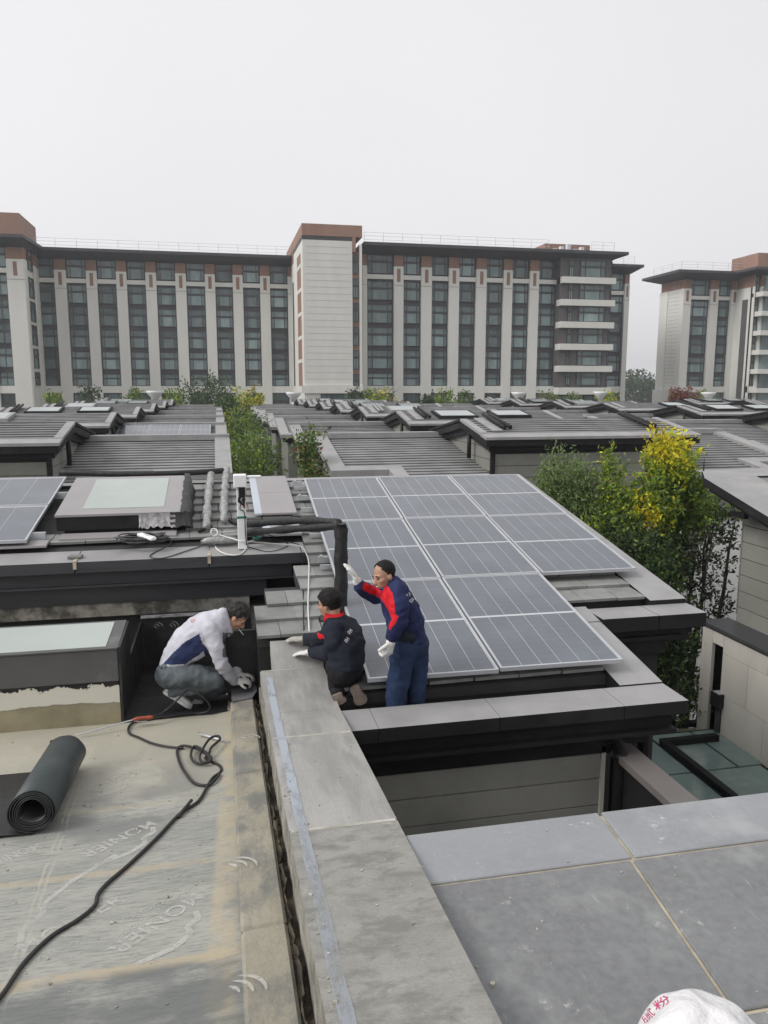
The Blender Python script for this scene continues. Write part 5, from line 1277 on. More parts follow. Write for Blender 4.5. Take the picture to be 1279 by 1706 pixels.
for px, py in ((262, 1046), (288, 1044)):
    b = MB(); arcs(b, aY(px, py, 8.85), Vector((1, 0, 0)), Vector((0, 0, 1)), Vector((0, -1, 0)), .07); b.build('print', M['print_grey'], t)
b = MB(); b.box(.0, .30, 7.36, 7.40, MZ(7.4) - .1, -2.31); b.box(.0, .02, 7.40, 8.85, MZ(7.4) - .3, -2.75)
one(b, 'upright_membrane', M['membrane_black'], 'black membrane sheet standing upright against the tiled roof edge', 'membrane', (.15, 7.38, MZ(7.4) + H))
b = MB()
b.add([tuple(mem(386, 1168, .14)), tuple(mem(420, 1162, .15)), tuple(mem(428, 1150, .17)), tuple(mem(424, 1120, .16)), tuple(mem(400, 1126, .15)), tuple(mem(384, 1140, .14))], [(0, 1, 2, 3, 4, 5)])
o = one(b, 'membrane_piece', PBR('heated grey membrane', (.16, .155, .165), .4, .2, 6, .2, 30), 'small shiny grey membrane piece being heated on the kerb end', 'membrane', tuple(mem(405, 1150) + Vector((0, 0, H))))
so = o.modifiers.new('thick', 'SOLIDIFY'); so.thickness = .012
# glazed box on the terrace at the left
t = thing('roof_light', 'low glazed box with a grey rim on a plastered plinth at the left margin', 'roof light', (-2.5, 7.6, MZ(7.2) + H))
b = MB(); b.box(-4.6, -.95, 7.0, 7.72, -3.3, -2.645); b.build('plinth', PBR('olive cement plaster', (.27, .24, .155), .9, .2, 2.5, .3, 30, stain=(.33, .31, .25), stain_at=(.5, .75), stain_scale=1.5), t)
M['whitewash'] = print_mat('ragged whitewash', (.62, .6, .53), 1.0)
m_, n_, l_, b_ = new_mat('ragged whitewash band'); b_.inputs['Base Color'].default_value = (.6, .58, .5, 1); b_.inputs['Roughness'].default_value = .85
g_ = n_.new('ShaderNodeNewGeometry'); s_ = n_.new('ShaderNodeSeparateXYZ'); l_.new(g_.outputs['Position'], s_.inputs[0])
zz_ = mth(n_, l_, 'MULTIPLY_ADD', noise_(n_, l_, vec_(n_, l_), 6, 5, .7), .28, s_.outputs[2])
lo_ = ramp_(n_, l_, mth(n_, l_, 'MULTIPLY_ADD', noise_(n_, l_, vec_(n_, l_), 2.2, 4), .12, s_.outputs[2]), H - 2.73, H - 2.715); hi_ = ramp_(n_, l_, zz_, H - 2.49, H - 2.475)
l_.new(mth(n_, l_, 'MULTIPLY', lo_, mth(n_, l_, 'SUBTRACT', 1., hi_)), b_.inputs['Alpha']); M['whitewash'] = m_
b = MB(); b.quad((-4.6, 6.996, -2.84), (-.952, 6.996, -2.84), (-.952, 6.996, -2.60), (-4.6, 6.996, -2.60)); b.build('whitewash', M['whitewash'], t)
b = MB(); b.box(-4.6, -.96, 7.012, 7.71, -2.644, -2.59); b.build('bitumen_band', M['membrane_black'], t)
M['grey_metal'] = PBR('grey coated metal', (.085, .083, .083), .5, .12, 1.5, .05, 20, stain=(.14, .14, .135), stain_at=(.58, .75))
b = MB(); b.box(-4.6, -.95, 6.985, 7.70, -2.588, -2.29); b.build('curb', M['grey_metal'], t, bevel=.006)
b = MB(); slab2(b, [(-4.6, 6.975, -2.275), (-.945, 6.975, -2.275), (-.945, 7.71, -2.235), (-4.6, 7.71, -2.235)], .012, 0, 0); b.build('frame', M['grey_metal'], t)
b = MB(); b.slab([(-4.5, 7.02, -2.267), (-1.05, 7.02, -2.267), (-1.05, 7.66, -2.232), (-4.5, 7.66, -2.232)], .006); b.build('glass_pane', M['glass_green'], t)

# ------------------------------------------------------------------ things on the tiled roof
# pair of pipes in crumpled foil wrap
for k, (pts, lab) in enumerate((([(344, 878), (345, 850), (348, 815), (352, 790)], 'foil wrapped pipe running up the tiles nearer the skylight'), ([(373, 868), (373, 840), (375, 805), (377, 780)], 'foil wrapped pipe running up the tiles nearer the white post'))):
    P = smooth_path([til(x, y, .09) for x, y in pts], 10); b = MB(); random.seed(30 + k)
    b.tube(P, [.052 + random.uniform(-.012, .012) for _ in P], 12); one(b, 'foil_pipe', M['foil'], lab, 'pipe', tuple(til(*pts[0]) + Vector((0, 0, H))), 'foil wrapped roof pipes')
# black wrapped pipes: two runs along the roof and a thick drop
M['wrap'] = PBR('black wrapped insulation', (.011, .011, .012), .55, .35, 8, .7, 14, stain=(.05, .045, .04), stain_at=(.6, .75), stain_scale=4, bdist=.02, rvar=.15)
t = thing('insulated_pipe', 'black wrapped pipe bundle running sideways then dropping as a thick column', 'pipe', (1.15, 7.3, TZ(7.3) + H))
col_t, col_b = aY(568, 872, 7.3), aY(568, 1025, 7.3)
b = MB(); random.seed(8)
n = 16
for i in range(n + 1):
    f = i / n; c = col_t.lerp(col_b, f); w = .056 + .005 * sin(i * 1.3) + (.004 if i else -.01)
    for k in range(12):
        a = 2 * pi * k / 12; b.v.append((c.x + w * 1.08 * cos(a) + .004 * random.uniform(-1, 1), c.y + .07 * sin(a), c.z))
for i in range(n):
    for k in range(12): b.f.append((i * 12 + k, i * 12 + (k + 1) % 12, (i + 1) * 12 + (k + 1) % 12, (i + 1) * 12 + k)); b.m.append(0); b.sm.append(True)
b.f.append(tuple(range(12))); b.m.append(0); b.sm.append(False); b.build('column', M['wrap'], t)
tp = col_t + Vector((0, 0, -.03))
for dz_, pts in ((0.0, [(565, 876, 7.32), (540, 878, 7.6), (480, 882, 8.4), (430, 886, 9.2), (385, 890, 10.0), (362, 893, 10.3)]), (.0, [(565, 872, 7.4), (530, 868, 7.75), (480, 868, 8.5), (430, 872, 9.3), (385, 873, 10.2), (370, 874, 10.4)])):
    P = smooth_path([aY(x, y, Y) for x, y, Y in pts], 6); b = MB()
    b.tube(P, [.041 + .006 * sin(i * 1.1) for i in range(len(P))], 12); b.build('pipe_run', M['wrap'], t)
b = MB(); e = aY(548, 1035, 7.25); b.tube([tuple(e + Vector((-.09, 0, .02))), tuple(e), tuple(e + Vector((.12, 0, .03)))], [.05, .07, .07], 12); b.build('elbow', M['wrap'], t)
# white post with a small controller
t = thing('white_post', 'white square post with a junction box and a green tape band on the coping', 'post', tuple(aY(404, 908, 9.2) + Vector((0, 0, H))))
pb, pt_ = aY(404, 910, 9.2), aY(404, 800, 9.2)
b = MB(); b.box(pb.x - .052, pb.x + .052, 9.16, 9.24, pb.z - .03, pt_.z); b.build('pole', M['white_paint'], t, bevel=.006)
b = MB(); b.box(pb.x - .085, pb.x + .065, 9.12, 9.27, pt_.z - .08, pt_.z + .07); b.box(pb.x + .07, pb.x + .24, 9.2, 9.26, pt_.z + .02, pt_.z + .05); b.build('junction_box', M['white_paint'], t, bevel=.008)
b = MB(); b.box(pb.x - .03, pb.x + .045, 9.06, 9.12, pt_.z - .19, pt_.z - .07); b.tube([(pb.x - .02, 9.1, pt_.z - .19), (pb.x - .03, 9.08, pt_.z - .23), (pb.x + .02, 9.08, pt_.z - .28), (pb.x + .03, 9.1, pt_.z - .2)], .02, 8); b.build('plug', M['black'], t, bevel=.005)
zt = aY(404, 861, 9.2).z; b = MB(); b.box(pb.x - .055, pb.x + .055, 9.157, 9.243, zt - .014, zt + .012); b.build('tape_band', PBR('green tape', (.01, .16, .10), .4, .05, 3, 0), t)
b = MB(); b.tube(smooth_path([(pb.x + .02, 9.15, pt_.z - .2), (pb.x - .02, 9.14, pt_.z - .33), (pb.x + .03, 9.145, pt_.z - .38), (pb.x + .035, 9.15, pt_.z - .6), (pb.x + .045, 9.15, pb.z + .02)]), .006, 6); b.build('wire', M['black'], t)
b = MB(); b.tube([(pb.x + .02, 9.14, pt_.z - .25), (pb.x + .035, 9.135, pt_.z - .32)], .012, 6); b.build('red_wire', PBR('red wire', (.35, .03, .03), .5, 0, 1, 0), t)
# white rope
M['rope'] = PBR('white rope', (.68, .68, .66), .8, .1, 60, .6, 120)
cpz = lambda px, py, h=.012: aP(px, py, Vector((0, 8.95, -1.9 + h)), Vector((0, -.07, 1)).normalized())
rp = [til(395, 885, .1), til(370, 887, .12), til(358, 884, .16), til(351, 886, .16), til(353, 893, .1), til(362, 890, .13), til(360, 882, .17), til(352, 882, .17), til(354, 892, .1), cpz(356, 905), cpz(364, 917), cpz(380, 924), cpz(398, 924), cpz(408, 916), cpz(408, 908, .02), cpz(416, 902), cpz(424, 900)]
b = MB(); b.tube(smooth_path(rp), .0085, 7)
b.tube(smooth_path([til(362, 890, .12), aY(385, 897, 9.3), aY(405, 902, 9.13), aY(425, 903, 9.3), aY(470, 907, 9.2), aY(495, 909, 9.05), aY(505, 914, 8.9), til(514, 935, .03), til(514, 970, .03), til(513, 1010, .03), til(515, 1050, .03), aY(515, 1066, 6.98), aY(515, 1085, 6.84)]), .0075, 7)
one(b, 'rope', M['rope'], 'white rope knotted by the post and hanging down over the eave', 'rope', tuple(til(360, 888) + Vector((0, 0, H))))
b = MB(); p0 = aY(421, 898, 9.3); b.tube([tuple(p0), tuple(p0 + Vector((.05, 0, .01))), tuple(p0 + Vector((.1, .01, .02)))], [.02, .026, .014], 8); one(b, 'connector', PBR('green connector', (.01, .13, .10), .4, .05, 3, 0), 'green cable connector beside the white post', 'connector', tuple(p0 + Vector((0, 0, H))))
b = MB(); b.tube(smooth_path([aY(428, 895, 9.35), aY(450, 898, 9.3), aY(490, 905, 9.2), aY(500, 912, 9.0), aY(504, 945, 8.7), til(505, 1000, .025), til(506, 1052, .025), aY(506, 1080, 6.9)]), .0055, 6); one(b, 'wire', M['black'], 'thin black wire hanging beside the white rope over the eave', 'wire', tuple(aY(450, 898, 9.3) + Vector((0, 0, H))))
b = MB(); b.tube(smooth_path([cpz(410, 910), cpz(440, 918), cpz(460, 917), cpz(480, 908), cpz(470, 900), til(445, 890, .11)]), .005, 6); one(b, 'wire', M['black'], 'thin dark wire looping flat on the eave coping end', 'wire', tuple(cpz(440, 918) + Vector((0, 0, H))))
# coil of cable with a white power strip
b = MB(); random.seed(17)
cc = til(238, 903, .06); P = []
for i in range(170):
    a = i / 170 * 2 * pi * 9; rr = .26 + .05 * sin(i * .37) + random.uniform(-.015, .015)
    P.append(cc + Vector((rr * cos(a) * 1.0 + .02 * sin(i * .1), rr * .62 * sin(a), .03 + .04 * (i / 170) + .025 * sin(a * 1.5 + i * .05))))
b.tube(P, .0085, 6); b.tube(smooth_path([P[-1], til(268, 890, .08), cpz(285, 905), cpz(250, 925, .01), cpz(270, 930), cpz(310, 918), cpz(345, 906)], 6), .007, 6)
one(b, 'cable_coil', PBR('grey black cable', (.05, .052, .052), .5, .3, 6, .1, 40), 'loose coil of dark cable on the tiles before the skylight', 'cable coil', tuple(cc + Vector((0, 0, H))))
t = thing('power_strip', 'white power strip lying on the cable coil', 'power strip', tuple(cc + Vector((.0, 0, H + .08))))
b = MB(); p0, p1 = til(232, 893, .15), til(257, 901, .15); d = (p1 - p0).normalized(); s_ = d.cross(Vector((0, 0, 1))).normalized() * .042; up_ = Vector((0, 0, .04))
b.hexa([tuple(p0 - s_), tuple(p1 - s_), tuple(p1 + s_), tuple(p0 + s_)][::-1], [tuple(p0 - s_ + up_), tuple(p1 - s_ + up_), tuple(p1 + s_ + up_), tuple(p0 + s_ + up_)][::-1]); b.build('body', M['white_paint'], t, bevel=.012)
b = MB(); c0 = p0.lerp(p1, .55) + up_ + Vector((0, 0, .001)); b.quad(tuple(c0 - s_ * .4 - d * .05), tuple(c0 - s_ * .4 + d * .05), tuple(c0 + s_ * .4 + d * .05), tuple(c0 + s_ * .4 - d * .05)); b.build('sockets', M['tape'], t)
# odd flat pieces
b = MB(); p0 = cpz(124, 928, .015); b.hexa([(p0.x - .07, p0.y - .05, p0.z - .012), (p0.x + .08, p0.y - .05, p0.z - .012), (p0.x + .09, p0.y + .05, p0.z - .01), (p0.x - .05, p0.y + .05, p0.z - .01)], [(p0.x - .07, p0.y - .05, p0.z + .02), (p0.x + .08, p0.y - .05, p0.z + .02), (p0.x + .09, p0.y + .05, p0.z + .024), (p0.x - .05, p0.y + .05, p0.z + .024)])
one(b, 'tile_offcut', M['tile'], 'small broken tile piece lying on the left eave coping', 'tile', tuple(p0 + Vector((0, 0, H))), bevel=.006)
random.seed(40)
b = MB(); o0 = til(365, 900, .06); K = 12
ring = [(.24 * cos(2 * pi * i / K) * random.uniform(.8, 1.15), .075 * sin(2 * pi * i / K) * random.uniform(.8, 1.2)) for i in range(K)]
b.loft([[(o0.x + x * q, o0.y + y * q, o0.z + zz + x * .0) for x, y in ring] for q, zz in ((1, -.03), (1.03, .01), (.8, .035), (.3, .045))]); one(b, 'crumpled_wrap', M['foil'], 'crumpled grey foil scrap lying under the rope knot', 'foil scrap', tuple(o0 + Vector((0, 0, H))))
b = MB(); b.tube(smooth_path([til(330, 884, .05), til(345, 880, .06), til(352, 878, .06)]), .03, 8); one(b, 'pipe_end', M['wrap'], 'short black pipe stub by the foil pipes', 'pipe', tuple(til(340, 882) + Vector((0, 0, H))))
# black pipe along the ridge behind the skylight
b = MB(); b.tube(smooth_path([til(100, 787, .12), til(200, 790, .12), til(280, 789, .12), til(345, 786, .12), til(372, 784, .12)]), .045, 10); one(b, 'ridge_pipe', M['wrap'], 'black wrapped pipe lying along the ridge behind the skylight', 'pipe', tuple(til(200, 790) + Vector((0, 0, H))))
b = MB(); b.tube(smooth_path([til(486, 858, .09), til(500, 860, .1), til(508, 863, .1), til(520, 862, .08), til(528, 861, .07)]), .018, 8); one(b, 'cable_end', M['rubber'], 'thick black cable end sticking out beside the solar array', 'cable', tuple(til(500, 860) + Vector((0, 0, H))))
# white sack at the lower right with pink print
t = t_sack = thing('sack', 'white woven sack with pink print at the lower right margin', 'sack', (1.62, 2.1, SZ + H))
M['sack'] = PBR('white woven plastic', (.72, .71, .71), .5, .06, 4, .7, 11, bdist=.03)
top = [(1062, 1700), (1068, 1682), (1085, 1660), (1100, 1650), (1133, 1642), (1160, 1646), (1185, 1652), (1215, 1668), (1240, 1686), (1262, 1704)]
b = MB(); K = 36; cx_ = Vector((1.50, 2.0, SZ))
rings = []
def sackr(zf):
    z = SZ + .25 * zf; k = (1 - zf ** 3.2) ** .5 if zf < 1 else 0
    return [(cx_.x + .235 * k * cos(a) * (1 + .05 * sin(3 * a + 5 * zf) + .03 * sin(7 * a)) + .02 * zf, cx_.y + .19 * k * sin(a) * (1 + .07 * sin(4 * a + 1) + .03 * sin(9 * a + 3 * zf)), z + .014 * sin(5 * a) * (1 - zf) - .35 * max(0, .22 * k * cos(a)) * zf ** 2 + .008 * sin(2 * a + 8 * zf)) for a in [2 * pi * i / K for i in range(K)]]
b.loft([sackr(q) for q in (0.0, .12, .25, .4, .55, .7, .82, .91, .965, .995)]); sk_o = b.build('body', M['sack'], t)
for v in sk_o.data.vertices:
    q = v.co * 9.0; v.co += v.normal * (.016 * (1 - abs(mnoise.noise(q)) * 2.4) + .01 * mnoise.noise(q * 2.7))
sm_ = sk_o.modifiers.new('sub', 'SUBSURF'); sm_.levels = 1; sm_.render_levels = 2
M['pink'] = PBR('pink print', (.55, .05, .16), .6, .3, 12, 0, stain=(.72, .6, .62), stain_at=(.58, .66), stain_scale=20)

# grit and chips scattered over the membrane and the parapet: nobody could count them
M['grit'] = PBR('grit and flakes', (.3, .28, .23), .9, .5, 30, 0, rnd=.3)
b = MB(); random.seed(77)
for i in range(420):
    if i < 250: x, y = random.uniform(-1.9, .0), random.uniform(1.6, 6.9); z = MZ(y) + .004
    elif i < 360: x = random.choice((random.uniform(.3, .36), random.uniform(.3, .86))); y = random.uniform(1.5, 5.7); z = CZ(y) + .004
    else: x, y = random.uniform(.9, 3.0), random.uniform(2.0, 3.5); z = SZ + .003
    r = random.uniform(.002, .0075) * (1.8 if random.random() < .06 else 1); a = random.uniform(0, 6)
    q = [(x + r * cos(a + k * 1.57) * random.uniform(.6, 1.3), y + r * sin(a + k * 1.57) * random.uniform(.6, 1.3), z - .003) for k in range(4)]
    b.hexa(q, [(p[0], p[1], p[2] + r * random.uniform(.5, 1.0)) for p in q])
o = b.build('debris', M['grit']); tag(o, 'grit and flakes scattered on the roof', 'debris', kind='stuff')

# ------------------------------------------------------------------ people
from mathutils.bvhtree import BVHTree
def solid(mb, voxel, smooth=4, wr=0., wscale=9., seed=0, stretch=(1, 1, 1)):
    """one continuous skin over overlapping closed shapes"""
    me = bpy.data.meshes.new('body'); me.from_pydata([tuple(p) for p in mb.v], [], mb.f); me.update()
    ob = bpy.data.objects.new('body', me); COL.objects.link(ob)
    r = ob.modifiers.new('r', 'REMESH'); r.mode = 'VOXEL'; r.voxel_size = voxel; r.use_smooth_shade = True
    s = ob.modifiers.new('s', 'SMOOTH'); s.factor = .5; s.iterations = smooth
    dg = bpy.context.evaluated_depsgraph_get(); out = bpy.data.meshes.new_from_object(ob.evaluated_get(dg))
    bpy.data.objects.remove(ob); bpy.data.meshes.remove(me)
    if wr:
        vs = [(v.co.copy(), v.normal.copy()) for v in out.vertices]
        for v, (c, nn) in zip(out.vertices, vs):
            q = Vector((c.x * stretch[0], c.y * stretch[1], c.z * stretch[2])) * wscale + Vector((seed, seed, seed))
            rid = 1 - abs(mnoise.noise(q)) * 2
            v.co = c + nn * wr * (rid * .9 + .5 * mnoise.noise(q * 2.3))
    for p in out.polygons: p.use_smooth = True
    return out
def place(me, name, mats, parent, slot=None):
    """world (rel z) mesh -> object under parent; slot(centre, normal) gives each face its material"""
    o = Vector(ORG[parent.name]) - Vector((0, 0, H))
    for m in (mats if isinstance(mats, (list, tuple)) else [mats]): me.materials.append(m)
    if slot:
        for p in me.polygons: p.material_index = slot(p.center, p.normal)
    ob = bpy.data.objects.new(name, me)
    for v in me.vertices: v.co -= o
    me.update(); COL.objects.link(ob); ob.parent = parent; ORG[ob.name] = ORG[parent.name]; return ob
def capsule(mb, a, b, ra, rb, n=14):
    a, b = Vector(a), Vector(b); d = (b - a); L = d.length; d = d / L if L > 1e-6 else Vector((0, 0, 1))
    pts, rs = [], []
    for k in (0, .35, .7, .92): t = k * pi / 2; pts.append(a - d * ra * cos(t)); rs.append(max(.0008, ra * sin(t)))
    pts.append(a); rs.append(ra); pts.append(b); rs.append(rb)
    for k in (.92, .7, .35, 0): t = k * pi / 2; pts.append(b + d * rb * cos(t)); rs.append(max(.0008, rb * sin(t)))
    mb.tube(pts, rs, n)
def chain(mb, pts, rs, n=14):
    for i in range(len(pts) - 1): capsule(mb, pts[i], pts[i + 1], rs[i], rs[i + 1], n)
def ellip(mb, c, ax, n=16, m=10):
    """ellipsoid with three half-axis vectors"""
    c = Vector(c); rings = []
    for i in range(1, m):
        t = pi * i / m; rings.append([c + ax[0] * (sin(t) * cos(2 * pi * j / n)) + ax[1] * (sin(t) * sin(2 * pi * j / n)) + ax[2] * cos(t) for j in range(n)])
    mb.loft(rings)
def ring(c, lat, dep, n=20, p=2.4):
    out = []
    for j in range(n):
        a = 2 * pi * j / n; ca, sa = cos(a), sin(a)
        out.append(c + lat * (abs(ca) ** (2 / p) * (1 if ca >= 0 else -1)) + dep * (abs(sa) ** (2 / p) * (1 if sa >= 0 else -1)))
    return out
def inpoly(x, y, P):
    r = False; j = len(P) - 1
    for i in range(len(P)):
        if (P[i][1] > y) != (P[j][1] > y) and x < (P[j][0] - P[i][0]) * (y - P[i][1]) / (P[j][1] - P[i][1]) + P[i][0]: r = not r
        j = i
    return r
def project(p):
    fw = p.x * sin(YAW) + p.y * cos(YAW); r = p.x * cos(YAW) - p.y * sin(YAW)
    f = fw * cos(PITCH) - p.z * sin(PITCH); u = fw * sin(PITCH) + p.z * cos(PITCH)
    return 639.5 + F_PX * r / f, 853 - F_PX * u / f
def cloth(name, col, var=.12, rough=.8):
    m = PBR(name, col, rough, var, 6, .35, 28, bdist=.012, spec=.25, fine=.12); return m
M['skin'] = PBR('skin', (.42, .235, .155), .5, .1, 8, .05, 60); M['hair'] = PBR('black hair', (.011, .0095, .009), .65, .4, 30, .8, 60, bdist=.01, spec=.2)
M['hair_grey'] = PBR('greying hair', (.022, .02, .018), .6, .5, 26, .8, 60, spec=.25, stain=(.10, .097, .09), stain_at=(.52, .75), stain_scale=26, bdist=.01)
M['glove'] = PBR('white cotton glove', (.66, .65, .62), .85, .1, 20, .4, 90); M['glove_dirty'] = PBR('soiled cotton glove', (.36, .34, .3), .85, .25, 18, .4, 90)
M['eye'] = PBR('eye', (.03, .02, .02), .2, 0, 1, 0); M['lip'] = PBR('lip', (.3, .12, .1), .5, .05, 1, 0)
M['lilac'] = cloth('pale grey jacket', (.50, .50, .55)); M['navy_panel'] = cloth('navy panel', (.025, .035, .095)); M['teal'] = cloth('grey teal trousers', (.105, .122, .133), .2)
M['navy'] = cloth('navy work jacket', (.017, .023, .075), .25); M['red'] = cloth('red panel', (.60, .012, .022), .15); M['jean'] = cloth('navy trousers', (.017, .032, .075), .25)
M['ink'] = cloth('blue black jacket', (.011, .014, .024), .25); M['ink_trousers'] = cloth('black trousers', (.01, .01, .012), .25)
M['shoe_w'] = PBR('white sneaker', (.55, .55, .54), .6, .15, 12, .2, 60); M['sole'] = PBR('beige shoe sole', (.19, .15, .125), .8, .2, 14, .6, 40); M['shoe_dark'] = PBR('dark shoe', (.03, .028, .026), .7, .2, 9)
M['white_print'] = PBR('white cloth print', (.6, .6, .6), .8, .1, 9, 0); M['red_print'] = PBR('faded red print', (.55, .2, .22), .8, .1, 9, 0)
def head(body, c, f, up, s=1.0):
    """adds skull, jaw, nose, ears, neck to the body's shapes; returns the frame"""
    f = Vector(f).normalized(); up = Vector(up); up = (up - f * up.dot(f)).normalized(); l = up.cross(f)
    W = lambda x, y, z: Vector(c) + (f * x + l * y + up * z) * s
    E = lambda p, r: ellip(body, W(*p), [f * r[0] * s, l * r[1] * s, up * r[2] * s])
    E((-.012, 0, .035), (.100, .078, .092)); E((.03, 0, -.025), (.066, .062, .088)); E((.052, 0, -.088), (.034, .04, .03))
    for y in (-1, 1):
        E((.062, y * .04, -.02), (.03, .026, .026)); E((-.005, y * .08, -.012), (.022, .012, .033))
        capsule(body, W(.088, y * .012, .022), W(.078, y * .045, .022), .012 * s, .01 * s, 8)
    capsule(body, W(.094, 0, .008), W(.117, 0, -.03), .011 * s, .017 * s, 8); E((.105, 0, -.036), (.015, .021, .012))
    capsule(body, W(.092, -.018, -.06), W(.092, .018, -.06), .011 * s, .011 * s, 8); capsule(body, W(.088, -.016, -.072), W(.088, .016, -.072), .011 * s, .011 * s, 8)
    return W, f, l, up
def face_bits(root, W, s=1.0):
    for y in (-1, 1):
        b = MB(); ellip(b, W(.089, y * .032, .003), [Vector((.009, 0, 0)), Vector((0, .009, 0)), Vector((0, 0, .006))], 8, 6); b.build('eye', M['eye'], root)
        b = MB(); b.tube([W(.1, y * .014, .026), W(.097, y * .034, .03), W(.083, y * .052, .024)], [.003, .0045, .002], 6); b.build('eyebrow', M['hair'], root)
    b = MB(); b.tube([W(.096, -.024, -.064), W(.1035, 0, -.066), W(.096, .024, -.064)], [.002, .005, .002], 6); b.build('mouth', M['lip'], root)
def hair(root, W0, f, l, up, mat, cutz=.02, back=-.07, seed=1, front=.062, thick=1.09, rough=.012, ztop=.075):
    o_0 = W0(0, 0, 0); s_h = (W0(1, 0, 0) - o_0).length
    W = lambda x, y, z: o_0 + (f * x + l * y + up * z)
    b = MB(); c = W(-.014, 0, .04)
    ellip(b, c, [f * .104 * thick, l * .083 * thick, up * .095 * thick], 28, 20)
    me = solid(b, .008, 2)
    rm = []
    import bmesh
    bm = bmesh.new(); bm.from_mesh(me); o = W(0, 0, 0)
    for v in bm.verts:
        d = v.co - o; x, y, z = d.dot(f), d.dot(l), d.dot(up)
        lim = back if x < -.03 else (back + (cutz + .04 - back) * min(1, (x + .03) / .075))
        fr = front + .012 * mnoise.noise(v.co * 40)
        side = abs(y) > .06 and -.035 < x < .02 and z < -.0
        if z < lim + .008 * mnoise.noise(v.co * 60) or (x > fr and z < ztop) or side: rm.append(v)
        v.co += v.normal * (rough * mnoise.noise(v.co * 38 + Vector((seed, 0, 0))) + rough * .5 * mnoise.noise(v.co * 90))
    bmesh.ops.delete(bm, geom=rm, context='VERTS'); bm.to_mesh(me); bm.free()
    for v in me.vertices: v.co = o_0 + (v.co - o_0) * s_h
    ob = place(me, 'hair', mat, root); sm = ob.modifiers.new('t', 'SOLIDIFY'); sm.thickness = .012; sm.offset = -1; return ob
def hand(mb, wrist, fdir, palm_n, curl=.5, s=1.0, spread=.12, r=.0112):
    """palm, four unequal bent fingers and a thumb leaving the side of the palm"""
    fdir = Vector(fdir).normalized(); pn = Vector(palm_n); pn = (pn - fdir * pn.dot(fdir)).normalized(); side = fdir.cross(pn)
    w = Vector(wrist); pc = w + fdir * .05 * s
    ellip(mb, pc, [fdir * .055 * s, side * .045 * s, pn * .02 * s]); capsule(mb, w - fdir * .03 * s, w + fdir * .02 * s, .03 * s, .032 * s)
    for i, (off, ln) in enumerate(((-.032, .068), (-.011, .08), (.011, .075), (.031, .058))):
        k = w + fdir * .092 * s + side * off * s - fdir * abs(off) * .25 * s; d = (fdir + side * off * spread * 30 * .1).normalized()
        p = [k]; a = 0
        for seg, frac in enumerate((.45, .32, .23)):
            a += curl * (.55, .8, .7)[seg]; dd = d * cos(a) + pn * sin(a); p.append(p[-1] + dd * ln * frac * s)
        chain(mb, p, [r * s, r * .97 * s, r * .9 * s, r * .8 * s], 10)
    t0 = w + fdir * .03 * s - side * .036 * s; t1 = t0 + (fdir * .5 - side * .75 + pn * .25).normalized() * .038 * s; t2 = t1 + (fdir * .85 - side * .2 + pn * (.3 + curl * .4)).normalized() * .032 * s
    chain(mb, [t0, t1, t2], [.015 * s, .0125 * s, .0105 * s], 10)
def shoe(mb, heel, toe, up, s=1.0):
    h, t = Vector(heel), Vector(toe); d = (t - h).normalized(); up = Vector(up); up = (up - d * up.dot(d)).normalized(); sd = d.cross(up); L = (t - h).length
    rings = []
    for f, w, top in ((0.0, .022, .055), (.06, .032, .072), (.2, .036, .082), (.4, .038, .075), (.6, .045, .058), (.8, .048, .046), (.93, .038, .036), (1.0, .016, .026)):
        c = h + d * (f * L); rings.append(ring(c + up * (top * .5 * s), sd * w * s, up * top * .5 * s, 16, 2.6))
    mb.loft(rings)
def sole_of(root, heel, toe, up, mat, s=1.0):
    h, t = Vector(heel), Vector(toe); d = (t - h).normalized(); up = Vector(up); up = (up - d * up.dot(d)).normalized(); sd = d.cross(up); L = (t - h).length
    b = MB(); P = []
    for f, w in ((-.02, .0), (0, .026), (.08, .037), (.3, .036), (.45, .036), (.7, .05), (.88, .046), (1.0, .022), (1.02, .0)): P.append((f, w))
    out = [h + d * f * L + sd * w * s for f, w in P] + [h + d * f * L - sd * w * s for f, w in reversed(P[1:-1])]
    b.hexa([p - up * .016 for p in out], [p + up * .012 for p in out]); b.build('sole', mat, root)
def decal(root, host, polys, mat, name='print', lift=.004):
    """flat print laid on a host's surface"""
    dg = bpy.context.evaluated_depsgraph_get(); me = host.data
    o = Vector(ORG[host.name]) - Vector((0, 0, H))
    bv = BVHTree.FromPolygons([v.co + o for v in me.vertices], [p.vertices for p in me.polygons]); b = MB()
    for P in polys:
        vs = []
        for x, y in P:
            r = ray(x, y).normalized(); h = bv.ray_cast(Vector((0, 0, 0)), r)
            if h[0] is None: vs = None; break
            vs.append(h[0] - r * lift)
        if vs: b.add(vs, [tuple(range(len(vs)))])
    if b.f: return b.build(name, mat, root)
def strokes(cx, cy, items, sx, sy, ang=0, w=.9):
    """brush strokes as thin quads around a pixel; items: (x0,y0,x1,y1) in units"""
    out = []
    for x0, y0, x1, y1 in items:
        p = []
        for x, y in ((x0, y0), (x1, y1)): p.append((cx + (x * cos(ang) - y * sin(ang)) * sx, cy + (x * sin(ang) + y * cos(ang)) * sy))
        dx, dy = p[1][0] - p[0][0], p[1][1] - p[0][1]; L = math.hypot(dx, dy) or 1; nx, ny = -dy / L * w / 2, dx / L * w / 2
        out.append([(p[0][0] - nx, p[0][1] - ny), (p[1][0] - nx, p[1][1] - ny), (p[1][0] + nx, p[1][1] + ny), (p[0][0] + nx, p[0][1] + ny)])
    return out
GLYPH = [(-.4, -.4, .4, -.4), (-.45, 0, .45, 0), (0, -.5, 0, .5), (-.4, .45, .4, .45), (-.3, .1, -.45, .4)]

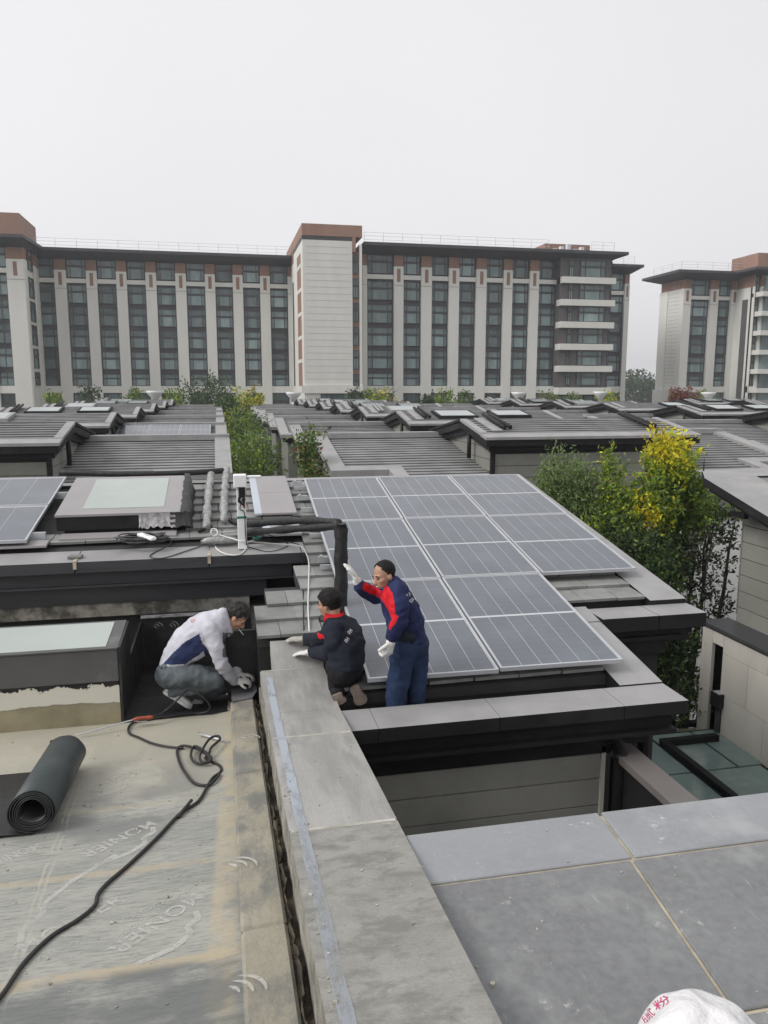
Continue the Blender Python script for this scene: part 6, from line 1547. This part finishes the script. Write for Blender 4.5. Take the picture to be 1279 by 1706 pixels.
# --- the crouching man on the black membrane
YA = 7.28
def A_(zx, zy, dy=0.): return aY(230 + zx / 5.116, 970 + zy / 5.116, YA + dy)
pa = thing('person', 'man in a pale grey jacket crouching at the kerb with a cigarette in his mouth', 'person', tuple(A_(320, 1060) + Vector((0, 0, H))))
YV = Vector((0, 1, 0))
def torso_rings(A, rows, lat_dir=YV):
    out = []
    for bk, fr, lw, dy in rows:
        p, q = A(*bk, dy), A(*fr, dy); out.append(ring((p + q) / 2, lat_dir * lw, (q - p) / 2))
    return out
rowsA = [((172, 752), (400, 706), .165, 0), ((185, 690), (450, 680), .175, 0), ((225, 575), (520, 640), .18, 0), ((310, 430), (620, 580), .19, 0), ((430, 320), (715, 520), .195, 0), ((560, 262), (760, 440), .175, 0), ((660, 240), (770, 400), .12, 0), ((715, 245), (775, 395), .075, 0)]
sN = [A_(610, 400, -.14), A_(668, 560, -.2), A_(712, 700, -.2), A_(765, 775, -.15), A_(812, 838, -.1)]
sF = [A_(690, 400, .14), A_(760, 560, .2), A_(800, 670, .18), A_(850, 770, .08)]
jb = MB(); jb.loft(torso_rings(A_, rowsA)); chain(jb, sN, [.078, .07, .062, .055, .043]); chain(jb, sF, [.078, .066, .058, .042])
col = MB()
capsule(jb, A_(722, 262, -.02), A_(770, 430, -.03), .05, .04); capsule(jb, A_(722, 262, .04), A_(775, 425, .03), .05, .04)
mj = solid(jb, .0095, 3, .0085, 8, 3, (1, .6, 1.3))
navyP = [(205, 705), (290, 610), (400, 505), (520, 440), (548, 520), (560, 580), (520, 620), (440, 670), (400, 700)]
stripe = [(548, 520), (585, 560), (640, 720), (600, 700), (560, 600)]
def slotA(c, nn):
    x, y = project(c); zx, zy = (x - 230) * 5.116, (y - 970) * 5.116
    if min((c - p).length for p in sN) < .072 and zx > 545: return 0
    if abs(nn.y) > .25 and inpoly(zx, zy, navyP): return 1
    if nn.y < 0 and inpoly(zx, zy, stripe): return 1
    if zx > 720 and 430 < zy < 640 and c.y < YA + .1 and nn.x > .2: return 2
    return 0
bA = MB()
hc = A_(838, 292); W, f_, l_v, u_ = head(bA, hc, Vector((.62, -.12, -.72)), Vector((.75, -.05, .62)), 1.0)
chain(bA, [hc + (W(-.03, 0, -.06) - hc), A_(735, 330), A_(640, 430)], [.056, .058, .085])
tr = torso_rings(A_, [((200, 740), (400, 700), .14, 0), ((250, 575), (500, 630), .15, 0), ((335, 440), (600, 570), .16, 0), ((450, 335), (700, 505), .165, 0), ((600, 290), (740, 410), .11, 0)])
bA.loft(tr); chain(bA, sN + [A_(850, 850, -.08)], [.06, .05, .045, .036, .028, .026]); chain(bA, sF + [A_(875, 800, .05)], [.06, .048, .04, .028, .026])
legN = [A_(265, 790, -.1), A_(480, 800, -.15), A_(655, 838, -.16)]; shN = [A_(655, 845, -.16), A_(450, 900, -.13), A_(290, 930, -.11)]
legF = [A_(300, 790, .1), A_(560, 810, .17), A_(765, 850, .2)]; shF = [A_(765, 865, .2), A_(600, 930, .16), A_(430, 965, .12)]
chain(bA, legN, [.1, .08, .058]); chain(bA, shN, [.055, .05, .036]); chain(bA, legF, [.1, .08, .058]); chain(bA, shF, [.055, .05, .036])
ellip(bA, A_(275, 775), [Vector((.1, 0, 0)), Vector((0, .16, 0)), Vector((0, 0, .09))])
chain(bA, [A_(290, 930, -.11), A_(272, 962, -.11), A_(395, 1035, -.12)], [.03, .022, .014]); chain(bA, [A_(430, 965, .12), A_(412, 1000, .12), A_(500, 1040, .12)], [.03, .022, .014])
hand(bA, A_(838, 848, -.085), Vector((.9, .05, .0)), Vector((.0, .25, -1)), .9, .74, r=.0075); hand(bA, A_(862, 795, .06), Vector((.9, -.05, .0)), Vector((0, -.2, -1)), .9, .74, r=.0075)
place(solid(bA, .0085, 2), 'body', M['skin'], pa); face_bits(pa, W)
hair(pa, W, f_, l_v, u_, M['hair_grey'], back=-.075, seed=4, front=.068, thick=1.12, rough=.012)
oj = place(mj, 'jacket', [M['lilac'], M['navy_panel'], M['teal']], pa, slotA)
tb = MB()
ellip(tb, A_(270, 775), [Vector((.125, 0, .02)), Vector((0, .185, 0)), Vector((0, 0, .11))])
chain(tb, legN, [.125, .108, .08]); chain(tb, shN, [.078, .072, .056]); chain(tb, legF, [.125, .105, .078]); chain(tb, shF, [.076, .072, .056])
place(solid(tb, .0105, 2, .012, 9, 8, (1.4, .7, 1)), 'trousers', M['teal'], pa)
for q, (heel, toe, dy) in enumerate((((222, 925), (455, 1062), -.115), ((410, 985), (560, 1062), .12))):
    s_ = MB(); a, c = A_(*heel, dy), A_(*toe, dy); shoe(s_, a, c, Vector((.5, 0, .8)), 1.0); place(solid(s_, .008, 2), 'shoe', M['shoe_w'], pa); sole_of(pa, a, c, Vector((.5, 0, .8)), M['shoe_w'])
for wr_, fd, pn in ((A_(838, 848, -.085), Vector((.9, .05, 0)), Vector((0, .25, -1))), (A_(862, 795, .06), Vector((.9, -.05, 0)), Vector((0, -.2, -1)))):
    g_ = MB(); hand(g_, wr_, fd, pn, .9, 1.06, r=.0118); place(solid(g_, .006, 2), 'glove', M['glove'], pa)
b = MB(); b.tube([W(.1, .0, -.064), W(.18, .01, -.075)], .0045, 8); b.build('cigarette', M['white_paint'], pa)
decal(pa, oj, strokes(320, 1034, GLYPH + [(.6, -.5, .6, .4), (.5, 0, 1.1, -.2), (.8, -.5, .75, .5)], 6, 5, -.5, 1.2), M['red_print'])
for zx in (198, 232):
    b = MB(); p = A_(zx, 728, -.175); b.tube([p, p + Vector((0, -.006, 0))], .009, 8); b.build('button', M['eye'], pa)

# --- the kneeling man with the red collar
def B_(zx, zy, Y): return aY(470 + zx / 4.92, 920 + zy / 4.92, Y)
pk = thing('person', 'kneeling man in a blue black jacket with a red collar reaching onto the parapet', 'person', tuple(B_(540, 1150, 5.95) + Vector((0, 0, H))))
latB = Vector((.55, .83, 0)).normalized(); depB = Vector((-.83, .55, 0)).normalized()
spB = [(530, 925, 6.02, .165, .13), (528, 840, 6.05, .17, .13), (520, 740, 6.1, .195, .14), (495, 650, 6.16, .21, .13), (470, 590, 6.22, .19, .115), (445, 545, 6.26, .11, .09), (432, 515, 6.28, .075, .075)]
armL = [B_(425, 640, 6.06), B_(425, 740, 6.0), B_(400, 810, 6.1), B_(330, 830, 6.45), B_(248, 822, 6.72)]
armR = [B_(430, 620, 6.38), B_(350, 690, 6.5), B_(290, 730, 6.65), B_(200, 715, 6.86)]
jb = MB(); jb.loft([ring(B_(x, y, Y), latB * a, depB * c) for x, y, Y, a, c in spB]); chain(jb, armL, [.082, .075, .07, .06, .046]); chain(jb, armR, [.08, .068, .062, .046])
mj = solid(jb, .0105, 2, .012, 8, 5, (1, 1, 1.2))
bB = MB(); hc = B_(385, 425, 6.3); W, f_, l_v, u_ = head(bB, hc, Vector((-.80, .60, -.18)), Vector((-.15, .08, 1)), .92)
chain(bB, [W(-.03, 0, -.06), B_(430, 540, 6.27), B_(470, 660, 6.18)], [.056, .056, .06])
bB.loft([ring(B_(x, y, Y), latB * a * .84, depB * c * .84) for x, y, Y, a, c in spB[:-1]]); chain(bB, armL, [.06, .055, .05, .04, .03]); chain(bB, armR, [.06, .05, .045, .03])
th1 = [B_(470, 960, 6.0), B_(455, 1090, 6.05)]; sk1 = [B_(460, 1095, 6.04), B_(455, 1150, 5.99)]; th2 = [B_(575, 960, 6.1), B_(530, 1070, 6.2)]; sk2 = [B_(535, 1085, 6.16), B_(592, 1140, 5.99)]
ellip(bB, B_(525, 955, 6.03), [latB * .15, depB * .12, Vector((0, 0, .1))])
for q in (th1, th2): chain(bB, q, [.09, .06])
for q in (sk1, sk2): chain(bB, q, [.055, .036])
chain(bB, [B_(450, 1150, 6.0), B_(462, 1190, 5.99)], [.03, .016]); chain(bB, [B_(595, 1140, 6.0), B_(632, 1185, 5.99)], [.03, .016])
hL, hR = (armL[-1], Vector((-.75, .45, -.12)), Vector((0, 0, -1))), (armR[-1], Vector((-.85, .3, 0)), Vector((0, .1, -1)))
for w_, d_, n_ in (hL, hR): hand(bB, w_ + d_.normalized() * .02, d_, n_, .25, .74, r=.0075)
place(solid(bB, .0085, 2), 'body', M['skin'], pk); face_bits(pk, W)
hair(pk, W, f_, l_v, u_, M['hair'], back=-.1, seed=9, front=.07, thick=1.17, rough=.007)
oj = place(mj, 'jacket', [M['ink'], M['red']], pk, lambda c, n: 1 if inpoly((project(c)[0] - 470) * 4.92, (project(c)[1] - 920) * 4.92, [(285, 660), (330, 670), (345, 705), (300, 712)]) else 0)
b = MB(); c0 = B_(428, 520, 6.28); K = 18                       # turned up red collar
for i in range(K + 1):
    a = -2.5 + 5.0 * i / K; o_ = -depB * cos(a) + latB * sin(a)
    b.v += [tuple(c0 + o_ * .085 + Vector((0, 0, -.04))), tuple(c0 + o_ * .077 + Vector((0, 0, .035))), tuple(c0 + o_ * .098 + Vector((0, 0, -.035)))]
for i in range(K):
    for j in range(2):
        q = ((0, 1), (1, 2))[j]; b.f.append((3 * i + q[0], 3 * i + q[1], 3 * i + 3 + q[1], 3 * i + 3 + q[0])); b.m.append(0); b.sm.append(True)
co = b.build('collar', M['red'], pk); sm_ = co.modifiers.new('t', 'SOLIDIFY'); sm_.thickness = .008
tb = MB(); ellip(tb, B_(525, 955, 6.03), [latB * .18, depB * .125, Vector((0, 0, .125))])
for q in (th1, th2): chain(tb, q, [.105, .075])
for q in (sk1, sk2): chain(tb, q, [.072, .058])
place(solid(tb, .0105, 2, .011, 9, 2), 'trousers', M['ink_trousers'], pk)
for heel, toe, Y in (((585, 1095), (660, 1240), 5.93), ((445, 1160), (480, 1240), 5.93)):
    a, c = B_(*heel, Y), B_(*toe, Y); s_ = MB(); shoe(s_, a, c, Vector((.1, 1, .25)), 1.0); place(solid(s_, .008, 2), 'shoe', M['shoe_dark'], pk); sole_of(pk, a, c, Vector((.1, 1, .25)), M['sole'], 1.15)
for (w_, d_, n_), mt in ((hL, 'glove'), (hR, 'glove_dirty')):
    g_ = MB(); hand(g_, w_ + d_.normalized() * .02, d_, n_, .25, 1.06, r=.0118); place(solid(g_, .006, 2), 'glove', M[mt], pk)
for cx, cy in ((583, 1052), (578, 1066)): decal(pk, oj, strokes(cx, cy, GLYPH, 7, 8, .6, 1.1), M['white_print'])

# --- the standing man with red shoulders
YC = 5.83
def C_(zx, zy, dy=0.): return aY(470 + zx / 4.92, 920 + zy / 4.92, YC + dy)
ps = thing('person', 'smiling man in a navy jacket with red shoulders standing before the solar array', 'person', (C_(1000, 1100).x, YC, -2.94 + H))
rowsC = [((1178, 690), (900, 740), .165, 0), ((1165, 620), (890, 660), .165, 0), ((1140, 520), (862, 590), .17, 0), ((1105, 420), (835, 480), .19, 0), ((1040, 310), (812, 390), .20, 0), ((985, 240), (806, 340), .165, 0), ((925, 225), (815, 318), .08, 0)]
armN = [C_(945, 320, -.15), C_(958, 430, -.22), C_(955, 560, -.25), C_(920, 640, -.24), C_(895, 700, -.22)]
armF = [C_(850, 320, .15), C_(770, 350, .2), C_(720, 335, .17), C_(632, 275, .08)]
jb = MB(); jb.loft(torso_rings(C_, rowsC)); chain(jb, armN, [.08, .075, .068, .058, .045]); chain(jb, armF, [.08, .07, .062, .046])
capsule(jb, C_(925, 245, -.02), C_(835, 318, -.03), .045, .04); capsule(jb, C_(925, 245, .03), C_(835, 318, .03), .045, .04)
mj = solid(jb, .0105, 2, .012, 8, 1, (1, .7, 1.5))
redP = [(855, 262), (900, 330), (922, 430), (925, 505), (948, 530), (932, 580), (885, 640), (868, 610), (900, 545), (872, 480), (822, 400), (800, 372), (815, 330)]
redArm = [(668, 245), (780, 285), (812, 330), (800, 372), (700, 330), (655, 300)]
def slotC(c, nn):
    x, y = project(c); zx, zy = (x - 470) * 4.92, (y - 920) * 4.92
    if inpoly(zx, zy, redArm): return 1
    if inpoly(zx, zy, redP) and nn.y < .3: return 1
    return 0
bC = MB(); HS = .9; hc = C_(836, 192); W, f_, l_v, u_ = head(bC, hc, Vector((-.88, -.40, -.22)), Vector((-.28, .02, 1)), HS)
chain(bC, [W(-.03, 0, -.06), C_(880, 290), C_(930, 380)], [.056, .06, .09])
bC.loft(torso_rings(C_, [(tuple(x + 25 * (-1 if i else 1) * -1 for x in ()) or bk, fr, lw * .84, dy) for i, (bk, fr, lw, dy) in enumerate([((1150, 690), (930, 735), .165, 0), ((1140, 620), (915, 655), .165, 0), ((1115, 520), (890, 580), .17, 0), ((1080, 425), (862, 475), .19, 0), ((1015, 320), (840, 385), .19, 0), ((960, 250), (830, 335), .15, 0)])]))
chain(bC, armN, [.06, .055, .048, .04, .03]); chain(bC, armF, [.06, .05, .044, .03])
lgN = [C_(1005, 740, -.085), C_(970, 960, -.05), C_(930, 1190, -.01), C_(920, 1420, .0)]; lgF = [C_(1090, 740, .06), C_(1106, 960, .05), C_(1100, 1190, .04), C_(1098, 1400, .03)]
lgN[-1].z = lgF[-1].z = -2.86; lgN[-1].x = lgN[2].x - .01; lgF[-1].x = lgF[2].x; lgN[-1].y = lgN[2].y; lgF[-1].y = lgF[2].y
ellip(bC, C_(1045, 730), [Vector((.12, 0, 0)), Vector((0, .15, 0)), Vector((0, 0, .1))])
for q in (lgN, lgF): chain(bC, q, [.09, .068, .052, .04])
for q in (lgN, lgF): chain(bC, [q[-1], q[-1] + Vector((-.14, 0, -.04))], [.036, .024])
gN = (armN[-1], Vector((-.2, -.05, -1)), Vector((-.6, .7, .1))); gF = (armF[-1], Vector((-.42, -.05, .9)), Vector((-.85, .1, -.4)))
hand(bC, gN[0] + gN[1].normalized() * .02, gN[1], gN[2], .75, .74, r=.0075); hand(bC, gF[0] + gF[1].normalized() * .02, gF[1], gF[2], .28, .74, r=.0075)
place(solid(bC, .0085, 2), 'body', M['skin'], ps); face_bits(ps, W)
b = MB(); b.tube([W(.097, -.022, -.060), W(.105, 0, -.064), W(.097, .022, -.060)], [.002, .0045, .002], 6); b.build('teeth', M['white_paint'], ps)
hair(ps, W, f_, l_v, u_, M['hair'], cutz=.035, back=-.06, seed=2, front=.048, thick=1.04, rough=.003, ztop=.3)
oj = place(mj, 'jacket', [M['navy'], M['red']], ps, slotC)
tb = MB(); ellip(tb, C_(1045, 730), [Vector((.145, 0, 0)), Vector((0, .17, 0)), Vector((0, 0, .12))])
chain(tb, lgN, [.112, .092, .079, .072]); chain(tb, lgF, [.11, .085, .068, .066])
place(solid(tb, .0105, 2, .011, 8, 6, (1, 1, 1.1)), 'trousers', M['jean'], ps)
for q in (lgN, lgF):
    a = q[-1] + Vector((.06, 0, -.075)); c = a + Vector((-.26, 0, 0)); s_ = MB(); shoe(s_, a, c, Vector((0, 0, 1))); place(solid(s_, .008, 2), 'shoe', M['shoe_dark'], ps)
for w_, d_, n_, cu in ((*gN, 1.25), (*gF, .32)):
    g_ = MB(); hand(g_, w_ + d_.normalized() * .02, d_, n_, cu, 1.16, r=.0135); place(solid(g_, .006, 2), 'glove', M['glove'], ps)
b = MB(); capsule(b, C_(960, 690, -.2), C_(1060, 700, -.19), .035, .04); capsule(b, C_(1000, 670, -.215), C_(1068, 735, -.2), .02, .018); place(solid(b, .01, 2), 'pouch', M['ink'], ps)
for cx, cy in ((681, 991), (686, 1000)): decal(ps, oj, strokes(cx, cy, GLYPH, 7, 7, .6, 1.1), M['white_print'])
# pink characters on the sack
skme = sk_o
def text_decal(host, root, body, p, q, hgt, mat):
    cu = bpy.data.curves.new('lettering', 'FONT'); cu.body = body; cu.resolution_u = 3; ob = bpy.data.objects.new('lettering', cu); COL.objects.link(ob)
    dg = bpy.context.evaluated_depsgraph_get(); me = bpy.data.meshes.new_from_object(ob.evaluated_get(dg)); bpy.data.objects.remove(ob); bpy.data.curves.remove(cu)
    if not me.vertices: return
    xs = [v.co.x for v in me.vertices]; ys = [v.co.y for v in me.vertices]; w = max(xs) - min(xs); h = max(ys) - min(ys)
    ux_, uy_ = (q[0] - p[0]), (q[1] - p[1]); L_ = math.hypot(ux_, uy_); vx, vy = uy_ / L_ * hgt, -ux_ / L_ * hgt
    dgm = host.evaluated_get(dg).to_mesh(); o = Vector(ORG[host.name]) - Vector((0, 0, H))
    bv = BVHTree.FromPolygons([v.co + o for v in dgm.vertices], [list(p_.vertices) for p_ in dgm.polygons])
    b = MB(); ok = {}
    for v in me.vertices:
        a, c = (v.co.x - min(xs)) / w, (v.co.y - min(ys)) / h
        r = ray(p[0] + ux_ * a + vx * c, p[1] + uy_ * a + vy * c).normalized(); hh = bv.ray_cast(Vector((0, 0, 0)), r)
        ok[v.index] = hh[0] is not None; b.v.append(tuple((hh[0] if hh[0] else r * 2) - r * .004))
    for p_ in me.polygons:
        if all(ok[i] for i in p_.vertices): b.f.append(tuple(p_.vertices)); b.m.append(0); b.sm.append(False)
    if b.f: b.build('print', mat, root)
text_decal(sk_o, t_sack, '腻', (1074, 1705), (1092, 1690), 16, M['pink']); text_decal(sk_o, t_sack, '粉', (1094, 1684), (1118, 1668), 16, M['pink'])

# ------------------------------------------------------------------ haze: one closed box of thin even air round the place
hb = MB(); hb.box(-420, 420, -120, 520, -H - 1, 22.5)
hz_o = hb.build('haze', [], zadd=H); tag(hz_o, 'thin grey autumn haze', 'haze', kind='stuff')
m = bpy.data.materials.new('haze'); m.use_nodes = True; n, l = m.node_tree.nodes, m.node_tree.links
n.remove(n['Principled BSDF']); pv = n.new('ShaderNodeVolumePrincipled'); pv.inputs['Color'].default_value = (.86, .88, .92, 1); pv.inputs['Density'].default_value = HAZE; pv.inputs['Anisotropy'].default_value = .3
l.new(pv.outputs[0], n['Material Output'].inputs['Volume']); hz_o.data.materials.append(m)
